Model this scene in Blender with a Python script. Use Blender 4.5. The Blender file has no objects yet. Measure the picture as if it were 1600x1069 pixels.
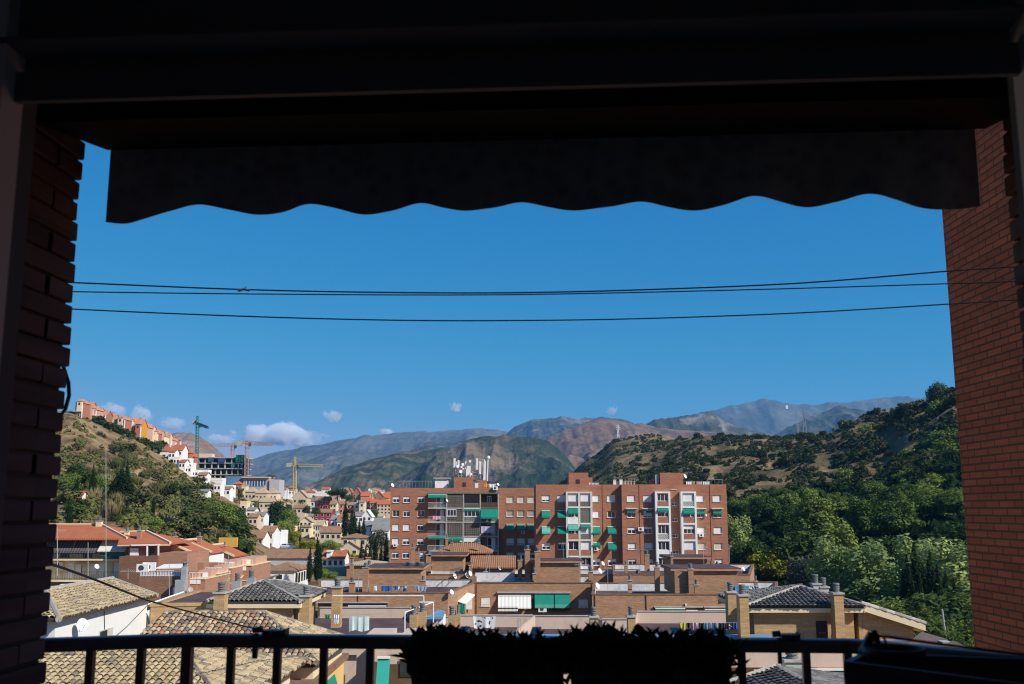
import bpy, math, random
import numpy as np
from mathutils import Vector, Matrix
R = math.radians
sc = bpy.context.scene
col = sc.collection
random.seed(7)
rng = np.random.default_rng(11)
EYE = 20.0
F, CX, CY, HOR = 1555.6, 800.0, 534.5, 796.0
PITCH = math.atan((HOR - CY) / F)
SP, CP = math.sin(PITCH), math.cos(PITCH)
# ------------------------------------------------------------------ camera
cd = bpy.data.cameras.new('camera'); cam = bpy.data.objects.new('camera', cd); col.objects.link(cam)
cam.location = (0, 0, EYE); cam.rotation_euler = (R(90) + PITCH, 0, 0)
cd.sensor_width = 36; cd.lens = 35; cd.clip_start = 0.05; cd.clip_end = 40000
cd.dof.use_dof = True; cd.dof.focus_distance = 140; cd.dof.aperture_fstop = 8
sc.camera = cam
# ------------------------------------------------------------------ sky, sun, exposure
SUN_EL, SUN_AZ = R(37), R(123)          # azimuth clockwise from +Y
sv = Vector((math.sin(SUN_AZ) * math.cos(SUN_EL), math.cos(SUN_AZ) * math.cos(SUN_EL), math.sin(SUN_EL)))
w = bpy.data.worlds.new('World'); sc.world = w; w.use_nodes = True
nt = w.node_tree; nt.nodes.clear()
sky = nt.nodes.new('ShaderNodeTexSky'); sky.sky_type = 'NISHITA'; sky.sun_disc = False
sky.sun_elevation = SUN_EL; sky.sun_rotation = SUN_AZ; sky.altitude = 700; sky.air_density = 1.0; sky.dust_density = 0.3; sky.ozone_density = 2.0
# the sky's own colours, deepened away from the horizon as the photograph's clear mountain air shows them
sp_ = nt.nodes.new('ShaderNodeSeparateColor'); cb_ = nt.nodes.new('ShaderNodeCombineColor'); nt.links.new(sky.outputs[0], sp_.inputs[0])
BG = 0.115
for ch, (pw, k) in enumerate(((3.0, 0.85), (0.78, 0.40), (0.42, 0.53))):
    m1 = nt.nodes.new('ShaderNodeMath'); m1.operation = 'MULTIPLY'; m1.inputs[1].default_value = BG
    m2 = nt.nodes.new('ShaderNodeMath'); m2.operation = 'POWER'; m2.inputs[1].default_value = pw
    m3 = nt.nodes.new('ShaderNodeMath'); m3.operation = 'MULTIPLY'; m3.inputs[1].default_value = k / BG
    nt.links.new(sp_.outputs[ch], m1.inputs[0]); nt.links.new(m1.outputs[0], m2.inputs[0]); nt.links.new(m2.outputs[0], m3.inputs[0]); nt.links.new(m3.outputs[0], cb_.inputs[ch])
bg = nt.nodes.new('ShaderNodeBackground'); bg.inputs[1].default_value = BG
wo = nt.nodes.new('ShaderNodeOutputWorld')
nt.links.new(cb_.outputs[0], bg.inputs[0]); nt.links.new(bg.outputs[0], wo.inputs[0])
sl = bpy.data.lights.new('sun', 'SUN'); sl.energy = 4.8; sl.angle = R(0.5); sl.color = (1.0, 0.93, 0.82)
so = bpy.data.objects.new('sun', sl); col.objects.link(so); so.rotation_euler = sv.to_track_quat('Z', 'Y').to_euler(); so.location = (0, 0, 300)
vs = sc.view_settings; vs.view_transform = 'Standard'; vs.look = 'None'; vs.exposure = 0.33; vs.gamma = 1; vs.use_curve_mapping = False
cy = sc.cycles
cy.use_denoising = True; cy.use_adaptive_sampling = False; cy.filter_width = 1.1; cy.max_bounces = 16; cy.diffuse_bounces = 3; cy.glossy_bounces = 3; cy.transmission_bounces = 3; cy.transparent_max_bounces = 6
cy.volume_bounces = 16; cy.sample_clamp_indirect = 4; cy.volume_max_steps = 128
# ------------------------------------------------------------------ picture geometry: a photograph pixel at a world distance y = d
def U(px, py, d):
    x = (px - CX) / F; v = (CY - py) / F
    k = d / (CP - v * SP)
    return Vector((x * k, d, EYE + (v * CP + SP) * k))
def X(px, d, py=840.0): return U(px, py, d).x
def Z(py, d): return U(800, py, d).z
FH = F * (CP - (CY - HOR) / F * SP)
def W(npx, d): return npx * d / FH        # pixels to metres at distance d

# ------------------------------------------------------------------ noise
def vnoise(x, y, seed=0):
    xi = np.floor(x).astype(np.int64); yi = np.floor(y).astype(np.int64)
    xf = x - xi; yf = y - yi
    u = xf * xf * (3 - 2 * xf); v = yf * yf * (3 - 2 * yf)
    def h(a, b):
        n = (a * 374761393 + b * 668265263 + seed * 974634777) & 0x7fffffff
        n = ((n ^ (n >> 13)) * 1274126177) & 0x7fffffff
        return ((n ^ (n >> 16)) & 0xffff) / 65535.0
    return (h(xi, yi) * (1 - u) + h(xi + 1, yi) * u) * (1 - v) + (h(xi, yi + 1) * (1 - u) + h(xi + 1, yi + 1) * u) * v
def fbm(x, y, oct=5, seed=0, ridged=False):
    s = 0; a = 0.5; t = 0
    for o in range(oct):
        n = vnoise(x, y, seed + o)
        if ridged: n = 1 - abs(2 * n - 1)
        s = s + a * n; t += a; a *= 0.5; x = x * 2.03 + 17.1; y = y * 2.03 + 9.7
    return s / t
# ------------------------------------------------------------------ mesh builder
class MB:
    def __init__(s): s.v = []; s.f = []
    def add(s, vs, fs):
        n = len(s.v); s.v += [tuple(p) for p in vs]; s.f += [tuple(i + n for i in f) for f in fs]; return s
    def box(s, x0, x1, y0, y1, z0, z1):
        if x0 > x1: x0, x1 = x1, x0
        if y0 > y1: y0, y1 = y1, y0
        if z0 > z1: z0, z1 = z1, z0
        return s.add([(x0,y0,z0),(x1,y0,z0),(x1,y1,z0),(x0,y1,z0),(x0,y0,z1),(x1,y0,z1),(x1,y1,z1),(x0,y1,z1)],
                     [(3,2,1,0),(4,5,6,7),(0,1,5,4),(1,2,6,5),(2,3,7,6),(3,0,4,7)])
    def poly(s, pts): return s.add(pts, [tuple(range(len(pts)))])
    def slab(s, pts, t):                 # planar polygon thickened straight down
        n = len(pts); b = [(p[0], p[1], p[2] - t) for p in pts]
        return s.add(list(pts) + b, [tuple(range(n)), tuple(range(2*n-1, n-1, -1))] + [(i, i+n, (i+1)%n+n, (i+1)%n) for i in range(n)])
    def prism(s, pts, z0, z1):           # counter-clockwise footprint
        n = len(pts)
        return s.add([(p[0],p[1],z0) for p in pts] + [(p[0],p[1],z1) for p in pts],
                     [tuple(range(n-1,-1,-1)), tuple(range(n,2*n))] + [(i,(i+1)%n,(i+1)%n+n,i+n) for i in range(n)])
    def ring(s, pts, t, z0, z1):         # wall of thickness t along a footprint
        q = inset(pts, t); n = len(pts); vs = []
        for z in (z0, z1): vs += [(p[0],p[1],z) for p in pts] + [(p[0],p[1],z) for p in q]
        fs = []
        for i in range(n):
            j = (i+1) % n
            fs += [(i,j,2*n+j,2*n+i), (n+j,n+i,3*n+i,3*n+j), (2*n+i,2*n+j,3*n+j,3*n+i), (j,i,n+i,n+j)]
        return s.add(vs, fs)
    def bar(s, a, b, w, h=None):         # square bar between two points
        a = Vector(a); b = Vector(b); h = h or w
        d = (b - a).normalized(); up = Vector((0,0,1)) if abs(d.z) < 0.95 else Vector((0,1,0))
        r = d.cross(up).normalized() * w/2; u = r.cross(d).normalized() * h/2
        vs = [a-r-u, a+r-u, a+r+u, a-r+u, b-r-u, b+r-u, b+r+u, b-r+u]
        return s.add(vs, [(3,2,1,0),(4,5,6,7),(0,1,5,4),(1,2,6,5),(2,3,7,6),(3,0,4,7)])
    def tube(s, path, r, n=6, r1=None):
        path = [Vector(p) for p in path]; m = len(path); vs = []
        for i, p in enumerate(path):
            d = (path[min(i+1,m-1)] - path[max(i-1,0)]).normalized()
            up = Vector((0,0,1)) if abs(d.z) < 0.9 else Vector((0,1,0))
            a = d.cross(up).normalized(); b = a.cross(d)
            q = r if r1 is None else r + (r1 - r) * i / (m - 1)
            vs += [p + a*q*math.cos(t*2*math.pi/n) + b*q*math.sin(t*2*math.pi/n) for t in range(n)]
        fs = [(i*n+t, i*n+(t+1)%n, (i+1)*n+(t+1)%n, (i+1)*n+t) for i in range(m-1) for t in range(n)]
        return s.add(vs, fs + [tuple(range(n-1,-1,-1)), tuple(range((m-1)*n, m*n))])
    def lathe(s, c, prof, n=12):         # prof: (radius, z) from the bottom up
        c = Vector(c); m = len(prof); vs = []
        for r, z in prof: vs += [(c.x + r*math.cos(t*2*math.pi/n), c.y + r*math.sin(t*2*math.pi/n), c.z + z) for t in range(n)]
        fs = [(i*n+t, i*n+(t+1)%n, (i+1)*n+(t+1)%n, (i+1)*n+t) for i in range(m-1) for t in range(n)]
        return s.add(vs, fs + [tuple(range(n-1,-1,-1)), tuple(range((m-1)*n, m*n))])
    def dish(s, c, aim, r, depth=0.18, n=12):
        aim = Vector(aim).normalized(); up = Vector((0,0,1)); a = aim.cross(up).normalized(); b = a.cross(aim); c = Vector(c)
        vs = [c - aim*r*depth*2]; k = 1
        for q in (0.5, 1.0): vs += [c + (a*math.cos(t*2*math.pi/n) + b*math.sin(t*2*math.pi/n))*r*q - aim*r*depth*2*(1-q*q) for t in range(n)]
        fs = [(0, 1+(t+1)%n, 1+t) for t in range(n)] + [(1+t, 1+(t+1)%n, 1+n+(t+1)%n, 1+n+t) for t in range(n)]
        return s.add(vs, fs)
    def build(s, name, m, parent=None, smooth=False, label=None):
        o0 = woff(parent)
        me = bpy.data.meshes.new(name)
        me.from_pydata([(p[0]-o0[0], p[1]-o0[1], p[2]-o0[2]) for p in s.v], [], s.f); me.update()
        if m: me.materials.append(m)
        if smooth: me.shade_smooth()
        o = bpy.data.objects.new(name, me); col.objects.link(o)
        if parent: o.parent = parent
        if label: o['label'] = label
        return o
def inset(pts, t):
    n = len(pts); out = []
    for i in range(n):
        p0, p1, p2 = Vector(pts[i-1][:2]), Vector(pts[i][:2]), Vector(pts[(i+1)%n][:2])
        d1 = (p1-p0).normalized(); d2 = (p2-p1).normalized()
        n1 = Vector((-d1.y, d1.x)); n2 = Vector((-d2.y, d2.x)); k = (n1+n2)
        k = k * (t / max(0.25, 0.5 * k.length_squared)) if k.length > 1e-4 else n1*t
        out.append((p1.x+k.x, p1.y+k.y))
    return out
def woff(o):
    v = Vector((0,0,0))
    while o: v += o.location; o = o.parent
    return v
def npmesh(name, V, Q, m, parent=None, smooth=False):
    me = bpy.data.meshes.new(name); k = Q.shape[1]
    me.vertices.add(len(V)); me.vertices.foreach_set('co', np.ascontiguousarray(V, dtype=np.float32).ravel())
    me.loops.add(Q.size); me.loops.foreach_set('vertex_index', np.ascontiguousarray(Q, dtype=np.int32).ravel())
    me.polygons.add(len(Q)); me.polygons.foreach_set('loop_start', np.arange(0, Q.size, k, dtype=np.int32))
    me.update(calc_edges=True); me.validate()
    if m: me.materials.append(m)
    if smooth: me.shade_smooth()
    o = bpy.data.objects.new(name, me); col.objects.link(o)
    if parent: o.parent = parent
    return o
def tag(o, label=None, cat=None, group=None, kind=None):
    if label: o['label'] = label
    if cat: o['category'] = cat
    if group: o['group'] = group
    if kind: o['kind'] = kind
    return o
def thing(name, label, cat, loc=(0,0,0), group=None, rz=0):
    o = bpy.data.objects.new(name, None); col.objects.link(o); o.location = loc; o.rotation_euler = (0,0,rz); o.empty_display_size = 0.2
    return tag(o, label, cat, group)
def dup(root, loc, rz=0, scale=1, label=None, group=None):
    r = root.copy(); col.objects.link(r); r.location = loc; r.rotation_euler = (0,0,rz)
    r.scale = scale if hasattr(scale, '__len__') else (scale,)*3
    if label: r['label'] = label
    if group: r['group'] = group
    for ch in list(root.children):
        c = ch.copy(); col.objects.link(c); c.parent = r
        for g in list(ch.children):
            d = g.copy(); col.objects.link(d); d.parent = c
    return r
# ------------------------------------------------------------------ materials
MATS = {}
def nodes(name):
    m = bpy.data.materials.new(name); m.use_nodes = True
    t = m.node_tree; return m, t, t.nodes['Principled BSDF'], (lambda k: t.nodes.new('ShaderNode' + k)), t.links.new
def ramp(N, stops, const=False):
    r = N('ValToRGB'); e = r.color_ramp.elements
    if const: r.color_ramp.interpolation = 'CONSTANT'
    while len(e) < len(stops): e.new(0.5)
    for i, (p, c) in enumerate(stops): e[i].position = p; e[i].color = (*c, 1)
    return r
def shade(c, k): return tuple(min(1, x*k) for x in c)
def M(name, c, rough=0.8, var=0.18, scale=1.2, bump=0.0, spec=0.25, metal=0.0, stretch=None, grime=None):
    """plain surface with uneven colour; grime: (colour, amount, scale) of irregular stains"""
    if name in MATS: return MATS[name]
    m, t, p, N, L = nodes(name)
    g = N('NewGeometry'); mp = N('Mapping'); L(g.outputs['Position'], mp.inputs[0])
    mp.inputs['Scale'].default_value = stretch or (1,1,1)
    n = N('TexNoise'); n.inputs['Scale'].default_value = scale; n.inputs['Detail'].default_value = 5; n.inputs['Roughness'].default_value = 0.62
    L(mp.outputs[0], n.inputs['Vector'])
    r = ramp(N, [(0.3, shade(c, 1-var)), (0.7, shade(c, 1+var))]); L(n.outputs['Fac'], r.inputs[0]); out = r.outputs[0]
    if grime:
        n2 = N('TexNoise'); n2.inputs['Scale'].default_value = grime[2]; n2.inputs['Detail'].default_value = 7; n2.inputs['Roughness'].default_value = 0.7; L(mp.outputs[0], n2.inputs['Vector'])
        mr = N('MapRange'); mr.inputs[1].default_value = 0.5; mr.inputs[2].default_value = 0.68; mr.inputs[4].default_value = grime[1]; L(n2.outputs['Fac'], mr.inputs[0])
        mx = N('Mix'); mx.data_type = 'RGBA'; L(mr.outputs[0], mx.inputs[0]); L(out, mx.inputs[6]); mx.inputs[7].default_value = (*grime[0], 1); out = mx.outputs[2]
    L(out, p.inputs['Base Color'])
    p.inputs['Roughness'].default_value = rough; p.inputs['Specular IOR Level'].default_value = spec; p.inputs['Metallic'].default_value = metal
    if bump:
        b = N('Bump'); b.inputs['Strength'].default_value = bump; b.inputs['Distance'].default_value = 0.02; L(n.outputs['Fac'], b.inputs['Height']); L(b.outputs[0], p.inputs['Normal'])
    MATS[name] = m; return m
def BR(name, c1, c2, mortar, bw=0.24, bh=0.065, mo=0.012, var=0.25, bump=0.3, streak=0.25, dirt=0.5):
    """brickwork laid in courses along the wall, with weathered streaks"""
    m, t, p, N, L = nodes(name)
    g = N('NewGeometry'); sx = N('SeparateXYZ'); L(g.outputs['Position'], sx.inputs[0])
    ad = N('Math'); ad.operation = 'ADD'; L(sx.outputs[0], ad.inputs[0]); L(sx.outputs[1], ad.inputs[1])
    cx = N('CombineXYZ'); L(ad.outputs[0], cx.inputs[0]); L(sx.outputs[2], cx.inputs[1])
    b = N('TexBrick'); b.inputs['Scale'].default_value = 1; b.inputs['Brick Width'].default_value = bw; b.inputs['Row Height'].default_value = bh
    b.inputs['Mortar Size'].default_value = mo; b.inputs['Mortar Smooth'].default_value = 0.3; b.inputs['Bias'].default_value = 0
    b.inputs['Color1'].default_value = (*c1, 1); b.inputs['Color2'].default_value = (*c2, 1); b.inputs['Mortar'].default_value = (*mortar, 1)
    L(cx.outputs[0], b.inputs['Vector'])
    n = N('TexNoise'); n.inputs['Scale'].default_value = 0.35; n.inputs['Detail'].default_value = 6; n.inputs['Roughness'].default_value = 0.7
    mp = N('Mapping'); mp.inputs['Scale'].default_value = (1, 5, 1); L(cx.outputs[0], mp.inputs[0]); L(mp.outputs[0], n.inputs['Vector'])
    r = ramp(N, [(0.3, (1-streak,)*3), (0.72, (1+streak*0.8,)*3)]); L(n.outputs['Fac'], r.inputs[0])
    n3 = N('TexNoise'); n3.inputs['Scale'].default_value = 1.0; n3.inputs['Detail'].default_value = 2
    mp3 = N('Mapping'); mp3.inputs['Scale'].default_value = (1.2, 15, 1); L(cx.outputs[0], mp3.inputs[0]); L(mp3.outputs[0], n3.inputs['Vector'])
    r3 = ramp(N, [(0.3, (1-var,)*3), (0.7, (1+var,)*3)]); L(n3.outputs['Fac'], r3.inputs[0])
    mx = N('Mix'); mx.data_type = 'RGBA'; mx.blend_type = 'MULTIPLY'; mx.inputs[0].default_value = 1; L(b.outputs['Color'], mx.inputs[6]); L(r.outputs[0], mx.inputs[7])
    m2 = N('Mix'); m2.data_type = 'RGBA'; m2.blend_type = 'MULTIPLY'; m2.inputs[0].default_value = 1; L(mx.outputs[2], m2.inputs[6]); L(r3.outputs[0], m2.inputs[7])
    L(m2.outputs[2], p.inputs['Base Color']); p.inputs['Roughness'].default_value = 0.9; p.inputs['Specular IOR Level'].default_value = 0.15
    if bump:
        bp = N('Bump'); bp.inputs['Strength'].default_value = bump; bp.inputs['Distance'].default_value = 0.01; bp.invert = True; L(b.outputs['Fac'], bp.inputs['Height']); L(bp.outputs[0], p.inputs['Normal'])
    MATS[name] = m; return m
def TILE(name, stops, rough=0.9, lich=None):
    """each tile its own colour, with weathering"""
    m, t, p, N, L = nodes(name)
    g = N('NewGeometry'); r = ramp(N, stops); 
    n = N('TexNoise'); n.inputs['Scale'].default_value = 0.7; n.inputs['Detail'].default_value = 4; L(g.outputs['Position'], n.inputs['Vector'])
    a = N('Math'); a.operation = 'MULTIPLY_ADD'; L(n.outputs['Fac'], a.inputs[0]); a.inputs[1].default_value = 0.9; a.inputs[2].default_value = -0.45
    a2 = N('Math'); a2.operation = 'ADD'; L(a.outputs[0], a2.inputs[0]); L(g.outputs['Random Per Island'], a2.inputs[1]); a2.use_clamp = True
    L(a2.outputs[0], r.inputs[0]); out = r.outputs[0]
    n2 = N('TexNoise'); n2.inputs['Scale'].default_value = 9; n2.inputs['Detail'].default_value = 6; L(g.outputs['Position'], n2.inputs['Vector'])
    r2 = ramp(N, [(0.3, (0.72,)*3), (0.7, (1.15,)*3)]); L(n2.outputs['Fac'], r2.inputs[0])
    mx = N('Mix'); mx.data_type = 'RGBA'; mx.blend_type = 'MULTIPLY'; mx.inputs[0].default_value = 1; L(out, mx.inputs[6]); L(r2.outputs[0], mx.inputs[7])
    L(mx.outputs[2], p.inputs['Base Color']); p.inputs['Roughness'].default_value = rough; p.inputs['Specular IOR Level'].default_value = 0.15
    MATS[name] = m; return m
def STR(name, c1, c2, period, axis='x', rough=0.85, bump=0.5, var=0.2):
    """ridged or striped surface: bands across one axis"""
    m, t, p, N, L = nodes(name)
    g = N('NewGeometry'); wv = N('TexWave'); wv.wave_type = 'BANDS'; wv.bands_direction = axis.upper() if axis != 'd' else 'DIAGONAL'
    wv.inputs['Scale'].default_value = 0.314159 / period; wv.inputs['Distortion'].default_value = 0.0
    L(g.outputs['Position'], wv.inputs['Vector'])
    n = N('TexNoise'); n.inputs['Scale'].default_value = 0.8; n.inputs['Detail'].default_value = 6; n.inputs['Roughness'].default_value = 0.7; L(g.outputs['Position'], n.inputs['Vector'])
    r = ramp(N, [(0.25, c1), (0.75, c2)]); L(wv.outputs['Fac'], r.inputs[0])
    r2 = ramp(N, [(0.3, (1-var,)*3), (0.7, (1+var,)*3)]); L(n.outputs['Fac'], r2.inputs[0])
    mx = N('Mix'); mx.data_type = 'RGBA'; mx.blend_type = 'MULTIPLY'; mx.inputs[0].default_value = 1; L(r.outputs[0], mx.inputs[6]); L(r2.outputs[0], mx.inputs[7])
    L(mx.outputs[2], p.inputs['Base Color']); p.inputs['Roughness'].default_value = rough; p.inputs['Specular IOR Level'].default_value = 0.15
    if bump:
        b = N('Bump'); b.inputs['Strength'].default_value = bump; b.inputs['Distance'].default_value = period*0.25; L(wv.outputs['Fac'], b.inputs['Height']); L(b.outputs[0], p.inputs['Normal'])
    MATS[name] = m; return m
def LEAF(name, c1, c2, trans=0.25):
    m, t, p, N, L = nodes(name); t.nodes.remove(p)
    g = N('NewGeometry'); oi = N('ObjectInfo')
    a = N('Math'); a.operation = 'MULTIPLY_ADD'; L(oi.outputs['Random'], a.inputs[0]); a.inputs[1].default_value = 0.62
    b = N('Math'); b.operation = 'MULTIPLY'; L(g.outputs['Random Per Island'], b.inputs[0]); b.inputs[1].default_value = 0.38; L(b.outputs[0], a.inputs[2])
    r = ramp(N, [(0.1, c1), (0.9, c2)]); L(a.outputs[0], r.inputs[0])
    d = N('BsdfDiffuse'); tr = N('BsdfTranslucent'); mx = N('MixShader'); mx.inputs[0].default_value = trans
    L(r.outputs[0], d.inputs[0]); L(r.outputs[0], tr.inputs[0]); L(d.outputs[0], mx.inputs[1]); L(tr.outputs[0], mx.inputs[2])
    L(mx.outputs[0], t.nodes['Material Output'].inputs[0]); MATS[name] = m; return m
def LAND(name, stops, scale=0.02, detail=8, slope=None, fine=0.5, bump=0.0, bdist=2.0):
    """open ground: stops of colour over a broken noise; slope = (rock colour, from, to) on steep faces"""
    m, t, p, N, L = nodes(name)
    g = N('NewGeometry'); n = N('TexNoise'); n.inputs['Scale'].default_value = scale; n.inputs['Detail'].default_value = detail; n.inputs['Roughness'].default_value = 0.68; n.inputs['Distortion'].default_value = 0.3
    L(g.outputs['Position'], n.inputs['Vector']); r = ramp(N, stops); L(n.outputs['Fac'], r.inputs[0]); out = r.outputs[0]
    n2 = N('TexNoise'); n2.inputs['Scale'].default_value = fine; n2.inputs['Detail'].default_value = 5; n2.inputs['Roughness'].default_value = 0.7; L(g.outputs['Position'], n2.inputs['Vector'])
    r2 = ramp(N, [(0.3, (0.65,)*3), (0.7, (1.3,)*3)]); L(n2.outputs['Fac'], r2.inputs[0])
    mx = N('Mix'); mx.data_type = 'RGBA'; mx.blend_type = 'MULTIPLY'; mx.inputs[0].default_value = 1; L(out, mx.inputs[6]); L(r2.outputs[0], mx.inputs[7]); out = mx.outputs[2]
    if slope:
        sx = N('SeparateXYZ'); L(g.outputs['Normal'], sx.inputs[0]); mr = N('MapRange'); mr.inputs[1].default_value = slope[1]; mr.inputs[2].default_value = slope[2]; L(sx.outputs[2], mr.inputs[0])
        m3 = N('Mix'); m3.data_type = 'RGBA'; L(mr.outputs[0], m3.inputs[0]); m3.inputs[6].default_value = (*slope[0], 1); L(out, m3.inputs[7]); out = m3.outputs[2]
    L(out, p.inputs['Base Color']); p.inputs['Roughness'].default_value = 0.95; p.inputs['Specular IOR Level'].default_value = 0.05
    if bump:
        b = N('Bump'); b.inputs['Strength'].default_value = bump; b.inputs['Distance'].default_value = bdist; L(n2.outputs['Fac'], b.inputs['Height']); L(b.outputs[0], p.inputs['Normal'])
    MATS[name] = m; return m
# ------------------------------------------------------------------ terrain: one sheet from the street below to behind the near ridges
COLS = [  # photograph column: (distance, photograph row of the ground there) or (distance, None, height)
 (-900, [(4,None,0),(60,None,1),(110,None,6),(165,None,16),(300,None,30),(400,None,50),(450,None,66),(520,None,72),(900,None,64),(1700,None,40)]),
 (-100, [(4,None,0),(60,None,1),(110,None,6),(165,832),(280,765),(380,690),(440,626),(520,None,74),(900,None,64),(1700,None,40)]),
 (100,  [(4,None,0),(60,None,1),(110,None,5),(165,834),(300,765),(390,702),(440,645),(470,642),(540,None,68),(900,None,60),(1700,None,40)]),
 (200,  [(4,None,0),(60,None,1),(110,None,5),(170,834),(320,764),(420,716),(462,682),(530,682),(620,None,58),(900,None,55),(1700,None,40)]),
 (260,  [(4,None,0),(60,None,1),(110,None,4),(190,832),(340,772),(460,724),(520,698),(610,698),(700,None,53),(900,None,52),(1700,None,40)]),
 (320,  [(4,None,0),(60,None,1),(110,None,3),(200,834),(350,788),(480,754),(640,746),(800,None,44),(1700,None,40)]),
 (380,  [(4,None,0),(60,None,0),(110,None,2),(220,858),(350,820),(500,790),(650,764),(900,None,40),(1700,None,42)]),
 (440,  [(4,None,0),(60,None,0),(110,None,1),(240,876),(300,862),(450,830),(650,800),(900,778),(1300,768),(1700,None,44)]),
 (520,  [(4,None,0),(60,None,0),(110,None,0),(240,880),(300,862),(450,834),(650,806),(900,786),(1200,773),(1700,None,50)]),
 (620,  [(4,None,0),(60,None,0),(110,None,0),(240,880),(400,845),(650,808),(900,788),(1200,775),(1700,None,50)]),
 (800,  [(4,None,0),(110,None,0),(240,None,1),(500,None,5),(900,None,20),(1300,None,38),(1700,None,46)]),
 (870,  [(4,None,0),(110,None,0),(240,None,1),(500,None,8),(800,None,25),(1020,756),(1200,None,30),(1700,None,40)]),
 (925,  [(4,None,0),(110,None,0),(240,None,2),(500,None,20),(700,755),(990,712),(1150,None,50),(1700,None,40)]),
 (965,  [(4,None,0),(110,None,0),(240,None,2),(480,775),(650,748),(960,686),(1150,None,70),(1700,None,40)]),
 (1005, [(4,None,0),(110,None,0),(240,None,2),(460,775),(650,742),(920,682),(1100,None,66),(1700,None,40)]),
 (1100, [(4,None,0),(110,None,0),(220,None,2),(300,812),(450,766),(800,685),(1000,None,64),(1700,None,40)]),
 (1200, [(4,None,0),(110,None,-1),(210,None,3),(280,812),(420,757),(720,690),(900,None,60),(1700,None,40)]),
 (1290, [(4,None,0),(110,None,-2),(205,None,3),(270,803),(400,742),(620,683),(800,None,56),(1700,None,40)]),
 (1380, [(4,None,0),(110,None,-2),(190,None,2),(260,806),(380,732),(540,655),(720,None,56),(1700,None,40)]),
 (1440, [(4,None,0),(110,None,-2),(180,None,1),(250,802),(350,718),(490,631),(680,None,58),(1700,None,40)]),
 (1500, [(4,None,0),(110,None,-2),(170,None,0),(240,797),(330,708),(450,612),(620,None,60),(1700,None,40)]),
 (1700, [(4,None,0),(110,None,-2),(160,None,0),(220,None,20),(300,None,44),(380,None,84),(560,None,66),(1700,None,40)]),
 (2600, [(4,None,0),(110,None,-2),(160,None,0),(220,None,24),(300,None,54),(380,None,95),(560,None,70),(1700,None,40)]),
]
DS = np.concatenate([np.linspace(4, 100, 14), np.geomspace(108, 1700, 190)])
TAB = []
for c, pts in COLS:
    dd = [p[0] for p in pts]; zz = [p[2] if len(p) == 3 else Z(p[1], p[0]) for p in pts]
    TAB.append(np.interp(np.log(DS), np.log(dd), zz))
TAB = np.array(TAB)
k = np.ones(7) / 7
TABS = np.array([np.convolve(np.pad(r, 3, mode='edge'), k, 'valid') for r in TAB]); TAB = TAB * 0.45 + TABS * 0.55
CPX = np.array([c for c, _ in COLS], float)
def tz(px, d):
    px = np.atleast_1d(np.asarray(px, float)); d = np.atleast_1d(np.asarray(d, float)); px, d = np.broadcast_arrays(px, d)
    j = np.clip(np.searchsorted(CPX, px) - 1, 0, len(CPX) - 2); u = np.clip((px - CPX[j]) / (CPX[j+1] - CPX[j]), 0, 1); u = u*u*(3-2*u)*0.6 + u*0.4
    i = np.clip(np.interp(np.log(d), np.log(DS), np.arange(len(DS))), 0, len(DS) - 1.001); i0 = i.astype(int); t = i - i0
    a = TAB[j, i0]*(1-t) + TAB[j, i0+1]*t; b = TAB[j+1, i0]*(1-t) + TAB[j+1, i0+1]*t
    z = a*(1-u) + b*u
    x = (px - CX) / FH * d
    hill = np.clip((d - 170) / 120, 0, 1) * np.clip((np.abs(px - 700) - 180) / 150, 0, 1)
    right = np.clip((px - 860) / 120, 0, 1)
    n1 = fbm(x/38 + 5, d/60, 4, 3, True) - 0.55
    sp = fbm(d/46 + x/260 + fbm(x/70, d/70, 2, 31)*0.9, x/170, 3, 21, True) - 0.55     # spurs running down the right-hand hill
    z = z + hill * (n1 * (5 - 2*right) + right * sp * 13 * np.clip((d-200)/150, 0, 1) + (fbm(x/9, d/9, 3, 8) - 0.5) * 1.6)
    return z
def G(px, d): return float(tz(px, d)[0])
def on_ground(px, d): return Vector(((px - CX) / FH * d, d, G(px, d)))
tp = np.concatenate([np.linspace(-900, -20, 30), np.linspace(0, 1620, 280), np.linspace(1640, 2600, 30)])
gp, gd = np.meshgrid(tp, DS, indexing='ij')
gz = tz(gp.ravel(), gd.ravel()); gx = (gp.ravel() - CX) / FH * gd.ravel()
V = np.stack([gx, gd.ravel(), gz], 1); nP, nD = gp.shape
ii = np.arange(nP*nD).reshape(nP, nD)
Q = np.stack([ii[:-1,:-1], ii[1:,:-1], ii[1:,1:], ii[:-1,1:]], -1).reshape(-1, 4)
land = LAND('dry_hillside', [(0.36, (0.055,0.05,0.022)), (0.44, (0.13,0.085,0.045)), (0.52, (0.25,0.17,0.09)), (0.64, (0.33,0.25,0.14))], scale=0.045, fine=0.6, bump=0.6, bdist=0.8, slope=((0.15,0.11,0.075), 0.62, 0.8))
scrubland = LAND('olive_brown_hillside', [(0.36, (0.055,0.055,0.026)), (0.45, (0.115,0.088,0.046)), (0.54, (0.20,0.14,0.075)), (0.66, (0.33,0.245,0.135))], scale=0.05, fine=0.7, bump=0.7, bdist=0.8, slope=((0.12,0.085,0.055), 0.62, 0.8))
terrain = tag(npmesh('terrain', V, Q, land, smooth=True), kind='structure'); terrain.data.materials.append(scrubland)
qi = (np.repeat(np.arange(nP-1), nD-1)); terrain.data.polygons.foreach_set('material_index', (tp[qi] > 860).astype(np.int32))
far_m = LAND('far_ground', [(0.35, (0.06,0.07,0.03)), (0.6, (0.2,0.16,0.1))], scale=0.004, fine=0.05)
g_ = MB().poly([(-9000,-600,-4),(9000,-600,-4),(9000,11800,-4),(-9000,11800,-4)]).build('ground', far_m); tag(g_, kind='structure')
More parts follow.
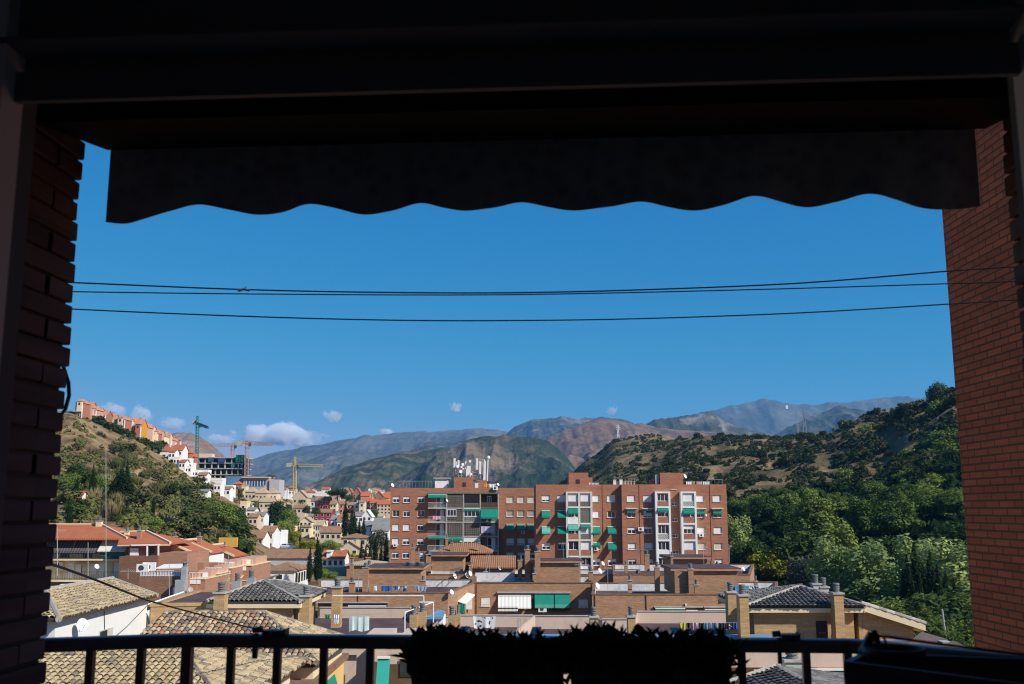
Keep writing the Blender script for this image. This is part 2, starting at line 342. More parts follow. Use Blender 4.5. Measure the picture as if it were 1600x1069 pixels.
# ------------------------------------------------------------------ mountains: each ridge a range of its own at its own distance
def range_(prof, D, W0, W1, m, seed, rough=0.16, nx=300, nt=90, gul=0.03, power=1.15, base=-6, jag=0.014):
    px = np.linspace(prof[0][0], prof[-1][0], nx)
    py = np.interp(px, [p[0] for p in prof], [p[1] for p in prof])
    zr = np.array([Z(b, D) for b in py])
    t = np.concatenate([-np.linspace(1, 0, nt)**1.1, np.linspace(0, 1, 14)[1:]])
    P, T = np.meshgrid(px, t, indexing='ij'); Zr = np.repeat(zr[:, None], len(t), 1)
    Y = D + np.where(T < 0, T*W0, T*W1); Xw = (P - CX) / FH * (D + (Y - D) * 0.35)
    h = np.clip(1 - np.abs(T), 0, 1)**power
    H = (Zr - base) * h
    span = np.max(zr) - base
    env = np.sin(np.pi * np.clip(np.abs(T), 0, 1))**0.8
    L_ = W0 * 0.45
    rid = fbm(Xw/L_*2.2 + seed, Y/L_*0.9 + seed, 5, seed, True) - 0.55
    fin = fbm(Xw/L_*9 + seed, Y/L_*5, 5, seed+5, True) - 0.55
    jn = fbm(Xw/L_*14, Y/L_*3, 4, seed+9) - 0.5
    Zz = base + H + env*span*(rid*rough*3.3 + fin*gul*2) + (1-np.abs(T))*span*jn*jag*3
    V = np.stack([Xw.ravel(), Y.ravel(), Zz.ravel()], 1); i = np.arange(P.size).reshape(P.shape)
    Q = np.stack([i[:-1,:-1], i[1:,:-1], i[1:,1:], i[:-1,1:]], -1).reshape(-1, 4)
    return tag(npmesh('mountain', V, Q, m, smooth=True), kind='structure')
blue_m = LAND('bare_far_slopes', [(0.38, (0.06,0.065,0.06)), (0.55, (0.12,0.115,0.10)), (0.7, (0.19,0.175,0.15))], scale=0.0016, fine=0.012, bump=0.8, bdist=25)
green_m = LAND('pine_forest_slopes', [(0.40, (0.024,0.038,0.022)), (0.51, (0.045,0.058,0.034)), (0.57, (0.12,0.10,0.07)), (0.68, (0.22,0.165,0.115))], scale=0.0042, fine=0.06, bump=0.9, bdist=12)
scrub_m = LAND('scrub_slopes', [(0.40, (0.022,0.036,0.02)), (0.5, (0.05,0.06,0.032)), (0.6, (0.13,0.10,0.065)), (0.7, (0.24,0.19,0.13))], scale=0.009, fine=0.05, bump=0.8, bdist=8)
brown_m = LAND('bare_brown_slopes', [(0.34, (0.07,0.06,0.04)), (0.46, (0.16,0.10,0.07)), (0.60, (0.24,0.155,0.105)), (0.72, (0.34,0.24,0.155))], scale=0.0035, fine=0.04, bump=0.5, bdist=6)
rock_m = LAND('rocky_scrub', [(0.40, (0.035,0.045,0.025)), (0.54, (0.08,0.078,0.06)), (0.62, (0.2,0.18,0.16))], scale=0.006, fine=0.03, slope=((0.26,0.24,0.22), 0.55, 0.75), bump=0.8, bdist=10)
range_([(250,760),(330,735),(390,718),(420,709),(470,699),(520,690),(560,682),(600,678),(640,675),(690,674),(740,670),(770,671),(800,676),(860,672),(950,690),(1060,720)], 7800, 2400, 900, blue_m, 3, rough=0.10)
range_([(330,770),(430,735),(470,722),(520,706),(545,701),(575,706),(640,716),(700,722),(760,735)], 6000, 1800, 800, blue_m, 13, rough=0.14)
range_([(700,760),(770,700),(800,670),(830,656),(880,651),(910,654),(940,652),(985,658),(1060,690),(1120,720)], 6600, 1700, 800, rock_m, 23, rough=0.12)
range_([(900,720),(980,690),(1040,668),(1080,652),(1110,642),(1160,632),(1185,627),(1200,621),(1222,627),(1250,632),(1290,633),(1310,628),(1340,629),(1380,622),(1430,620),(1500,624),(1640,640),(1800,690)], 9300, 2500, 900, blue_m, 33, rough=0.08)
range_([(960,720),(1000,672),(1025,655),(1060,651),(1095,648),(1112,644),(1122,648),(1140,661),(1155,668),(1200,676),(1260,700),(1330,740)], 4300, 1000, 600, rock_m, 43, rough=0.10)
range_([(1090,760),(1180,700),(1220,676),(1262,656),(1300,641),(1320,635),(1345,638),(1372,646),(1410,652),(1470,648),(1560,650),(1700,690)], 5200, 1200, 700, rock_m, 53, rough=0.15)
range_([(120,740),(200,712),(240,690),(258,679),(272,676),(292,677),(312,686),(332,701),(346,712),(380,745),(420,775)], 3600, 900, 500, brown_m, 63, rough=0.10)
range_([(560,760),(610,722),(640,704),(660,694),(672,691),(690,695),(730,688),(780,690),(840,720)], 4600, 1100, 500, rock_m, 73, rough=0.10)
range_([(760,770),(800,715),(850,690),(880,672),(905,664),(930,655),(950,656),(975,659),(1010,664),(1060,671),(1120,676),(1180,681),(1230,688),(1300,715),(1380,760)], 3500, 1300, 600, brown_m, 83, rough=0.13)
range_([(440,800),(490,755),(540,730),(580,718),(630,706),(680,701),(730,697),(790,706),(860,730),(930,770)], 2900, 900, 400, scrub_m, 93, rough=0.12)
range_([(520,800),(600,760),(650,731),(700,702),(730,688),(752,681),(790,681),(830,683),(858,690),(884,712),(905,740),(940,780)], 2500, 640, 400, green_m, 103, rough=0.14)
# ------------------------------------------------------------------ haze: the air between here and the far range
hz = bpy.data.materials.new('haze'); hz.use_nodes = True; t_ = hz.node_tree; t_.nodes.clear()
pv = t_.nodes.new('ShaderNodeVolumePrincipled'); oo = t_.nodes.new('ShaderNodeOutputMaterial')
pv.inputs['Color'].default_value = (0.19, 0.52, 0.95, 1); pv.inputs['Density'].default_value = 0.00006; pv.inputs['Anisotropy'].default_value = 0.0
t_.links.new(pv.outputs[0], oo.inputs['Volume'])
tag(MB().box(-9600, 9600, -900, 12300, -12, 1180).build('haze', hz), kind='stuff')
# ------------------------------------------------------------------ small clouds far beyond the mountains
def cloudmat(seed, dens, cut):
    m = bpy.data.materials.new('cloud_vapour'); m.use_nodes = True; t = m.node_tree; t.nodes.clear(); N = lambda k: t.nodes.new('ShaderNode'+k); L = t.links.new
    tc = N('TexCoord'); le = N('VectorMath'); le.operation = 'LENGTH'; L(tc.outputs['Object'], le.inputs[0])
    mp = N('Mapping'); mp.inputs['Location'].default_value = (seed*3.1, seed*1.7, seed); mp.inputs['Scale'].default_value = (2.2, 1.0, 0.9); L(tc.outputs['Object'], mp.inputs[0])
    n = N('TexNoise'); n.inputs['Scale'].default_value = 1.6; n.inputs['Detail'].default_value = 6; n.inputs['Roughness'].default_value = 0.6; L(mp.outputs[0], n.inputs['Vector'])
    a = N('Math'); a.operation = 'MULTIPLY_ADD'; L(le.outputs['Value'], a.inputs[0]); a.inputs[1].default_value = -0.55; L(n.outputs['Fac'], a.inputs[2])
    mr = N('MapRange'); mr.inputs[1].default_value = cut; mr.inputs[2].default_value = cut + 0.14; mr.inputs[4].default_value = dens; L(a.outputs[0], mr.inputs[0])
    v = N('VolumePrincipled'); v.inputs['Anisotropy'].default_value = -0.6; v.inputs['Color'].default_value = (1,1,1,1); L(mr.outputs[0], v.inputs['Density']); o = N('OutputMaterial'); L(v.outputs[0], o.inputs['Volume'])
    return m
def cloud(px, py, w, h, label, dens=0.012, cut=0.16, seed=1, D=13200):
    import bmesh
    me = bpy.data.meshes.new('cloud'); b = bmesh.new(); bmesh.ops.create_icosphere(b, subdivisions=3, radius=1); b.to_mesh(me); b.free()
    me.materials.append(cloudmat(seed, dens, cut)); o = bpy.data.objects.new('cloud', me); col.objects.link(o)
    o.location = U(px, py, D); o.scale = (W(w, D)*0.5, 500, W(h, D)*0.5); tag(o, label, 'cloud', 'small clouds along the horizon'); return o
cloud(434, 681, 172, 48, 'largest white heaped cloud, just above the yellow crane', 0.02, 0.11, 1)
cloud(345, 686, 60, 24, 'faint low cloud behind the green crane', 0.006, 0.16, 2)
cloud(177, 640, 40, 34, 'small ragged cloud over the terraced houses on the ridge', 0.006, 0.17, 3)
cloud(222, 648, 36, 40, 'small upright cloud left of the green crane', 0.007, 0.17, 4)
cloud(271, 661, 46, 28, 'pale thin cloud over the villa roofs', 0.005, 0.15, 5)
cloud(604, 676, 34, 22, 'small bright cloud sitting on the far blue ridge', 0.01, 0.17, 6)
cloud(521, 650, 44, 26, 'wispy cloud high above the large heaped cloud', 0.005, 0.17, 7)
cloud(712, 637, 30, 22, 'lone tiny cloud above the antennas of the left tower', 0.008, 0.18, 8)
cloud(956, 642, 26, 20, 'tiny faint cloud above the bare brown hill', 0.005, 0.17, 9)
# ------------------------------------------------------------------ vegetation
def leaf_quads(C, Nn, size, asp=0.6, droop=0.0):
    n = len(C); Nn = Nn / np.linalg.norm(Nn, axis=1, keepdims=True)
    r = rng.normal(size=(n,3)); a = np.cross(Nn, r); a /= np.linalg.norm(a, axis=1, keepdims=True) + 1e-9; b = np.cross(Nn, a)
    s = (size * (0.6 + 0.8*rng.random(n)))[:, None]
    a = a * s; b = b * s * asp
    V = np.stack([C - a, C - b*0.9 + a*0.1, C + a, C + b], 1).reshape(-1, 3)
    return V, np.arange(4*n).reshape(n, 4)
def crown_pts(lobes, n, shell=0.35, updir=0.5):
    """leaf positions over the outer part of each lobe (cx,cy,cz,rx,ry,rz)"""
    lob = np.array(lobes); vol = lob[:,3]*lob[:,4]*lob[:,5]; vol = vol**0.75; k = rng.choice(len(lob), n, p=vol/vol.sum())
    d = rng.normal(size=(n,3)); d /= np.linalg.norm(d, axis=1, keepdims=True)
    rr = 1 - shell*rng.random(n)**1.5
    rr *= 1 + 0.22*(np.sin(d[:,0]*7+k)*np.sin(d[:,1]*6+2*k)*np.sin(d[:,2]*8+k))
    P = lob[k,:3] + d*lob[k,3:]*rr[:,None]
    Nn = d / lob[k,3:] * lob[k,3:].mean() + rng.normal(size=(n,3))*0.55 + np.array([0,0,updir])
    return P, Nn
LM = dict(
 broad=LEAF('leaf_broad', (0.06,0.11,0.026), (0.24,0.30,0.07)), dark=LEAF('leaf_dark', (0.028,0.058,0.02), (0.085,0.13,0.038)),
 lime=LEAF('leaf_lime', (0.19,0.22,0.02), (0.40,0.40,0.05)), poplar=LEAF('leaf_poplar', (0.11,0.18,0.06), (0.31,0.38,0.13)),
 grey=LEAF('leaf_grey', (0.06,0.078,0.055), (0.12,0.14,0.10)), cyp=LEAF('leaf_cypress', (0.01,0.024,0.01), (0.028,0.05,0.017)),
 scrub=LEAF('leaf_scrub', (0.022,0.034,0.015), (0.06,0.075,0.03)), olive=LEAF('leaf_olive', (0.07,0.085,0.03), (0.17,0.17,0.06)),
 straw=LEAF('leaf_straw', (0.18,0.15,0.07), (0.32,0.26,0.13)))
BARK = M('bark', (0.09,0.07,0.05), 0.95, 0.3, 6)
def tree_proto(name, kind, n, leaf, ls, trunk=True):
    """unit-height plant: a tapered trunk with limbs and a crown of separate leaves"""
    root = thing(name, None, None)
    L = []; rr = random.Random(hash(kind) % 1000 if False else len(kind)*7 + n)
    u = lambda a, b: rr.uniform(a, b)
    th = 0.3
    if kind == 'broad':
        L = [(0,0,.62,.27,.27,.30)] + [(math.cos(a)*u(.14,.26), math.sin(a)*u(.14,.26), u(.36,.8), u(.12,.2), u(.12,.2), u(.11,.17)) for a in [i*2.4 for i in range(15)]]
    elif kind == 'oval':
        L = [(0,0,.55,.17,.17,.4)] + [(math.cos(a)*u(.09,.17), math.sin(a)*u(.09,.17), .2 + .68*i/16, u(.08,.13), u(.08,.13), u(.1,.16)) for i, a in enumerate([i*2.4 for i in range(17)])]
    elif kind == 'column':
        L = [(u(-.008,.008), u(-.008,.008), .08+.87*i/11, q, q, .085) for i, q in enumerate([.06,.085,.1,.105,.105,.1,.092,.082,.07,.055,.038,.02])]; th = 0.1
    elif kind == 'umbrella':
        L = [(math.cos(a)*q, math.sin(a)*q, .80 - .25*q + u(-.05,.05), u(.13,.2), u(.13,.2), u(.07,.11)) for q, a in [(0,0)] + [(u(.14,.34), i*2.4) for i in range(13)]]; th = 0.75
    elif kind == 'cone':
        L = [(math.cos(a)*q*.6, math.sin(a)*q*.6, h, q*.62, q*.62, .09) for h, q, a in [(.14 + .8*i/20, .30*(1-.93*i/20)+.02, i*2.4) for i in range(21)]]; th = 0.5
    elif kind == 'spread':
        L = [(math.cos(a)*q, math.sin(a)*q, u(.35,.8)-q*.3, u(.16,.24), u(.16,.24), u(.06,.1)) for q, a in [(u(.02,.36), i*2.4) for i in range(15)]]; th = 0.5
    elif kind == 'dome':
        L = [(0,0,.42,.5,.5,.5)] + [(math.cos(a)*u(.25,.5), math.sin(a)*u(.25,.5), u(.2,.75), u(.18,.32), u(.18,.32), u(.16,.3)) for a in [i*2.4 for i in range(9)]]; th = 0.15
    elif kind == 'reed':
        m = n; a = rng.random(m)*6.283; q = np.sqrt(rng.random(m))*.4; h = .5 + .5*rng.random(m)
        base = np.stack([np.cos(a)*q, np.sin(a)*q, np.zeros(m)], 1); tip = base*1.6 + np.stack([rng.normal(size=m)*.12, rng.normal(size=m)*.12, h], 1)
        side = np.stack([-np.sin(a), np.cos(a), np.zeros(m)], 1)*ls
        V = np.stack([base-side, base+side, (base+tip)*.5+side+[0,0,.08], tip], 1).reshape(-1,3)
        npmesh('foliage', V, np.arange(4*m).reshape(m,4), leaf, root); return root
    elif kind == 'agave':
        VV = []; 
        for i in range(n):
            a = i*2.4; el = .25 + 1.1*(i/n); d = np.array([math.cos(a)*math.cos(el), math.sin(a)*math.cos(el), math.sin(el)]); s = np.array([-math.sin(a), math.cos(a), 0])*ls
            ln = .75 if i < n*.7 else .95
            VV += [d*.05 - s*.6, d*ln*.45 + s*-1, d*ln + [0,0,-.1], d*ln*.45 + s]
        npmesh('rosette', np.array(VV), np.arange(4*n).reshape(n,4), leaf, root); return root
    elif kind == 'palm':
        VV = []
        for i in range(n):
            a = i*2.4; el = 1.2 - 1.7*(i/n); d = np.array([math.cos(a), math.sin(a), 0.]); s = np.array([-math.sin(a), math.cos(a), 0])*ls
            p0 = np.array([0,0,.78]); p1 = p0 + d*.16*math.cos(el*.5) + [0,0,.16*math.sin(el)+.05]; p2 = p0 + d*.32*math.cos(el*.4) + [0,0,.2*math.sin(el)-.06]
            VV += [p0, p1 - s, p2, p1 + s]
        npmesh('crown', np.array(VV), np.arange(4*n).reshape(n,4), leaf, root)
        MB().tube([(0,0,-.05),(.01,0,.4),(0,0,.8)], .022, 6, .018).build('trunk', BARK, root); return root
    P, Nn = crown_pts(L, n, 0.75 if kind in ('spread','umbrella') else 0.5)
    if trunk and kind != 'dome':
        mb = MB().tube([(0,0,-.06),(.004,.003,th*.5),(0,0,th)], .02, 7, .012)
        for i, l in enumerate(L[1:9] if kind not in ('column','cone') else []):
            mb.tube([(0,0,th*(.55+.05*i)), ((l[0])*.5, l[1]*.5, (th+l[2])*.5), (l[0]*.85, l[1]*.85, l[2])], .008, 4, .003)
        mb.build('trunk', BARK, root)
    V, Q = leaf_quads(P, Nn, ls)
    npmesh('crown' if kind != 'dome' else 'foliage', V, Q, leaf, root)
    return root
protos = {}
def proto(key, *a):
    if key not in protos: protos[key] = [tree_proto(*a), False]
    return protos[key]
PK = dict(
 broad=('tree','broad',4200,LM['broad'],.024), darkbroad=('tree','broad',4000,LM['dark'],.026), poplar=('tree','oval',4200,LM['poplar'],.019),
 oak=('tree','oval',4200,LM['broad'],.022), lime=('tree','spread',2600,LM['lime'],.03), limeball=('tree','broad',2200,LM['lime'],.03), grey=('tree','broad',3000,LM['grey'],.025),
 cyp=('cypress','column',2600,LM['cyp'],.017), stone=('pine_tree','umbrella',2600,LM['dark'],.024), pine=('pine_tree','spread',1800,LM['broad'],.034), bluepine=('pine_tree','cone',2200,LM['cyp'],.03),
 shrub=('shrub','dome',420,LM['scrub'],.10), shrub2=('shrub','dome',380,LM['dark'],.11), oliveshrub=('shrub','dome',420,LM['olive'],.09), greenshrub=('shrub','dome',420,LM['broad'],.09), reed=('reed_clump','reed',140,LM['olive'],.03), strawreed=('reed_clump','reed',120,LM['straw'],.025), agave=('agave','agave',26,LM['grey'],.09), palm=('palm_tree','palm',34,LM['dark'],.03))
def plant(key, px, d, h, label, cat, group=None, wide=1.0, z=None, py=None, name=None):
    """put a plant with its foot on the ground at photograph column px, distance d"""
    pr = proto(key, *PK[key]); p = on_ground(px, d)
    if z is not None: p.z = z
    if py is not None: p.z = Z(py, d)
    rz = random.uniform(0, 6.28); s = (h*wide, h*wide, h)
    if not pr[1]:
        o = pr[0]; o.location = p; o.rotation_euler.z = rz; o.scale = s; pr[1] = True
    else: o = dup(pr[0], p, rz, s)
    if 'group' in o: del o['group']
    if name: o.name = name
    return tag(o, label, cat, group)
# --- the valley trees on the right (photograph column, distance, row of the tip, foot row or None)
def treetop(key, px, d, top, label, cat='tree', group=None, wide=1.0, foot=None):
    z0 = G(px, d) if foot is None else Z(foot, d)
    return plant(key, px, d, Z(top, d) - z0 + 0.5, label, cat, group, wide, z=z0 - 0.5)
VT = [
 ('poplar',1148,232,800,'pale green rounded tree touching the right edge of the brick tower',1.15), ('lime',1204,205,836,'yellow-green airy tree with layered boughs beyond the blue laundry',1.0),
 ('darkbroad',1196,262,768,'dark broad tree between the tower and the tallest of the valley crowns',1.2), ('darkbroad',1238,246,790,'deep green tree behind the yellow-green one',1.2),
 ('oak',1272,228,768,'tall full-crowned green tree, first of the valley row behind the grey tiled roof',1.35), ('oak',1228,270,775,'mid green tree half hidden at the left of the valley row',1.3),
 ('grey',1262,186,858,'grey-leaved tree low behind the grey tiled roof',1.1), ('poplar',1290,178,838,'bushy green tree above the roof chimneys of the yellow brick house',1.2),
 ('poplar',1352,172,842,'pale feathery tree, broadest in front of the cypresses',1.6), ('oak',1345,236,775,'wide olive green tree in the middle of the valley row',1.4),
 ('broad',1398,225,770,'rounded mid green tree right of the middle of the valley row',1.25), ('darkbroad',1320,262,790,'dark tree in the gap behind the middle of the valley row',1.2),
 ('poplar',1432,182,835,'light green tree standing behind the clump of cypresses',1.5), ('poplar',1490,165,830,'light green tree close beside the brick side wall',1.5),
 ('broad',1452,236,765,'green tree on the lower hill above the cypresses',1.2), ('darkbroad',1420,262,752,'dark tree at the foot of the shaded slope',1.2), ('darkbroad',1486,225,770,'dark tree at the edge of the brick side wall, above the light green one',1.3),
 ('darkbroad',1385,205,830,'dark tree behind the pale feathery one',1.1), ('darkbroad',1460,198,822,'dark tree rising between the cypresses and the brick side wall',1.1), ('darkbroad',1250,205,815,'dark round tree between the yellow-green and the grey-leaved ones',1.2), ('darkbroad',1520,190,800,'dark tree half covered by the brick side wall',1.2),
 ('oak',1310,200,812,'green tree whose top shows above the pale feathery one',1.1), ('broad',1365,262,748,'green tree on the first rise of the hill behind the valley row',1.2), ('darkbroad',1170,212,835,'dark tree low beside the foot of the tower',1.1)]
for k_, px, d, top, lab, wd in VT: treetop(k_, px, d, top, lab, wide=wd)
for px, d, top in ((1412,150,868),(1424,152,850),(1436,154,880),(1447,151,862),(1458,150,884),(1404,153,892),(1430,147,900),(1470,153,890),(1482,151,905),(1418,148,905)):
    treetop('cyp', px, d, top, 'dark slender cypress in the clump beside the brick side wall', 'cypress', 'cypresses in the clump by the brick side wall', wide=0.8)
for px, d, top, lab in ((1430,118,946,'round green bush above the lower end of the sloping roof'),(1462,120,960,'green bush right of the sloping roof end, under the cypresses'),(1500,100,968,'leafy bush against the brick side wall near the railing'),(1390,122,940,'bush peeping over the long sloping roof edge'),(1475,96,985,'light green shrub over the brown roof corner by the railing')):
    treetop('oak', px, d, top, lab, 'bush', wide=1.1, foot=top+70)
# --- shrubs on the right-hand hill
def visible_h(px, d): return HOR - (G(px, d) - EYE) / d * F
n_ = 0; tries = 0; masses = []
while n_ < 235 and tries < 6000:
    tries += 1
    px = random.uniform(985, 1520); dr = np.interp(px, [985,1100,1200,1290,1380,1440,1500,1520], [930,800,720,620,540,490,450,440])
    d = random.uniform(0.42, 0.98)**0.8 * dr
    if vnoise(np.array([px/30.]), np.array([d/22.]), 77)[0] < 0.42: continue
    if d < 255: continue
    h = random.uniform(1.8, 4.2) * (1.25 if px > 1320 else 1.0)
    if px > 1330 and random.random() < 0.2:
        plant('pine', px, d, h*1.5, 'green pine scattered on the shaded hillside', 'pine tree', 'pines on the right hillside', 1.0)
    else:
        plant(random.choice(['shrub','shrub2','shrub','greenshrub'] if px > 1300 else ['shrub','shrub','shrub2']), px, d, h, 'dark rounded shrub on the dry right-hand hillside', 'shrub', 'shrubs on the right-hand hillside', random.uniform(.9,1.4))
    n_ += 1
treetop('darkbroad', 1478, 440, 592, 'tall dark tree standing on the skyline beside the brick side wall', wide=0.9, foot=645)
treetop('pine', 1494, 436, 600, 'bright green pine on the skyline, touching the brick side wall', 'pine tree', wide=0.8, foot=650)
treetop('pine', 1404, 512, 634, 'lone round pine on the skyline below the tall dark tree', 'pine tree', wide=0.9, foot=648)
treetop('pine', 1310, 590, 667, 'small dark pine on the skyline in front of the blue rocky mountain', 'pine tree', wide=1.1, foot=676)
rt3 = random.Random(9)
for k in range(40):
    px = rt3.uniform(1150,1515); py = rt3.uniform(796,826)
    for dd in np.linspace(225,470,90):
        if visible_h(px,dd) < py: break
    plant(rt3.choice(['oak','broad','pine','darkbroad','broad']), px, dd, rt3.uniform(5,8), 'leafy tree crowding the lower part of the right-hand hill', 'tree', 'trees crowding the lower right-hand hill', 1.35)
for k in range(16):
    px = rt3.uniform(1375,1530); d = rt3.uniform(118,165); top = rt3.uniform(905,960)
    treetop(rt3.choice(['darkbroad','broad','darkbroad']), px, d, top, 'dark undergrowth tree below the cypress clump', 'tree', 'undergrowth trees below the cypress clump', 1.3)
# scrub that nobody could count: the smaller bushes over both hills and the far trees, as one cover
def cover(name, pts, hs, leaf, nl=26, ls=0.34):
    P = []; 
    base = rng.normal(size=(nl*8,3)); base /= np.linalg.norm(base, axis=1, keepdims=True); base[:,2] = abs(base[:,2]); base = base[:nl*8]
    Vs = []; 
    for i, (p, h) in enumerate(zip(pts, hs)):
        b = base[rng.integers(0, len(base), nl)]; C = p + (b*(0.75+0.35*rng.random((nl,1))))*np.array([h*.62,h*.62,h*.85]); Vs.append((C, b + rng.normal(size=b.shape)*.5, np.full(nl, h*ls)))
    C = np.concatenate([v[0] for v in Vs]); Nn = np.concatenate([v[1] for v in Vs]); S = np.concatenate([v[2] for v in Vs])
    V, Q = leaf_quads(C, Nn, S, .8)
    return tag(npmesh(name, V, Q, leaf), kind='stuff')
pts = []; hs = []
px = np.concatenate([rng.uniform(870, 1560, 19000), rng.uniform(1560, 2000, 5000)]); dr = np.interp(px, [870,925,985,1100,1200,1290,1380,1440,1500,1560,2000], [1020,990,940,800,720,620,540,490,450,420,380]); d = dr*(0.36 + 0.63*rng.random(24000))
keep = (vnoise(px/34., d/26., 91)*0.6 + vnoise(px/11., d/9., 92)*0.4 > 0.45) & (d > 240); px, d = px[keep], d[keep]
z = tz(px, d); pts = np.stack([(px-CX)/FH*d, d, z-.15], 1); hs = rng.uniform(.7, 2.1, len(px))
cover('scrub_cover', pts, hs, LM['scrub'])
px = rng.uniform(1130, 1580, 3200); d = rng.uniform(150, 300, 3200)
cover('undergrowth', np.stack([(px-CX)/FH*d, d, tz(px, d)-.3], 1), rng.uniform(1.6, 4.2, len(px)), LM['cyp'], 22, .3)  # filler bushes in cypress-dark leaves, so gaps between trees read as shade
# --- the left hillside
LH = [('darkbroad',118,262,720),('darkbroad',135,276,732),('broad',105,255,735),('broad',150,262,738),('broad',112,235,775),('broad',140,228,772),('darkbroad',200,196,792),('broad',225,190,800),('darkbroad',180,188,798),('broad',245,186,806),('greenshrub',165,240,770),('darkbroad',165,205,795)]
for i, (k_, px, d, top) in enumerate(LH):
    treetop(k_, px, d, top, ['dark bushy tree high on the dry slope next to the left brick pillar','dark tree just right of the bushy one next to the left pillar','lighter green tree against the left brick pillar on the slope','light green tree at the right of the pillar trees on the slope','bright green tree behind the white villa by the left pillar','bright green round tree above the white villa roof by the left pillar','large dark tree behind the second orange roof','large green tree with yellowing leaves behind the orange roofs','dark tree behind the tall aerial mast','lower green tree at the right end of the trees behind the orange roofs','small green bush under the blue-green pine on the slope','dark round tree beside the foot of the blue-green pine'][i], wide=1.25)
treetop('bluepine', 187, 236, 730, 'dark blue-green conifer alone in the middle of the dry slope', 'conifer', wide=1.3)
treetop('bluepine', 196, 238, 738, 'second blue-green conifer close behind the first on the slope', 'conifer', wide=1.2)
for px, d, top, lab in ((142,250,726,'thin cypress among the prickly pears near the left pillar'),(195,262,720,'thin cypress behind the blue-green conifer'),(118,240,744,'short cypress near the left pillar above the bright green trees'),(108,168,786,'twin-tipped cypress in front of the white villa by the left pillar'),(112,169,790,'shorter cypress beside the twin-tipped one at the white villa'),(239,208,776,'small dark cypress on the slope right of the large trees'),(294,470,728,'tiny cypress beside the white wall under the green crane')):
    treetop('cyp', px, d, top, lab, 'cypress', wide=0.9)
for i in range(120):
    for _ in range(40):
        px = random.uniform(95, 385); d = random.uniform(185, 520)
        py = visible_h(px, d)
        if py > 850 or vnoise(np.array([px/20.]), np.array([d/30.]), 55)[0] < 0.42 + (0.22 if d > 380 else 0): continue
        if d > np.interp(px, [100,200,260,320,380], [380,430,440,440,430]): continue
        break
    k_ = random.choice(['oliveshrub','greenshrub','oliveshrub','shrub','reed','strawreed','shrub2'])
    if 'reed' in k_: plant(k_, px, d, random.uniform(2.2,4.5), 'tall pale reed clump on the dry left hillside', 'reed clump', 'reed clumps on the left hillside', 1.2)
    else: plant(k_, px, d, random.uniform(2.0,4.6), 'bushy shrub growing on the dry left hillside', 'shrub', 'shrubs on the left hillside', 1.2)
for px, d in ((150,430),(146,425),(155,428),(360,330),(352,335),(368,335),(340,345),(262,205),(268,206)):
    plant('agave', px, d, 2.6, 'grey-green agave with pointed leaves on the left hillside', 'agave', 'agaves on the left hillside', 1.2)
for px, d, top, lab in ((350,228,780,'broad olive tree at the foot of the slope above the road'),(335,250,785,'grey-green tree left of the olive tree at the slope foot'),(365,240,790,'dark tree right of the olive tree at the slope foot'),(318,330,775,'dark bush clump around the small white shed'),(372,205,838,'dark green tree at the end of the orange roof row'),(388,208,842,'dark tree beside the white house with brown roof')):
    treetop('darkbroad' if 'dark' in lab else ('grey' if 'grey' in lab else 'broad'), px, d, top, lab, wide=1.2)
px = rng.uniform(-350, 400, 13000); d = rng.uniform(180, 600, 13000)
keep = (vnoise(px/22., d/26., 61)*.6 + vnoise(px/9., d/8., 62)*.4 > 0.48) & (d < np.interp(px, [100,200,260,320,400], [445,470,500,560,520])*(0.8+.2*rng.random(len(px)))); px, d = px[keep], d[keep]
cover('scrub_cover', np.stack([(px-CX)/FH*d, d, tz(px, d)-.1], 1), rng.uniform(.6, 1.9, len(px)), LM['olive'])
# ------------------------------------------------------------------ building materials
B_TOW = BR('tower_brick', (0.42,0.155,0.083), (0.33,0.12,0.064), (0.36,0.22,0.15), streak=0.2, var=0.2)
B_TAN = BR('tan_brick', (0.40,0.215,0.115), (0.30,0.15,0.08), (0.42,0.29,0.19), streak=0.2, var=0.22)
B_YEL = BR('yellow_brick', (0.56,0.38,0.18), (0.46,0.30,0.14), (0.30,0.21,0.13), streak=0.12, var=0.12)
B_ORA = BR('orange_brick', (0.40,0.19,0.115), (0.34,0.155,0.09), (0.40,0.26,0.19), streak=0.12, var=0.14)
WHITE = M('white_paint', (0.80,0.80,0.78), 0.7, 0.05, 0.6, grime=((0.45,0.42,0.38), 0.35, 0.9))
WFRAME = M('white_frame', (0.78,0.78,0.76), 0.45, 0.04)
WSHUT = M('white_shutter', (0.76,0.76,0.74), 0.5, 0.08, 2.0)
CSHUT = M('cream_shutter', (0.60,0.54,0.38), 0.5, 0.08, 2.0)
GSHUT = M('grey_shutter', (0.36,0.34,0.30), 0.5, 0.12, 2.0)
GLASS = M('dark_glass', (0.022,0.028,0.035), 0.12, 0.4, 1.5, spec=0.6)
GREEN = M('green_awning', (0.005,0.21,0.145), 0.75, 0.12, 2.0)
LGREEN = M('pale_green_awning', (0.10,0.40,0.31), 0.75, 0.12, 2.0)
CREAM = M('cream_render', (0.70,0.58,0.38), 0.85, 0.07, 0.7)
PINK = M('pink_render', (0.60,0.46,0.37), 0.9, 0.09, 0.8, grime=((0.34,0.27,0.23), 0.5, 0.8), stretch=(1,1,0.5))
PURPLE = M('purple_roof_felt', (0.085,0.052,0.055), 0.9, 0.25, 1.3, grime=((0.17,0.12,0.115), 0.5, 0.6))
COPING = M('brick_coping', (0.21,0.12,0.075), 0.9, 0.3, 3.0)
CONC = M('concrete', (0.40,0.38,0.35), 0.9, 0.18, 1.5)
LATT = M('lattice_blocks', (0.20,0.175,0.14), 0.9, 0.45, 6.0)
MET = M('grey_metal', (0.34,0.36,0.37), 0.45, 0.15, 2.0, spec=0.4)
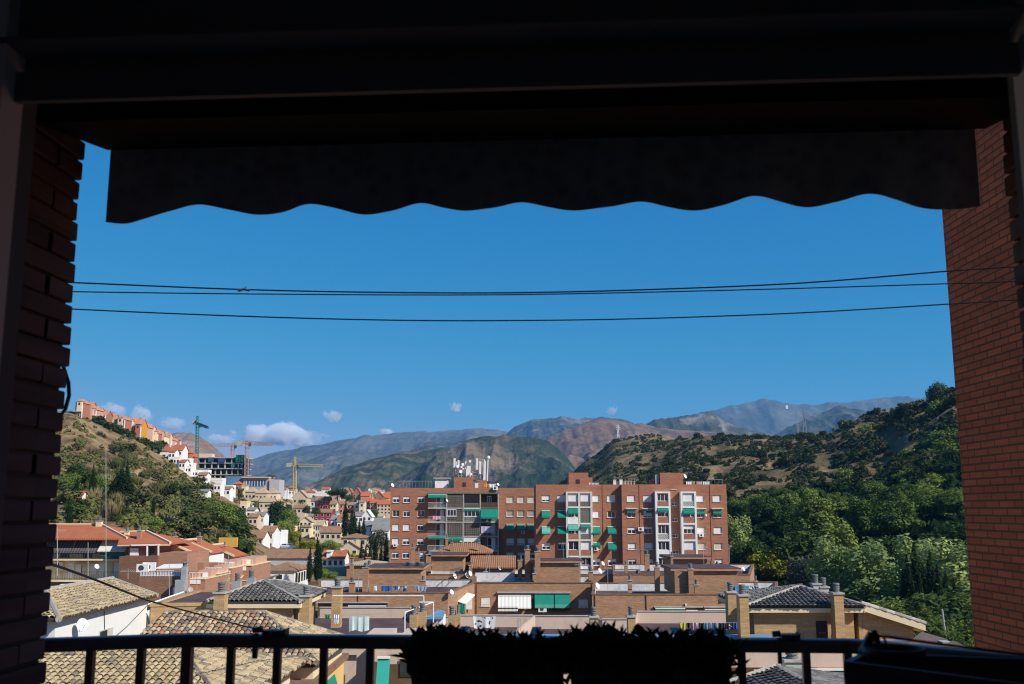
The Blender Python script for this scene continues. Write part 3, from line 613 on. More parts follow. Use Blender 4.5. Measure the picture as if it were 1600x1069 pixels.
COWL = M('concrete_cowl', (0.15,0.16,0.16), 0.9, 0.25, 3.0)
DMET = M('dark_metal', (0.06,0.06,0.065), 0.5, 0.2)
BLUEC = M('blue_metal_coping', (0.16,0.30,0.44), 0.4, 0.12, 1.0, spec=0.4)
WOODD = M('brown_wood', (0.10,0.045,0.03), 0.7, 0.2)
GWHITE = M('terrace_whitewash', (0.68,0.68,0.68), 0.85, 0.1, 0.7, grime=((0.34,0.33,0.32), 0.8, 0.7))
TERRA = STR('orange_tiles', (0.40,0.115,0.045), (0.52,0.16,0.065), 0.25, 'x', var=0.14)
BROWNT = STR('brown_roof_tiles', (0.22,0.12,0.07), (0.38,0.22,0.13), 0.3, 'x', var=0.25)
BEIGET = STR('beige_roof_tiles', (0.34,0.26,0.17), (0.52,0.41,0.27), 0.3, 'x', var=0.25)
GREYT = STR('grey_roof_tiles', (0.15,0.145,0.14), (0.32,0.31,0.29), 0.3, 'x', var=0.2)
REDT = STR('red_roof_tiles', (0.33,0.10,0.055), (0.44,0.15,0.08), 0.3, 'x', var=0.2)
T_GREY = TILE('grey_barrel_tiles', [(0.0,(0.105,0.10,0.095)),(0.5,(0.16,0.152,0.143)),(1.0,(0.23,0.215,0.20))])
T_OLD = TILE('old_barrel_tiles', [(0.0,(0.21,0.18,0.14)),(0.25,(0.37,0.29,0.175)),(0.6,(0.50,0.39,0.225)),(0.88,(0.54,0.43,0.26)),(1.0,(0.41,0.29,0.18))])
T_MIX = TILE('mixed_barrel_tiles', [(0.0,(0.16,0.13,0.11)),(0.3,(0.27,0.19,0.14)),(0.5,(0.40,0.28,0.18)),(0.7,(0.53,0.42,0.26)),(0.93,(0.42,0.29,0.19)),(1.0,(0.45,0.20,0.11))])
T_RDG = TILE('ridge_barrel_tiles', [(0.0,(0.14,0.12,0.10)),(0.5,(0.30,0.23,0.16)),(1.0,(0.42,0.33,0.22))])
MORT = M('roof_mortar', (0.36,0.33,0.28), 0.95, 0.3, 5)
DARKB = M('roof_bed', (0.06,0.05,0.04), 0.95, 0.2)

def pip(p, poly):
    c = False; n = len(poly); j = n-1
    for i in range(n):
        a, b = poly[i], poly[j]
        if (a[1] > p[1]) != (b[1] > p[1]) and p[0] < (b[0]-a[0])*(p[1]-a[1])/(b[1]-a[1]) + a[0]: c = not c
        j = i
    return c
def tile_face(poly, down, w, l, mb, bed, jit=0.012, seg=5):
    """barrel tiles laid in columns down a roof face (poly is planar), on a dark bed"""
    poly = [Vector(p) for p in poly]; n = (poly[1]-poly[0]).cross(poly[2]-poly[0]).normalized()
    if n.z < 0: n = -n
    d = Vector(down); d = (d - n*d.dot(n)).normalized(); s = n.cross(d); o = poly[0]
    P2 = [((p-o).dot(s), (p-o).dot(d)) for p in poly]
    a0, a1 = min(p[0] for p in P2), max(p[0] for p in P2); b0, b1 = min(p[1] for p in P2), max(p[1] for p in P2)
    na = max(1, round((a1-a0)/w)); w = (a1-a0)/na; r0 = w*0.46
    for i in range(na):
        a = a0 + (i+.5)*w; b = b0 + l*0.5 - l*random.random()*0.3
        while b < b1 + l*0.3:
            if pip((a, min(b, b1-0.01)), P2):
                ja, jb, jz = random.uniform(-jit,jit), random.uniform(-jit,jit)*2, random.uniform(0,jit)
                vs = []
                for e, (bb, rr, zz) in enumerate(((b-l*.58, r0*.84, 0.0), (b+l*.52, r0*1.03, 0.022))):
                    for k in range(seg+1):
                        t = math.pi*k/seg
                        vs.append(o + s*(a+ja+rr*math.cos(t)) + d*(bb+jb) + n*(rr*math.sin(t)*.8 + zz + jz))
                mb.add(vs, [(k, k+1, seg+2+k, seg+1+k) for k in range(seg)])
            b += l
    bed.slab([p - n*0.01 for p in poly], 0.12)
def hip_tiles(mb, p0, p1, r, l=0.38):
    p0, p1 = Vector(p0), Vector(p1); m = max(1, int((p1-p0).length/l))
    for i in range(m):
        a = p0.lerp(p1, i/m); b = p0.lerp(p1, (i+1.12)/m) if i < m-1 else p1
        mb.tube([a + Vector((0,0,.02)), b], r*.9, 8, r*1.08)

SKIN = {}
def skin(par, x0, x1, z0, z1, y, th, m):
    """outer brick leaf with real openings for the windows"""
    hs = [h for h in SKIN[(par.name, round(y, 3))] if h[1] > x0 and h[0] < x1]; xs = sorted({x0, x1, *[v for h in hs for v in (h[0], h[1])]}); mb = MB()
    for a, b in zip(xs, xs[1:]):
        if b - a < 1e-4: continue
        cut = sorted((h[2], h[3]) for h in hs if h[0] < (a+b)/2 < h[1]); z = z0
        for c0, c1 in cut + [(z1, z1)]:
            if c0 - z > 1e-4: mb.box(a, b, y, y+th, z, c0)
            z = max(z, c1)
    return mb.build('wall_face', m, par)
def window(par, x0, x1, y, z0, z1, shut=0.5, sm=None, fm=None, mull=1, sill=True, face=-1):
    """window on a wall facing the camera (plane y): frame, pane and roller shutter"""
    fm = fm or WFRAME; t = min(0.09, (x1-x0)*.1); rec = 0
    hl = SKIN.get((par.name, round(y, 3)))
    if hl is not None: hl.append((x0,x1,z0,z1)); y += .2; rec = .2
    f = MB(); f.box(x0,x0+t,y-.05,y,z0,z1).box(x1-t,x1,y-.05,y,z0,z1).box(x0+t,x1-t,y-.05,y,z0,z0+t).box(x0+t,x1-t,y-.05,y,z1-t,z1)
    zc = z1 - t - (z1-z0-2*t)*shut
    for k in range(mull):
        xm = x0 + (x1-x0)*(k+1)/(mull+1)
        if shut < 0.9: f.box(xm-.04,xm+.04,y-.045,y,z0+t,zc)
    if sill: f.box(x0-.04 if rec else x0-.08,x1+.04 if rec else x1+.08,y-.09-rec*1.15,y-rec if rec else y,z0-.07,z0-.003)
    w = f.build('window', fm, par)
    if shut < 0.95: MB().box(x0+t,x1-t,y-.015,y,z0+t,zc).build('pane', GLASS, w)
    if shut > 0.05: MB().box(x0+t,x1-t,y-.035,y,zc,z1-t).build('shutter', sm or WSHUT, w)
    return w
def awning(par, x0, x1, y, z1, drop, out, m=None, val=0.2, name='awning'):
    """cloth awning: sloping sheet with end cheeks of rail, roller and scalloped valance"""
    m = m or GREEN; a = MB(); n = max(6, int((x1-x0)/.18)); vs = []; 
    a.add([(x0,y,z1),(x1,y,z1),(x1,y-out,z1-drop),(x0,y-out,z1-drop),(x0,y,z1-.03),(x1,y,z1-.03),(x1,y-out,z1-drop-.03),(x0,y-out,z1-drop-.03)], [(0,1,2,3),(7,6,5,4),(0,4,5,1),(2,6,7,3),(1,5,6,2),(0,3,7,4)])
    for i in range(n):
        xa, xb = x0+(x1-x0)*i/n, x0+(x1-x0)*(i+1)/n; zz = z1-drop
        a.add([(xa,y-out,zz),(xb,y-out,zz),(xb,y-out,zz-val),((xa+xb)/2,y-out,zz-val*1.3),(xa,y-out,zz-val)], [(0,4,3,2,1)])
    o = a.build(name, m, par)
    MB().box(x0,x1,y-.1,y,z1+.003,z1+.11).build('roller', WFRAME, o); return o
def cowl(par, x, y, z, r, kind=0):
    mb = MB()
    k = .8
    if kind == 0: mb.lathe((x,y,z), [(r*.95,0),(r*.95,.1*k),(r*.78,.12*k),(r*.78,.17*k),(r*1.0,.19*k),(r*1.0,.26*k),(r*.78,.28*k),(r*.78,.33*k),(r*1.02,.35*k),(r*1.02,.44*k),(r*.78,.46*k),(r*.78,.5*k),(r*1.05,.52*k),(r*1.05,.62*k),(r*.9,.66*k)], 14)
    else: mb.lathe((x,y,z), [(r*.7,0),(r*.7,.35),(r*1.1,.36),(r*1.1,.42),(r*.3,.55)], 12)
    return mb.build('cowl', COWL, par)
def chimney(par, px0, px1, pyt, pyb, d, m, dep=None, cowls=1, kind=0, cap=True):
    x0, x1 = X(px0,d), X(px1,d); z1, z0 = Z(pyt,d), Z(pyb,d); dep = dep or (x1-x0)
    b = MB().box(x0,x1,d,d+dep,z0,z1)
    c = b.build('chimney', m, par)
    if cap: MB().box(x0-.07,x1+.07,d-.07,d+dep+.07,z1+.002,z1+.09).build('cap', CONC, c)
    for k in range(cowls):
        cowl(c, x0+(x1-x0)*(k+.5)/cowls, d+dep/2, z1+(.092 if cap else .002), min((x1-x0)/cowls, dep)*.36, kind)
    return c
def acunit(par, px, py, d, w=0.85):
    x = X(px,d); z = Z(py,d); h = w*.68
    c = MB().box(x-w/2,x+w/2,d-.38,d-.04,z-h/2,z+h/2).build('air_conditioner', WFRAME, par)
    MB().lathe((0,0,0), [(h*.42,0),(h*.42,.03),(h*.2,.035),(h*.05,.05)], 14)
    f = MB(); n = 14
    f.add([(x-.1*w+h*.36*math.cos(t*2*math.pi/n), d-.385, z+h*.36*math.sin(t*2*math.pi/n)) for t in range(n)], [tuple(range(n))]); f.build('fan_grille', DMET, c); return c
def satdish(par, px, py, d, rpx, aim=(0.75,-.6,.5), m=None):
    c = U(px,py,d); r = W(rpx,d); mb = MB().dish(c, aim, r); a = Vector(aim).normalized()
    mb.bar(c - a*r*.36, c - a*r*.7 - Vector((0,0,r*.9)), .05); mb.bar(c-a*r*.1-Vector((0,0,r)), c+a*r*.7, .03)
    return mb.build('satellite_dish', m or WFRAME, par)
def rail_fence(mb, p0, p1, h, step=0.14, t=0.025):
    p0, p1 = Vector(p0), Vector(p1); up = Vector((0,0,h)); n = max(1, int((p1-p0).length/step))
    mb.bar(p0+up, p1+up, t*2); mb.bar(p0+Vector((0,0,.08)), p1+Vector((0,0,.08)), t*1.5)
    for i in range(n+1): q = p0.lerp(p1, i/n); mb.bar(q, q+up, t)
    return mb
# ------------------------------------------------------------------ the two towers
DL = 205.0
lt = thing('apartment_tower', 'left half of the brick tower, with lattice loggias and phone masts on its roof', 'apartment tower', (X(720,DL),DL,0))
xl = lambda px: X(px,DL,815); zl = lambda py: Z(py,DL)
SKIN[(lt.name, round(DL,3))] = []
MB().box(xl(609.5),xl(845),DL+.28,DL+15,-1,zl(762.5)-1).build('wall', B_TOW, lt)
MB().ring([(xl(609.5),DL),(xl(845),DL),(xl(845),DL+15),(xl(609.5),DL+15)], .3, zl(762.5)-1, zl(762.5)).build('parapet', B_TOW, lt)
rows = [780.5, 802.5, 824.0, 846.0, 867.5, 889]
sh = [[.45,.4,.35],[.05,.2,.06],[.97,.97,.25],[.97,.5,.6],[.3,.3,.9],[.5,.5,.5]]
for r_, py in enumerate(rows):
    for c_, px in enumerate((618.5, 635, 657.5)):
        px2 = px - (805-py)*-0.018*1 if False else px
        window(lt, xl(px2-5.4), xl(px2+5.4), DL, zl(py+5), zl(py-5), sh[r_][c_], mull=1)
acunit(lt, 618, 852, DL)
# loggia bay, standing forward of the wall
yb = DL - 1.3; bx = [670, 698, 724.2, 750.6, 778.6]; bz = [771.5, 793.5, 815.5, 837.5, 860, 882]
lg = MB()
for z in bz[1:]: lg.box(xl(bx[0])-.1, xl(bx[-1]), yb-.12, DL-.02, zl(z)-.22, zl(z))
lg.build('balcony_slab', CONC, lt)
tp_ = MB().box(xl(bx[0])-.1, xl(bx[-1]), yb-.15, DL-.02, zl(bz[0])-.05, zl(bz[0])+.2).build('loggia_roof', M('green_felt',(0.10,0.17,0.13),.9,.2), lt)
for x in bx[1:]: MB().box(xl(x)-.12, xl(x)+.12, yb-.1, DL-.02, zl(882), zl(bz[0])-.052).build('pier', CONC, lt)
def latt(c, r, f0=0.0, f1=1.0, m=None, u0=0, u1=1):
    x0, x1 = xl(bx[c])+.14, xl(bx[c+1])-.14; x0, x1 = x0+(x1-x0)*u0, x0+(x1-x0)*u1; z1, z0 = zl(bz[r])-.24, zl(bz[r+1])+.01
    za, zb_ = z0+(z1-z0)*f0, z0+(z1-z0)*f1
    mb = MB(); nx = max(2, int((x1-x0)/.42)); nz = max(2, int((zb_-za)/.42)); sx, sz = (x1-x0)/nx, (zb_-za)/nz
    for i in range(nx):
        for k in range(nz):
            xa, zz = x0+i*sx, za+k*sz; cx_, cz_ = xa+sx/2, zz+sz/2; q = .11
            mb.box(xa, xa+sx, yb-.02, yb+.08, zz, zz+q*.6).box(xa, xa+q*.6, yb-.02, yb+.08, zz+q*.6, zz+sz)
            mb.add([(cx_-q,yb-.03,cz_),(cx_,yb-.03,cz_-q),(cx_+q,yb-.03,cz_),(cx_,yb-.03,cz_+q)], [(0,1,2,3)])
    mb.box(x0,x1,yb+.1,yb+.15,za,zb_)
    return mb.build('lattice_screen', m or LATT, lt)
latt(1,0); latt(1,1,0,1,u0=.62); latt(1,1,0,.42,u1=.62); latt(1,2); latt(2,2); latt(2,0,0,.36); latt(2,1,0,.40,m=GSHUT)
def cell(c, r): return xl(bx[c])+.14, xl(bx[c+1])-.14, zl(bz[r+1])+.01, zl(bz[r])-.24
x0,x1,z0,z1 = cell(1,1); window(lt, x0, x0+(x1-x0)*.6, yb, z0+(z1-z0)*.44, z1, .1, mull=2)
x0,x1,z0,z1 = cell(2,1); window(lt, x0, x1, yb, z0+(z1-z0)*.42, z1-.25, .05, mull=3); awning(lt, x0, x1, yb-.06, z1+.02, .25, .12)
x0,x1,z0,z1 = cell(2,0); MB().box(x0,x1,DL-.05,DL-.02,z0+1,z1).build('glazing', GLASS, lt)
for c,r in ((0,0),(0,1),(0,2),(0,3),(3,0),(3,1),(3,2),(3,3)):
    x0,x1,z0,z1 = cell(c,r)
    if c == 3 and r == 0: 
        MB().box(x0,x1,yb+.02,yb+.08,z0,z0+1.05).build('balustrade', WOODD, lt); MB().box(x0,x1,DL-.06,DL-.02,z0,z1).build('wood_cladding', WOODD, lt); window(lt, x0+1.2, x0+2.1, DL-.07, z0+.9, z1-.2, .1)
    else:
        rail_fence(MB(), (x0-(.2 if c==0 else 0),yb+.02,z0), (x1,yb+.02,z0), 1.0, .2).build('balustrade', WFRAME if r != 2 else MET, lt)
        d_ = MB().box(x0+1.3,x0+2.9,DL-.06,DL-.02,z0,z1-.1).build('balcony_door', WFRAME, lt); MB().box(x0+1.4,x0+2.1,DL-.075,DL-.06,z0+.1,z1-.2).build('pane', GLASS, d_)
x0,x1,z0,z1 = cell(0,0); awning(lt, x0-.2, x1, yb-.02, z1+.05, .45, .5)
x0,x1,z0,z1 = cell(0,3); awning(lt, x0-.2, x1, yb-.02, z1+.15, .3, .4); MB().box(x0,x1-.6,yb-.25,yb-.02,z0-.6,z0-.2).build('flower_box', GREEN, lt)
x0,x1,z0,z1 = cell(3,1); awning(lt, x0, x1+.1, yb-.02, z1+.05, 1.75, 1.3)
x0,x1,z0,z1 = cell(1,3); awning(lt, x0, x1, yb-.02, z1+.1, .5, .4)
x0,x1,z0,z1 = cell(2,3); window(lt, x0, x1, yb, z0+.4, z1, .4, mull=3); x0,x1,z0,z1 = cell(1,3); window(lt, x0, x1, yb, z0+.4, z1-.5, .2, mull=2)
satdish(lt, 698.5, 782, yb-.4, 2.4)
for r_, py in enumerate((781, 802.5, 824, 846.5, 868.5)):
    for c_, px in enumerate((797, 814, 830)):
        window(lt, xl(px-5.6), xl(px+5.6), DL, zl(py+5), zl(py-5), [.97,.93,.5,.85,.4][r_], [CSHUT,GSHUT,WSHUT,WSHUT,WSHUT][r_])
        if r_ == 2: awning(lt, xl(px-6), xl(px+6), DL-.06, zl(py-4.5), 1.0, 1.35)
acunit(lt, 817.5, 832, DL, .7)
skin(lt, xl(609.5), xl(845), -1, zl(762.5)-1, DL, .28, B_TOW)
x0,x1,z0,z1 = cell(3,2)
# left tower roof
MB().box(xl(708),xl(741),DL+1.5,DL+6,zl(764),zl(745.5)).build('stair_housing', B_TOW, lt); MB().box(xl(747),xl(759.5),DL+2,DL+6,zl(764),zl(750)).build('tank_housing', B_TOW, lt)
h_ = MB().box(xl(741.3),xl(746.5),DL+1.6,DL+6,zl(764),zl(750)).build('stair_door_housing', WHITE, lt); MB().slab([(xl(740.8),DL+1.3,zl(748.5)),(xl(748),DL+1.3,zl(751)),(xl(748),DL+6.2,zl(751)),(xl(740.8),DL+6.2,zl(748.5))],.12).build('roof', REDT, h_)
MB().box(xl(722),xl(727),DL+1.44,DL+1.49,zl(760),zl(753.5)).build('stair_window', GLASS, lt)
wb = MB().box(xl(677),xl(697),DL+3,DL+7,zl(766),zl(747)).build('lift_room', WHITE, lt); MB().box(xl(674.5),xl(700.5),DL+2.6,DL+7.4,zl(746.9),zl(746)).build('roof', WHITE, wb)
rail_fence(MB(), (xl(618),DL+1.2,zl(764)), (xl(673),DL+1.2,zl(764)), 1.6, .6, .03).build('roof_railing', MET, lt)
satdish(lt, 613.5, 758, DL+.8, 3.2); acunit(lt, 774, 763, DL-.2, 1.0); satdish(lt, 778.5, 757, DL+1, 2.5)
# --- phone masts
tm = thing('phone_mast', 'cluster of white phone antennas, drums and poles on the roof of the left tower', 'phone mast', (xl(725),DL+3,zl(745.5)))
AN = M('antenna_white', (0.74,0.74,0.72), 0.5, 0.05); yq = DL+3.0
for px, pt, pb, w_ in ((708,715,730,.42),(710.5,720,735,.3),(714.5,718,735,.4),(726,720,732,.34),(744,715,733,.42),(749,720,740,.4),(730,727,744,.95)):
    MB().box(xl(px)-w_/2,xl(px)+w_/2,yq,yq+.3,zl(pb),zl(pt)).build('panel_antenna', AN, tm)
p_ = MB()
for px, pt in ((708,716),(711,722),(714.5,719),(719,728),(726,714),(734,722),(744,716),(749,722),(737,735)): p_.tube([(xl(px),yq+.4,zl(747)),(xl(px),yq+.4,zl(pt))], .07, 6)
for pz in (732, 738, 742): p_.bar((xl(706),yq+.4,zl(pz)), (xl(751),yq+.4,zl(pz)), .07)
p_.build('pole', MET, tm)
for px, py, r in ((714,729,2.4),(719,737,2.6),(734.5,721,2.2),(722,726,2.2),(735,741,1.8),(720,730,1.5),(750,740,1.3),(724,733,1.2)):
    c = U(px,py,yq-.3); rr = W(r,DL); a = Vector((random.uniform(-.5,.6),-1,0)).normalized(); MB().tube([c, c+a*.45], rr, 12).build('drum_antenna', AN, tm)
tw = MB().add([(xl(754),yq,zl(751)),(xl(758.5),yq,zl(751)),(xl(762),yq,zl(716)),(xl(755.2),yq,zl(716)),(xl(754),yq+1.2,zl(751)),(xl(758.5),yq+1.2,zl(751)),(xl(762),yq+1.2,zl(716)),(xl(755.2),yq+1.2,zl(716))],[(0,1,2,3),(7,6,5,4),(1,5,6,2),(4,0,3,7),(3,2,6,7)]).tube([(xl(760.5),yq-.1,zl(751)),(xl(761.5),yq-.1,zl(713))],.12,6); tw.build('tapered_cabinet', AN, tm)
MB().lathe((xl(762),yq,zl(714)),[(.3,-.3),(.42,0),(.3,.3),(.05,.4)],10).build('beacon', AN, tm)
# right tower
DR = 183.0
rt = thing('apartment_tower', 'right half of the brick tower, nearer and wider, with three white glazed bays', 'apartment tower', (X(985,DR),DR,0))
xr = lambda px: X(px,DR,815); zr = lambda py: Z(py,DR)
SKIN[(rt.name, round(DR,3))] = []; SKIN[(rt.name, round(DR-1.2,3))] = []
MB().prism([(xr(837.5),DR+.28),(xr(971),DR+.28),(xr(971),DR-.92),(xr(1134.5),DR-.92),(xr(1134.5),DR+16),(xr(837.5),DR+16)], -1, zr(757.3)-1).build('wall', B_TOW, rt)
MB().ring([(xr(837.5),DR),(xr(971),DR),(xr(971),DR-1.2),(xr(1134.5),DR-1.2),(xr(1134.5),DR+16),(xr(837.5),DR+16)], .3, zr(757.3)-1, zr(757.3)).build('parapet', B_TOW, rt)
RY = [779, 803.5, 828.5, 853.5, 878.5]
def rwin(px, r, s=.9, sm=None, mull=1, y=None): return window(rt, xr(px-6.4), xr(px+6.4), y or DR, zr(RY[r]+5.2), zr(RY[r]-5.2), s, sm, mull=mull)
def rawn(px, r, m=None, drop=1.0, out=1.35, y=None): return awning(rt, xr(px-6.6), xr(px+6.6), (y or DR)-.06, zr(RY[r]-5), drop, out, m)
for px, ss in ((853,(.75,.5,.6,.6,.5)),(877.5,(.97,.9,.9,.08,.3)),(930.5,(.97,.97,.5,.35,.5)),(955.5,(.97,.05,.5,.5,.5))):
    for r_ in range(5): rwin(px, r_, ss[r_])
for px, r_, m in ((853,1,None),(853,2,LGREEN),(877.5,1,None),(877.5,2,None),(930.5,2,None),(955.5,2,None),(955.5,3,None),(930.5,3,None),(877,4,None),(853,4,None)):
    rawn(px, r_, m, drop=.35 if (px,r_) == (930.5,3) else 1.0)
y2 = DR - 1.2
for px, ss, sm in ((985.5,(.97,.3,.45,.85,.3),WSHUT),(1011,(.97,.8,.25,.9,.6),WSHUT),(1093,(.97,.1,.95,.95,.9),WSHUT),(1119,(.97,.25,.95,.95,.6),WSHUT)):
    for r_ in range(5):
        rwin(px, r_, ss[r_], (CSHUT if r_ == 3 and px > 1050 else (GSHUT if (px == 1093 and r_ == 1) else sm)), y=y2)
        if r_ == 1: o = awning(rt, xr(px-6.6), xr(px+6.6), y2-.06, zr(RY[r_]-6), .2 if px in (1011,985.5) else .45, .25, GREEN, .22); MB().box(xr(px-9),xr(px+9),y2-.5,y2-.02,zr(RY[r_]-7)+.12,zr(RY[r_]-7)+.24).build('awning_box', WFRAME, rt)
for py in (763, 788, 812.5, 837.5, 862.5): window(rt, xr(1053-4.4), xr(1053+4.4), y2, zr(py+2.4), zr(py-2.4), .05)
acunit(rt, 1001.5, 827, y2, 1.0); acunit(rt, 1096, 836.5, y2, .8); acunit(rt, 931, 858, DR, .8); satdish(rt, 942.5, 880.5, DR-.9, 3.6); satdish(rt, 1103.5, 805, y2-.4, 2.0)
for px in (904.5-19, 1005.5, 938.5, 1065): pass
for px, y in ((995,y2),(1105,y2),(938.5,DR)): MB().tube([(xr(px)+.4,y-.05,zr(758)),(xr(px)+.4,y-.05,0)], .035, 6).build('drain_pipe', COPING, rt)
def bay(px0, px1, y, split, cells, top=768.5, out=1.3):
    yb = y - out; zs = [top, 791.5, 817, 842.5, 868]
    fr = MB(); pxs = [px0, px1] if not split else [px0, (px0+px1)/2, px1]
    for px in pxs: fr.box(xr(px)-.18, xr(px)+.18, yb, y, zr(892), zr(top))
    for z in zs: fr.box(xr(px0)+.18, xr(px1)-.18, yb+.004, y, zr(z)-.3, zr(z))
    f = fr.build('bay_frame', WFRAME if not split else M('bay_cream',(0.62,0.6,0.54),.8,.12,2), rt)
    MB().box(xr(px0)+.02, xr(px1)-.02, yb+.35, y-.01, zr(891), zr(top)-.31).build('bay_wall', WHITE, f)
    for (c, r, kind) in cells:
        if split: x0, x1 = xr(pxs[c])+.19, xr(pxs[c+1])-.19
        else: x0, x1 = xr(px0)+.19, xr(px1)-.19
        z1, z0 = zr(zs[r])-.31, (zr(zs[r+1]) if r < 4 else zr(891)); mid = z0+(z1-z0)*.4
        if 'b' in kind: MB().box(x0,x1,yb+.06,yb+.3,z0,mid-.02).build('brick_panel', B_TOW, rt)
        if 'l' in kind or 'L' in kind:
            top_ = z1 if 'L' in kind else mid-.02; l_ = MB(); nx = max(3,int((x1-x0)/.3)); nz = max(3,int((top_-z0)/.3))
            for i in range(nx):
                for k in range(nz):
                    cx_, cz_ = x0+(i+.5)*(x1-x0)/nx, z0+(k+.5)*(top_-z0)/nz; n = 8; rr = .13
                    for t in range(n): l_.bar((cx_+rr*math.cos(t*.785),yb+.1,cz_+rr*math.sin(t*.785)), (cx_+rr*math.cos(t*.785+.785),yb+.1,cz_+rr*math.sin(t*.785+.785)), .045)
            l_.build('lattice_screen', WFRAME if not split else LATT, rt); MB().box(x0,x1,yb+.2,yb+.25,z0,top_).build('screen_back', GSHUT, rt)
        if 'w' in kind: window(rt, x0, x1, yb+.3, mid, z1, .05, mull=2 if not split else 1, sill=False)
        if 's' in kind: window(rt, x0+.1, x1-.1, yb+.3, mid-.2 if 'b' not in kind else mid, z1, .96, sill=False)
        if 'h' in kind: window(rt, x0, x1, yb+.3, mid, z1, .5, mull=2, sill=False)
        if 'g' in kind: awning(rt, x0, x1, yb+.02, z1+.05, .5, .3, GREEN)
        if 'G' in kind: awning(rt, x0, x1, yb+.02, z1+.05, .9, .35, LGREEN if c == 0 and r == 2 else GREEN)
        if 'p' in kind: MB().box(x0,x1,yb+.04,yb+.3,z0,mid-.02).build('white_panel', WHITE, rt)
bay(885.5, 923.5, DR, True, [(0,0,'sl'),(1,0,'sl'),(0,1,'hpG'),(1,1,'L'),(0,2,'hbG'),(1,2,'slg'),(0,3,'wb'),(1,3,'sb'),(0,4,'wg'),(1,4,'w')])
bay(1023, 1043.5, y2, False, [(0,0,'wb'),(0,1,'hbg'),(0,2,'wl'),(0,3,'wp'),(0,4,'w')])
bay(1062.5, 1083.5, y2, False, [(0,0,'sl'),(0,1,'hbG'),(0,2,'hb'),(0,3,'sb'),(0,4,'h')])
skin(rt, xr(837.5), xr(971)-.001, -1, zr(757.3)-1, DR, .28, B_TOW); skin(rt, xr(971), xr(1134.5), -1, zr(757.3)-1, DR-1.2, .28, B_TOW)
# right tower roof
MB().box(xr(889.5),xr(920.5),DR+.6,DR+6,zr(760),zr(738.5)).build('stair_housing', B_TOW, rt); MB().box(xr(920.6),xr(928),DR+2,DR+5,zr(760),zr(745.5)).build('tank_housing', B_TOW, rt)
MB().box(xr(1034),xr(1070.5),y2+2,y2+8,zr(760),zr(738.5)).build('stair_housing', B_TOW, rt); MB().box(xr(1021),xr(1033.8),y2+3,y2+6,zr(760),zr(750)).build('tank_housing', B_TOW, rt)
MB().box(xr(901),xr(907),DR+.54,DR+.59,zr(755.5),zr(749)).build('stair_window', GLASS, rt); MB().box(xr(1027),xr(1033),y2+2.4,y2+3,zr(760),zr(741.5)).build('lift_duct', MET, rt); satdish(rt, 1070.8, 744, y2+2.6, 4)
for px, pt in ((962,747),(972,746.5)): chimney(rt, px-2.2, px+2.2, pt+3, 760, DR+2, WHITE, kind=1)
for px in (978.5, 983.5, 988, 993): chimney(rt, px-1.2, px+1.2, 753, 760, DR+3, CONC, kind=1)
rail_fence(MB(), (xr(1108),y2+1.4,zr(758.5)), (xr(1131),y2+1.4,zr(758.5)), 1.1, .9, .04).build('roof_railing', MET, rt)
# ------------------------------------------------------------------ cloth on the lines
def cloth(name, px0, px1, py0, py1, d, m, label, cat='laundry', folds=3.0, slant=0.0, group=None, amp=0.05):
    x0, x1 = X(px0,d,py0), X(px1,d,py0); z1, z0 = Z(py0,d), Z(py1,d); nx, nz = 22, 8; vs = []; fs = []
    ph = random.uniform(0,6); 
    for s_ in (0, .012):
        for k in range(nz+1):
            for i in range(nx+1):
                u, v = i/nx, k/nz; sag = .06*(z1-z0)*math.sin(math.pi*u)*(1-v)
                hem = .05*(z1-z0)*math.sin(u*9+ph)*v
                vs.append((x0+(x1-x0)*(u+slant*v*(.5-u)), d+s_ + amp*(.4+.6*v)*(math.sin(u*folds*6.28+ph)+.4*math.sin(u*folds*14+ph*2)), z1-(z1-z0)*v - sag - hem))
    m_ = (nx+1)*(nz+1)
    for k in range(nz):
        for i in range(nx):
            a = k*(nx+1)+i; fs += [(a,a+nx+1,a+nx+2,a+1),(m_+a,m_+a+1,m_+a+nx+2,m_+a+nx+1)]
    return tag(MB().add(vs, fs).build(name, m, smooth=True), label, cat, group)
CL = {k: M('cloth_'+k, c, .9, .12, 3) for k, c in dict(white=(.74,.75,.75), pale=(.55,.66,.66), blue=(.035,.11,.30), sky=(.05,.22,.42), green=(.06,.22,.10), grey=(.30,.33,.40), black=(.02,.02,.025), pink=(.6,.35,.42), lilac=(.5,.45,.6), yellow=(.48,.44,.06), cyan=(.10,.36,.45), orange=(.8,.3,.03)).items()}
def printed(name, base, ink, scale, thr):
    m, t, p, N, L = nodes(name); g = N('NewGeometry'); n = N('TexNoise'); n.inputs['Scale'].default_value = scale; n.inputs['Detail'].default_value = 3; L(g.outputs['Position'], n.inputs['Vector'])
    r = ramp(N, [(thr, ink), (thr+.03, base)]); L(n.outputs['Fac'], r.inputs[0]); L(r.outputs[0], p.inputs['Base Color']); p.inputs['Roughness'].default_value = .9; return m
SCRIB = printed('printed_sheet', (.62,.64,.66), (.03,.03,.04), 4.0, .40); BLUEPR = printed('blue_printed_cloth', (.7,.72,.75), (.03,.09,.28), 3.0, .52); FLORAL = printed('dark_printed_cloth', (.03,.03,.05), (.5,.5,.6), 5.0, .38)
x_ = cell(3,2)
cloth('laundry_sheet', 752, 771, 822, 833, yb-.25, CL['lilac'], 'lilac and white washing over a balcony rail of the left tower, under the green awning')
cloth('laundry_towel', 676, 690, 806, 812, yb-.2, CL['pink'], 'small pink washing on the left-column balcony of the left tower')
cloth('laundry_sheet', 756, 764, 756, 761.5, DL+1.2, CL['orange'], 'orange cloth on the roof line of the left tower, under the antennas')
cloth('laundry_sheet', 764, 777, 756, 762, DL+1.1, CL['white'], 'white flowered sheets on the roof line of the left tower')
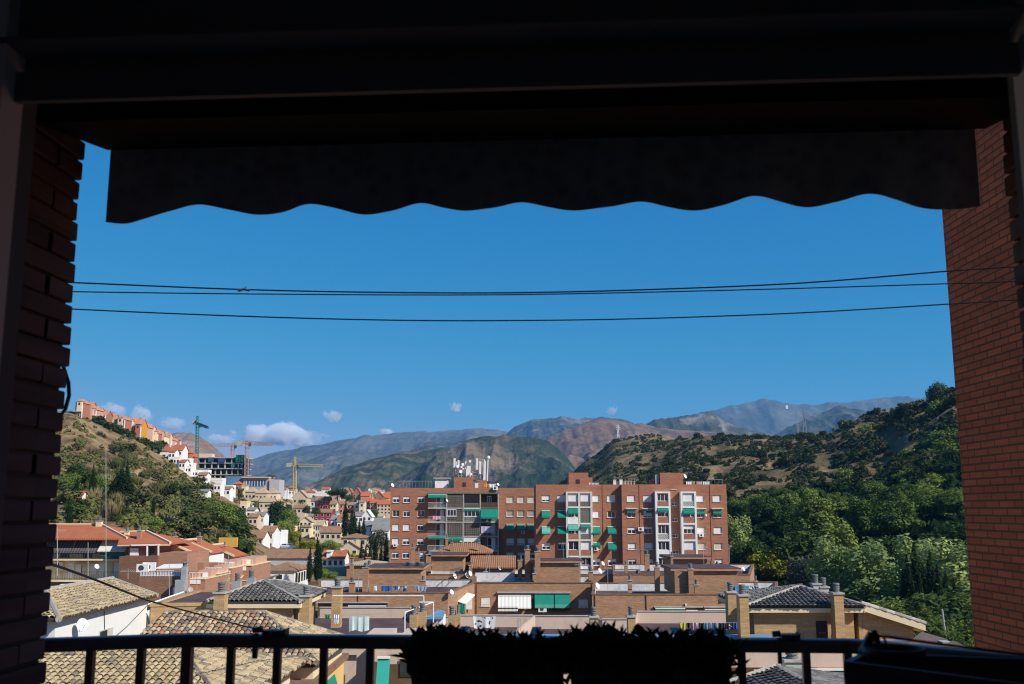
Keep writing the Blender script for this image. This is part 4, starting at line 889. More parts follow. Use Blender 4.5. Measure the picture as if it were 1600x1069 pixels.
cloth('laundry_sheet', 920, 936, 754.3, 757.5, DR+1.2, CL['lilac'], 'lilac and dark washing beside the window of the small roof housing')
cloth('laundry_sheet', 1072, 1081, 752.5, 758, y2+1.2, CL['white'], 'white sheet right of the large roof housing on the right tower')
cloth('laundry_towel', 1082, 1086, 752.5, 757.5, y2+1.2, CL['yellow'], 'yellow towel on the roof of the right tower')
cloth('laundry_sheet', 1088, 1097, 752.5, 758, y2+1.2, CL['pink'], 'pink and red washing between the yellow towel and the last white sheets on the roof')
cloth('laundry_sheet', 1098, 1109, 752.5, 758, y2+1.2, CL['pale'], 'pale sheets at the right end of the roof washing line on the right tower')
for o_, d0 in ((DL+1.15,0),):
    tag(MB().bar((xl(752),o_+.05,zl(755.8)), (xl(778),o_+.05,zl(755.8)), .03).build('clothes_line', MET), 'washing line on the roof of the left tower', 'clothes line')
tag(MB().bar((xr(1071),y2+1.2,zr(752.3)), (xr(1110),y2+1.2,zr(752.3)), .03).build('clothes_line', MET), 'washing line on the right tower beside the roof housing with the dish', 'clothes line')
# ------------------------------------------------------------------ flat-roofed brick blocks in front of the towers
def fp(*pts): return [(X(px,d,900), d) for px, d in pts]
def blockbody(name, label, pts, ytop, dtop, m=None, floor=1.0, zb=0, cat='apartment block', group=None, cop=True, inner=True):
    """flat-roofed building: walls, felt terrace, parapet whitewashed inside, coping"""
    m = m or B_TAN; zt = Z(ytop, dtop); c = pts[0]
    r = thing(name, label, cat, (c[0], c[1], 0), group)
    MB().prism(pts, zb, zt-floor).build('wall', m, r)
    MB().prism(inset(pts, .26), zt-floor+.002, zt-floor+.05).build('terrace_floor', PURPLE, r)
    MB().ring(pts, .2, zt-floor, zt-.1).build('parapet', m, r)
    if inner: MB().ring(inset(pts, .202), .05, zt-floor, zt-.14).build('parapet_lining', GWHITE, r)
    MB().ring(inset(pts, -.06), .36, zt-.1, zt).build('coping', COPING, r)
    return r, zt
def penthouse(par, px0, px1, d, dep, ytop, pyb, m=None, over=.45, name='penthouse', slab=.28, roofm=None):
    x0, x1 = X(px0,d,890), X(px1,d,890); zt, zb = Z(ytop,d), Z(pyb,d)
    p = MB().box(x0,x1,d,d+dep,zb,zt-slab).build(name, m or B_TAN, par)
    MB().box(x0-over,x1+over,d-over,d+dep+over,zt-slab+.002,zt-.06).build('eaves_slab', BR('eave_brick',(0.42,0.24,0.13),(0.34,0.18,0.10),(0.40,0.28,0.19),streak=.15) if 'eave_brick' not in MATS else MATS['eave_brick'], p)
    MB().box(x0-over,x1+over,d-over,d+dep+over,zt-.058,zt+.04).build('roof', roofm or PURPLE, p)
    return p
# far middle houses between the blocks and the towers
mh = thing('penthouse_block', 'brick block with brown tiled hip roof and lower tiled slope, right before the left tower', 'apartment block', (X(725,150),150,0))
x0, x1 = X(690,150,850), X(760,150,850); ze, zr_, zb = Z(863,150), Z(848,154), Z(892,150)
MB().box(x0,x1,150,158,0,ze-.1).build('wall', BR('dark_tower_brick',(0.20,0.085,0.05),(0.16,0.065,0.04),(0.22,0.14,0.1),streak=.15), mh)
o = .9; rx0, rx1 = X(707,154,850), X(744,154,850)
hr = MB(); A = [(x0-o,150-o,ze),(x1+o,150-o,ze),(x1+o,158+o,ze),(x0-o,158+o,ze)]; r0, r1 = (rx0,154,zr_), (rx1,154,zr_)
hr.slab([A[0],A[1],r1,r0],.15).slab([A[1],A[2],r1],.15).slab([A[2],A[3],r0,r1],.15).slab([A[3],A[0],r0],.15)
BRN2 = STR('reddish_brown_tiles', (0.26,0.125,0.065), (0.38,0.19,0.10), .3, 'x', var=.15)
hr.build('roof', BRN2, mh)
for px, pt in ((698,838),(706,845),(748,845)): chimney(mh, px-2, px+2, pt+4, 890, 149.6 if pt > 840 else 152, B_TAN, kind=1)
sl_ = MB().slab([(X(735,142,880),142,Z(886,142)),(X(806,142,880),142,Z(886,142)),(X(806,149,880),149,Z(868,149)),(X(735,149,880),149,Z(868,149))],.2); sl_.build('lower_roof', BRN2, mh)
MB().box(X(736,142.6,880),X(805,142.6,880),142.6,149.2,0,Z(887,142.6)).build('lower_wall', B_TAN, mh)
# left middle block
bA, zA = blockbody('apartment_block', 'tan brick block left of the courtyard, blue washing on its flat roof', [(X(498,110,926),110),(X(700,110,926),110),(X(741,125,910),125),(X(741,131,908),131),(X(498,131,908),131)], 926, 110)
bC, zC = blockbody('apartment_block', 'tan brick block at the back of the courtyard, with long white and green awnings', [(X(741.2,125,910),125),(X(927,125,910),125),(X(927,137,905),137),(X(741.2,137,905),137)], 910, 125)
bB, zB = blockbody('apartment_block', 'tan brick block right of the courtyard, with green blinds low on its long wall', [(X(925,108,928),108),(X(1166,108,928),108),(X(1166,124.5,910),124.5),(X(927.5,124.5,910),124.5)], 928, 108)
bD, zD = blockbody('apartment_block', 'low brown block behind the courtyard, its whitewashed parapets lit by the sun', [(X(670,138,893),138),(X(1000,138,893),138),(X(1000,149,890),149),(X(670,149,890),149)], 897, 138)
bE, zE = blockbody('apartment_block', 'brick block behind the right courtyard block, close under the right tower', [(X(958,127,897),127),(X(1172,127,897),127),(X(1178,150,880),150),(X(958,150,880),150)], 897, 127)
# penthouses on them
p = penthouse(bA, 577, 658, 117, 7, 886, 926, over=.35); chimney(bA, 568, 576.5, 888, 925, 116.5, B_TAN); chimney(bA, 547, 556, 911, 927, 113, B_TAN); 
for px, pt in ((642,858),(645,880),(654,862),(656,882)): pass
chimney(bA, 642.5, 647.5, 857, 888, 121, B_TAN, kind=0); chimney(bA, 651.5, 656, 865, 888, 122, B_TAN, kind=0); cowl(bA, X(640,118,880), 119, Z(886,118), .5); cowl(bA, X(655,118,880), 119, Z(886,118), .5)
chimney(bA, 547.5, 553, 882, 900, 126, B_TAN); chimney(bA, 574, 581, 884, 897, 127, B_TAN)
chimney(bA, 659, 665, 908, 921, 117, B_TAN)
p = penthouse(bD, 675, 724, 139.5, 6, 866, 893, over=.5); chimney(bD, 666, 674, 867, 893, 139, B_TAN); chimney(bD, 733, 738, 884, 896, 138.4, B_TAN, kind=1); chimney(bD, 756, 762, 894, 908, 137.5, B_TAN)
p = penthouse(bC, 834, 907, 130, 6, 876, 910, over=.4)
chimney(bC, 820, 828, 860, 907, 131, B_TAN, kind=0); chimney(bC, 835.5, 844, 863, 905, 128.5, B_TAN); chimney(bC, 832, 838, 897, 907, 127, B_TAN); chimney(bC, 809, 816, 876, 908, 133, B_TAN)
MB().box(X(820,134),X(843,134),133.8,136,Z(905,134),Z(877,134)).build('stair_housing', B_TAN, bC)
hd = MB()
for a_, b_ in (((820,132.2,855),(828,132.2,855)),((820,132.2,855),(820,132.2,861)),((828,132.2,855),(828,132.2,861))): hd.bar(U(a_[0],a_[2],a_[1]), U(b_[0],b_[2],b_[1]), .15)
hd.build('chimney_frame', DMET, bC)
MB().box(X(743,136.4),X(804,136.4),136.3,136.55,Z(909,136.4),Z(895,136.4)).build('lit_parapet', GWHITE, bC); MB().box(X(735,148.4),X(800,148.4),148.2,148.5,Z(897,148.4),Z(884,148.4)).build('lit_parapet', GWHITE, bD)
p = penthouse(bB, 1052, 1152, 113, 7, 888, 928, over=.35); 
w_ = MB().box(X(1052,112.4),X(1074,112.4),112.2,113.5,Z(927,112.4),Z(893,112.4)).build('stair_housing', B_TAN, bB)
chimney(bB, 1074, 1082, 890, 927, 111.6, B_TAN); chimney(bB, 1083, 1090, 915, 928, 109.6, B_TAN); chimney(bB, 980, 986, 908, 927, 110, B_TAN); chimney(bB, 1022, 1029.5, 887, 927, 114, B_TAN)
p = penthouse(bE, 1048, 1105, 131, 6, 870, 892, over=.5, name='penthouse'); chimney(bE, 1007, 1014, 868, 893, 134, B_TAN); chimney(bE, 1047, 1051, 870, 890, 130, B_TAN); chimney(bE, 975, 980, 884, 895, 129, B_TAN, kind=1)
chimney(bE, 1108, 1113, 884, 889, 132, CONC, kind=0); chimney(bE, 1117, 1122, 885, 889, 132, CONC, kind=0); chimney(bE, 919, 926, 894, 907, 128, B_TAN)
for px, py in ((705,902),(724,901),(729,898)): satdish(bD, px+6, py-2, 137.5, 4.4, (.8,-.5,.4))
satdish(bA, 706, 925, 109.6, 4.2); satdish(bB, 934, 915, 112, 5); satdish(bE, 938, 892, 128.5, 4.4); satdish(bE, 1162, 889, 128, 3.6); satdish(bD, 781, 888, 142, 3)
# courtyard back wall: shade-coloured loggia panel, awnings, cooler
yC = 125.0
window(bC, X(752.5,yC), X(765.5,yC), yC, Z(947,yC), Z(935,yC), .9, fm=WFRAME)
rec = MB().box(X(778,yC),X(890,yC),yC-.06,yC-.01,Z(954,yC),Z(927,yC)).build('loggia_shade_panel', M('loggia_shade',(0.12,0.075,0.045),.9,.3), bC)  # flat dark panel on the wall; the loggia's shade is its colour
MB().box(X(777,yC),X(891,yC),yC-.3,yC-.02,Z(927,yC)+.02,Z(924.5,yC)).build('lintel', CONC, bC)
STRW = STR('white_slat_awning', (0.62,0.64,0.60), (0.76,0.77,0.74), .45, 'x', bump=.1, var=.05)
awning(bC, X(778.5,yC), X(829.5,yC), yC-.1, Z(931,yC), 1.35, .9, STRW, .1); MB().box(X(778.5,yC),X(809,yC),yC-1.0,yC-.96,Z(954,yC),Z(946.5,yC)).build('awning_drop', STRW, bC)
awning(bC, X(835,yC), X(864.5,yC), yC-.1, Z(928.5,yC), 1.35, .9); awning(bC, X(866,yC), X(889.5,yC), yC-.1, Z(928.5,yC), 1.35, .9)
for a_, b_ in ((835,864.5),(866,889)): MB().box(X(a_,yC),X(b_,yC),yC-1.02,yC-.98,Z(948.5,yC),Z(943.5,yC)).build('awning_drop', LGREEN, bC)
rail_fence(MB(), (X(856,yC),yC-.5,Z(956,yC)), (X(881,yC),yC-.5,Z(956,yC)), .9, .16, .04).build('balustrade', DMET, bC); acunit(bC, 847, 951.5, yC-.6, 1.0)
window(bC, X(903,yC), X(917,yC), yC, Z(948.5,yC), Z(937,yC), .93)
# splayed side wall of the left block: hood, cooler, green blinds
sd = lambda t: ((X(700,110,926)*(1-t)+X(741,125,910)*t), 110*(1-t)+125*t)
nrm = Vector((15, X(700,110,926)-X(741,125,910), 0)).normalized()
def on_side(t, z, out): q = sd(t); return Vector((q[0],q[1],z)) + nrm*out
hz_ = Z(936,118)
MB().add([on_side(.35,hz_,.01),on_side(.72,hz_+.5,.01),on_side(.72,hz_+.25,.9),on_side(.35,hz_-.25,.9)]+[p+Vector((0,0,-.08)) for p in (on_side(.35,hz_,.01),on_side(.72,hz_+.5,.01),on_side(.72,hz_+.25,.9),on_side(.35,hz_-.25,.9))],[(3,2,1,0),(4,5,6,7),(0,1,5,4),(1,2,6,5),(2,3,7,6),(3,0,4,7)]).build('door_hood', WHITE, bA)
MB().add([on_side(.42,hz_-.5,.02),on_side(.62,hz_-.4,.02),on_side(.62,hz_-2.6,.02),on_side(.42,hz_-2.6,.02),on_side(.42,hz_-.5,.0),on_side(.62,hz_-.4,.0),on_side(.62,hz_-2.6,.0),on_side(.42,hz_-2.6,.0)],[(0,1,2,3),(4,7,6,5),(0,3,7,4),(1,5,6,2),(0,4,5,1),(3,2,6,7)]).build('door', GLASS, bA)
p0 = on_side(.7,Z(944,120),.3); MB().box(p0.x-.4,p0.x+.3,p0.y-.4,p0.y+.3,p0.z-.6,p0.z+.5).build('air_conditioner', WFRAME, bA)
cloth('awning_cloth', 716, 727, 943, 958, 113.5, GREEN, 'green cloth hanging askew beside the courtyard corner chimneys', 'cloth', slant=.25)
# right block long wall
yB = 108.0
for a_, b_ in ((1020,1095),(1097,1164)):
    o = MB().box(X(a_,yB),X(b_,yB),yB-.06,yB-.01,Z(968,yB),Z(949.5,yB)).build('loggia_shade_panel', MATS['loggia_shade'], bB); MB().box(X(a_-1,yB),X(b_,yB)-.05,yB-.28,yB-.02,Z(949.5,yB)+.02,Z(947.5,yB)).build('lintel', CONC, o)  # dark panels carry the loggia shade in their colour
awning(bB, X(1021,yB), X(1067,yB), yB-.15, Z(951.5,yB), .8, .5); awning(bB, X(1097,yB), X(1162,yB), yB-.15, Z(953,yB), .8, .5); MB().box(X(1068,yB),X(1086,yB),yB-.4,yB-.1,Z(955.5,yB),Z(953,yB)).build('shutter_box', WFRAME, bB)
MB().box(X(1067,yB),X(1069,yB),yB-.35,yB-.05,Z(946,yB),Z(943,yB)).build('wall_lamp', WFRAME, bB)
# left block long wall
yA = 110.0
o = MB().box(X(500,yA),X(608,yA),yA-.06,yA-.01,Z(962,yA),Z(942.5,yA)).build('loggia_shade_panel', MATS['loggia_shade'], bA); MB().box(X(499,yA),X(609,yA),yA-.28,yA-.02,Z(942.5,yA)+.02,Z(940.5,yA)).build('lintel', CONC, o)  # loggia shade put on as a dark panel
awning(bA, X(547,yA), X(606,yA), yA-.15, Z(947.5,yA), .7, .4)
# roof washing
cloth('laundry_sheet', 596, 612, 915, 924, 113, CL['blue'], 'plain blue sheet, left in the row of washing on the left courtyard block', folds=1.5)
cloth('laundry_sheet', 613, 628, 915.5, 922, 113, BLUEPR, 'blue and white patterned cloth between two blue sheets on the left courtyard block', slant=.6)
cloth('laundry_towel', 629.5, 635.5, 915.5, 924, 113, BLUEPR, 'narrow blue and white towel in the washing on the left courtyard block')
cloth('laundry_sheet', 648, 668, 915, 924, 113, CL['grey'], 'grey-blue translucent sheet at the right end of the washing row', slant=.3)
cloth('laundry_towel', 583, 589, 915.5, 923, 113, CL['white'], 'white and blue towel beside the small chimney of the left courtyard block')
tag(MB().tube([U(580,914.6,113.05),U(625,915.8,113.05),U(670,914.6,113.05)],.02,5).build('clothes_line', MET), 'clothes line with blue washing on the left courtyard block', 'clothes line')
cloth('laundry_sheet', 1148, 1170, 915.5, 924, 107, CL['sky'], 'bright blue sheet hung left of the grey tiled roof on the right', folds=1.2)
cloth('laundry_sheet', 1171.5, 1185, 916, 925, 107, BLUEPR, 'blue patterned sheet between the bright blue one and the grey tiled roof')
tag(MB().tube([U(1144,915,107.05),U(1200,915.5,107.05)],.02,5).build('clothes_line', MET), 'clothes line above the bright blue sheet on the right', 'clothes line')
# right-hand low roofs beyond the grey tiled one
bF, zF = blockbody('apartment_block', 'low block with whitewashed parapet behind the blue sheets, right of the tower foot', [(X(1150,109,920),109),(X(1215,109,920),109),(X(1215,120,915),120),(X(1150,120,915),120)], 917, 112, m=B_TAN)
chimney(bF, 1176, 1181, 909, 917, 112, B_TAN)
# ------------------------------------------------------------------ first block: pink parapets, felt terrace, two grey-tiled hip penthouses
d1 = 58.0
nb = thing('apartment_block', 'nearest apartment block, with pink rendered parapets, dark felt terraces and washing lines', 'apartment block', (X(800,66,975),66,0))
zf = Z(974,73)
dbase = lambda py: (EYE-zf) / ((EYE-Z(py,100)) / 100)
PARS = [(452,500,966,950),(500,642,966,950),(664,702,982,964.5),(718,832,980,962),(833,928,983,963),(941,993,988,968),(996,1176,974,956)]
back = []
for pa, pb_, pyb_, pyt_ in PARS: dd_ = dbase(pyb_); back += [(X(pa,dd_,pyt_), dd_, Z(pyt_,dd_)), (X(pb_,dd_,pyt_), dd_, Z(pyt_,dd_))]
ft = [(back[0][0], d1), (back[-1][0], d1)] + [(p[0], p[1]+.25) for p in back[::-1]]
MB().prism(ft, 0, zf-.1).build('wall', PINK, nb)
MB().prism(inset(ft,.03), zf-.098, zf).build('terrace_floor', PURPLE, nb)
for i in range(1, len(back)-1):
    p, q = back[i], back[i+1]; zt = p[2] if i % 2 == 0 else min(p[2], q[2]) - .05
    if abs(p[0]-q[0]) + abs(p[1]-q[1]) < .1: continue
    e0, e1 = (.0, .0) if i % 2 == 0 else (.001, -.001)
    MB().prism([(p[0]+e0,p[1]),(q[0]+e1,q[1]),(q[0]+e1,q[1]+.24),(p[0]+e0,p[1]+.24)], zf-.05, zt).build('parapet', PINK, nb)
    if i % 2 == 0: MB().prism([(p[0]-.03,p[1]-.05),(q[0]+.03,q[1]-.05),(q[0]+.03,q[1]+.29),(p[0]-.03,p[1]+.29)], zt+.002, zt+.05).build('coping', CONC, nb)
# sloping white stair cheek in the middle
a0, a1 = U(833,963,67.9), U(806,985,61)
MB().add([(a0.x,a0.y,a0.z),(a0.x+.14,a0.y,a0.z),(a1.x+.14,a1.y,a1.z),(a1.x,a1.y,a1.z),(a0.x,a0.y,zf-.05),(a0.x+.14,a0.y,zf-.05),(a1.x+.14,a1.y,zf-.05),(a1.x,a1.y,zf-.05)],[(0,1,2,3)[::-1],(4,5,6,7),(0,4,5,1)[::-1],(1,5,6,2)[::-1],(2,6,7,3)[::-1],(3,7,4,0)[::-1]]).build('stair_cheek', PINK, nb)
# blue metal copings along the near edge
zq = Z(993,d1)
MB().box(X(452,d1,990),X(1175,d1,990)+1.5,d1-.25,d1+.5,zf-.05,zq-.08).build('edge_parapet', PINK, nb)
MB().box(X(452,d1,990)-.05,X(1175,d1,990)+1.6,d1-.32,d1+.58,zq-.078,zq).build('edge_coping', BLUEC, nb)
b0 = MB(); q = [U(612,1003,51),U(694,1003,51),U(690,984.5,57.5),U(634,984.5,57.5)]; b0.slab([q[0],q[1],q[2],q[3]], .12); b0.build('bay_roof', BLUEC, nb)
MB().box(X(616,51.4,1000),X(690,51.4,1000),51.4,57.7,0,Z(1004.5,51.4)).build('bay_wall', PINK, nb)
kb = MB().slab([U(668,964,66),U(692,964,66),U(696,955,70),U(684,953,70)],.15); kb.build('stair_roof', BLUEC, nb); MB().box(X(684,66.3,966),X(692,66.3,966),66.4,69,zf-.1,Z(966,66.3)).build('stair_wall', WHITE, nb)
# near facade seen through the railing: pink band, deep loggias, green awnings
zb2 = Z(1046,d1)
MB().box(X(1134,d1,1046),X(1180,d1,1046)+10,d1-1.3,d1-.28,Z(1043,d1-1.3),Z(1005,d1-1.3)).build('balcony_front', PINK, nb); MB().box(X(1134,d1,1046)-.05,X(1180,d1,1046)+10,d1-1.34,d1-.26,Z(1005,d1-1.3)+.002,Z(1005,d1-1.3)+.05).build('balcony_coping', BLUEC, nb)
awning(nb, X(1245,d1-1.4,1060), X(1345,d1-1.4,1060), d1-1.45, Z(1047,d1-1.3), 1.1, .5); awning(nb, X(1178,d1-1.4,1060), X(1238,d1-1.4,1060), d1-1.45, Z(1049,d1-1.3), 1.1, .5)
chimney(nb, 1219, 1246, 1035, 1075, 40, M('pale_green_render',(0.40,0.47,0.40),.9,.08), dep=.7, cowls=1)
# chimneys of the first block
def ych(a, b, t, bt, d, **k): return chimney(nb, a, b, t, bt, d, B_YEL, **k)
ych(472, 486.5, 933, 985, 60.5, dep=.9); ych(521, 535, 919, 981, 66, dep=.75); ych(338.5, 355, 928, 968, 58.6, dep=.8)
ych(642, 654, 961, 1000, 60, dep=.6, cap=False); ych(655, 667, 957, 1000, 60.4, dep=.6, cap=False); ych(701, 713, 962, 1000, 61, dep=.6, cap=False); ych(713.3, 720, 960, 1000, 61.3, dep=.6, cap=False)
ych(921, 933, 966, 1000, 61.5, dep=.9); ych(979, 990, 965, 1000, 62, dep=.7)
ych(1134, 1147, 927, 1000, 61, dep=.8); ych(1152, 1166, 932, 1002, 57.2, dep=.8)
# terrace railing of white pipe
pr = MB(); pts_ = [U(632.5,986,58.6),U(632.5,956,58.6),U(662,947,63),U(662,936,63)]
pr.tube([U(632.5,986,58.6),U(632.5,957,58.6)],.035,6).tube([U(632.5,957,58.6),U(677,941,64)],.035,6).tube([U(662,950,62),U(662,931,62)],.035,6).tube([U(677,941,64),U(677,973,64)],.035,6).tube([U(662,931,62),U(520,931,62)],.035,6).tube([U(677,941,64),U(655,941,63)],.03,6)
tag(pr.build('pipe_frame', WFRAME), 'white pipe washing frame standing behind the paired yellow brick chimneys', 'washing frame')
# washing on the near terrace
cloth('bed_sheet', 545.5, 577, 962.5, 986, 62, CL['pale'], 'pale sheets hung double on the near terrace, right of the yellow chimney', 'laundry', folds=3, amp=.035)
cloth('laundry_towel', 507, 517, 960, 969, 62.5, CL['green'], 'small green and white cloth left of the yellow chimney on the near terrace', slant=.5)
cloth('laundry_towel', 520.5, 531, 960, 975, 62.5, CL['white'], 'white towel pegged in front of the tall yellow chimney', slant=.2)
tag(MB().tube([U(500,959.5,62.3),U(540,961,62.3),U(600,959,62.3)],.012,5).build('clothes_line', MET), 'clothes line with pale sheets on the near terrace', 'clothes line')
cloth('printed_sheet', 739, 775, 963, 982, 62, SCRIB, 'white sheet with black scribbles hung on the pink parapet', 'laundry', folds=1.5, slant=.12)
tag(MB().tube([U(720,962,62.05),U(757,963.5,62.05),U(835,962.3,62.05)],.012,5).build('clothes_line', MET), 'clothes line along the pink parapet carrying the scribbled sheet', 'clothes line')
for i, (a, b, bt, k_, lab) in enumerate(((1062,1072,988,'yellow','yellow garment, leftmost of the washing by the right chimneys'),(1073,1079,982,'black','small black cloth next to the yellow garment'),(1080,1086,985,'pink','pink striped shirt in the washing by the right chimneys'),(1087,1091,981,'white','white cloth between pink and black washing'),(1092,1100,988,'black','black trousers in the middle of the washing by the right chimneys'),(1101,1107,984,'cyan','turquoise cloth in the washing by the right chimneys'),(1108,1112,981,'lilac','lilac cloth right of the turquoise one'),(1113,1117,985,'sky','blue shirt in the washing left of the dark pair'),(1118,1122,983,'white','narrow white garment beside the dark printed one'),(1123,1131,990,'black','long dark garment near the tall right chimney'),(1132,1145,984,'print','dark cloth with pale print in front of the tall right chimney'),(1146,1152,983,'blue','blue cloth between the two tall right chimneys'))):
    cloth('garment', a, b, 973, bt, 60, FLORAL if k_ == 'print' else CL[k_], lab, 'clothes', folds=1.5, slant=random.uniform(-.2,.4))
tag(MB().tube([U(1055,972.5,60.02),U(1105,974,60.02),U(1156,972.5,60.02)],.012,5).build('clothes_line', MET), 'clothes line full of garments by the two tall right chimneys', 'clothes line')
for px, pt in ((810,966),(814,968),(808.5,970)):
    tag(MB().tube([U(px,986,61),U(px,pt,61)],.02,5).bar(U(px-3,pt+1,61),U(px+3,pt,61),.02).build('aerial', MET), 'thin aerial among the group beside the white stair cheek', 'aerial', 'aerials beside the white stair cheek')
# grey-tiled hip penthouses
def hip_pent(label, px0, px1, d, dep, ye, apex, z_wall_b, tile=T_GREY, wallm=None, eave=.55, ridge=None):
    r = thing('tiled_penthouse', label, 'penthouse', (X(px0,d,940), d, 0))
    x0, x1 = X(px0,d,940), X(px1,d,940); ze = Z(ye,d)
    A = [Vector((x0,d,ze)),Vector((x1,d,ze)),Vector((x1,d+dep,ze)),Vector((x0,d+dep,ze))]; r0, r1 = apex
    t, b, h = MB(), MB(), MB(); w_, l_ = .28, .36
    tile_face([A[0],A[1],r0], (0,-1,-.3), w_, l_, t, b); tile_face([A[1],A[2],r1,r0] if r1 != r0 else [A[1],A[2],r0], (1,0,-.3), w_, l_, t, b); tile_face([A[3],A[0],r0,r1] if r1 != r0 else [A[3],A[0],r0], (-1,0,-.3), w_, l_, t, b)
    b.slab([A[2],A[3],r1],.12)
    ro = t.build('roof', tile, r); b.build('roof_bed', DARKB, ro)
    for p in (A[0],A[1]): hip_tiles(h, r0, p, .13)
    hip_tiles(h, r1, A[2], .13); hip_tiles(h, r1, A[3], .13)
    if r1 != r0: hip_tiles(h, r0, r1, .13)
    h.build('ridge_tiles', MORT, ro)
    MB().box(x0+.02,x1-.02,d+.02,d+dep-.02,ze-.38,ze-.135).build('eaves_band', CREAM, r)
    MB().box(x0+eave,x1-eave,d+eave,d+dep-eave,z_wall_b,ze-.382).build('wall', wallm or B_YEL, r)
    return r, (x0,x1,ze)
lp, (lx0,lx1,lze) = hip_pent('yellow brick penthouse under a grey hip roof, left of the near terrace', 322, 470, 60, 8, 940, (U(411,908,64.2), U(438,908.5,66)), 0)
MB().prism([(X(236,60,940),60),(lx0+.5,60.7),(lx0+.5,70),(X(308,70,930),70)],0,Z(948,60)).build('side_wing', B_YEL, lp); wp_ = [(X(236,60,940),60),(lx0+.5,60.7),(lx0+.5,70),(X(308,70,930),70)]; MB().ring(inset(wp_,-.05),.35,Z(948,60)+.002,Z(943,60)).build('wing_coping', B_YEL, lp); MB().prism(inset(wp_,.31),Z(948,60)+.002,Z(948,60)+.05).build('wing_floor', PURPLE, lp)
# right: hip roof with long sloping wing
rp, (qx0,qx1,qze) = hip_pent('yellow brick penthouse with grey hip roof and a dark door, right of the near terrace', 1166, 1352, 60, 8, 947, (U(1248,917,64), U(1252,916.5,64.5)), 0)
yw = 60.55
MB().box(X(1275,yw,980),X(1292,yw,980),yw-.03,yw+.02,Z(1003,yw),Z(970,yw)).build('door', M('dark_door',(0.03,0.02,0.025),.5,.2), rp)
MB().box(X(1279,yw,980),X(1290,yw,980),yw-.04,yw-.031,Z(990,yw),Z(987.5,yw)).build('door_sign', M('red_sign',(0.25,0.03,0.04),.5,.1), rp)
chimney(rp, 1298.5, 1313, 929, 1003, 59.3, B_YEL, dep=.85); 
for px, pt in ((1272,914),(1284,919)): chimney(rp, px-5, px+7, pt, 935, 63.5, M('pale_render',(0.45,0.47,0.44),.9,.1) if 'pale_render' not in MATS else MATS['pale_render'], dep=.6)
a, b = U(1345,944,60.2), U(1446,976,60.2)
wr = MB().add([a, b, b+Vector((.9,3.4,-.5)), a+Vector((.9,7,-.6)), a-Vector((0,0,.36)), b-Vector((0,0,.36)), b+Vector((.9,3.4,-.8)), a+Vector((.9,7,-.9))],[(0,1,2,3),(7,6,5,4),(0,4,5,1),(1,5,6,2),(2,6,7,3),(3,7,4,0)]).build('wing_roof', CREAM, rp)
vt = MB(); hip_tiles(vt, a+Vector((.05,.12,.03)), b+Vector((.05,.12,.03)), .15, .45); vt.build('verge_tiles', TILE('verge_tiles', [(0,(.25,.23,.2)),(1,(.5,.45,.38))]), wr)
MB().add([(a.x,a.y+.55,a.z-.355),(b.x-.5,a.y+.55,b.z-.2),(b.x-.5,a.y+.55,0),(a.x,a.y+.55,0),(a.x,a.y+6,a.z-1.2),(b.x-.5,a.y+3,b.z-.9),(b.x-.5,a.y+3,0),(a.x,a.y+6,0)],[(0,3,2,1),(4,5,6,7),(1,2,6,5),(0,1,5,4),(3,7,6,2),(0,4,7,3)]).build('wing_wall', B_YEL, rp)
MB().tube([U(1350,952,59.5),U(1347,985,59.5)],.02,5).bar(U(1340,985,59.5),U(1352,978,59.5),.02).bar(U(1341,962,59.5),U(1352,955,59.5),.02).build('aerial', DMET, rp)
# brown copper-like roofs near the railing at right
m_ = M('brown_roof_sheet', (0.12,0.085,0.075), .7, .15)
bw = thing('roof_hood', 'pair of brown sheet roof hoods below the long sloping roof, by the brick side wall', 'roof hood', (X(1440,44,1000),44,0))
MB().add([U(1412,1010,42),U(1440,987,46),U(1478,998,46),U(1500,1012,42),U(1440,1012,48)],[(0,1,4),(1,2,4),(0,4,3),(2,3,4),(0,3,2,1)]).build('hood', m_, bw); MB().add([U(1470,1010,40),U(1489,1001,44),U(1525,1016,41),U(1490,1016,46)],[(0,1,3),(1,2,3),(0,3,2),(0,2,1)]).build('hood', m_, bw); MB().box(X(1473,43,1010),X(1487,43,1010),43,43.5,Z(1030,43),Z(1003,43)).build('upstand', CONC, bw)
MB().box(X(1416,42,1010),X(1520,42,1010),42.5,45,0,Z(1016,42)).build('base_wall', m_, bw)
st = thing('street_pole', 'grey street pole standing among the trees beside the brick side wall', 'pole', on_ground(1472,105)); MB().tube([on_ground(1472,105),U(1472,952,105)],.16,8,.1).build('shaft', MET, st)
# roof corner with ridge in the lower middle, seen through the railing
rg = thing('tiled_roof', 'dark tiled roof corner seen through the railing below the metal chimney', 'roof', (X(1215,34,1055),34,0))
t, b, h = MB(), MB(), MB(); ap = U(1212,1043,36); c0, c1, c2 = U(1130,1072,31), U(1300,1090,31), U(1330,1058,39)
tile_face([c0,c1,ap],(0,-1,-.3),.27,.36,t,b); tile_face([c1,c2,ap],(1,0,-.3),.27,.36,t,b); hip_tiles(h, ap, c1, .13); hip_tiles(h, ap, c0, .13); t.build('tiles', T_GREY, rg); b.build('roof_bed', DARKB, rg); h.build('ridge_tiles', MORT, rg); MB().box(c0.x+.8,c1.x-.5,32.5,35,0,min(c0.z,c1.z)-.2).build('wall', CREAM, rg)

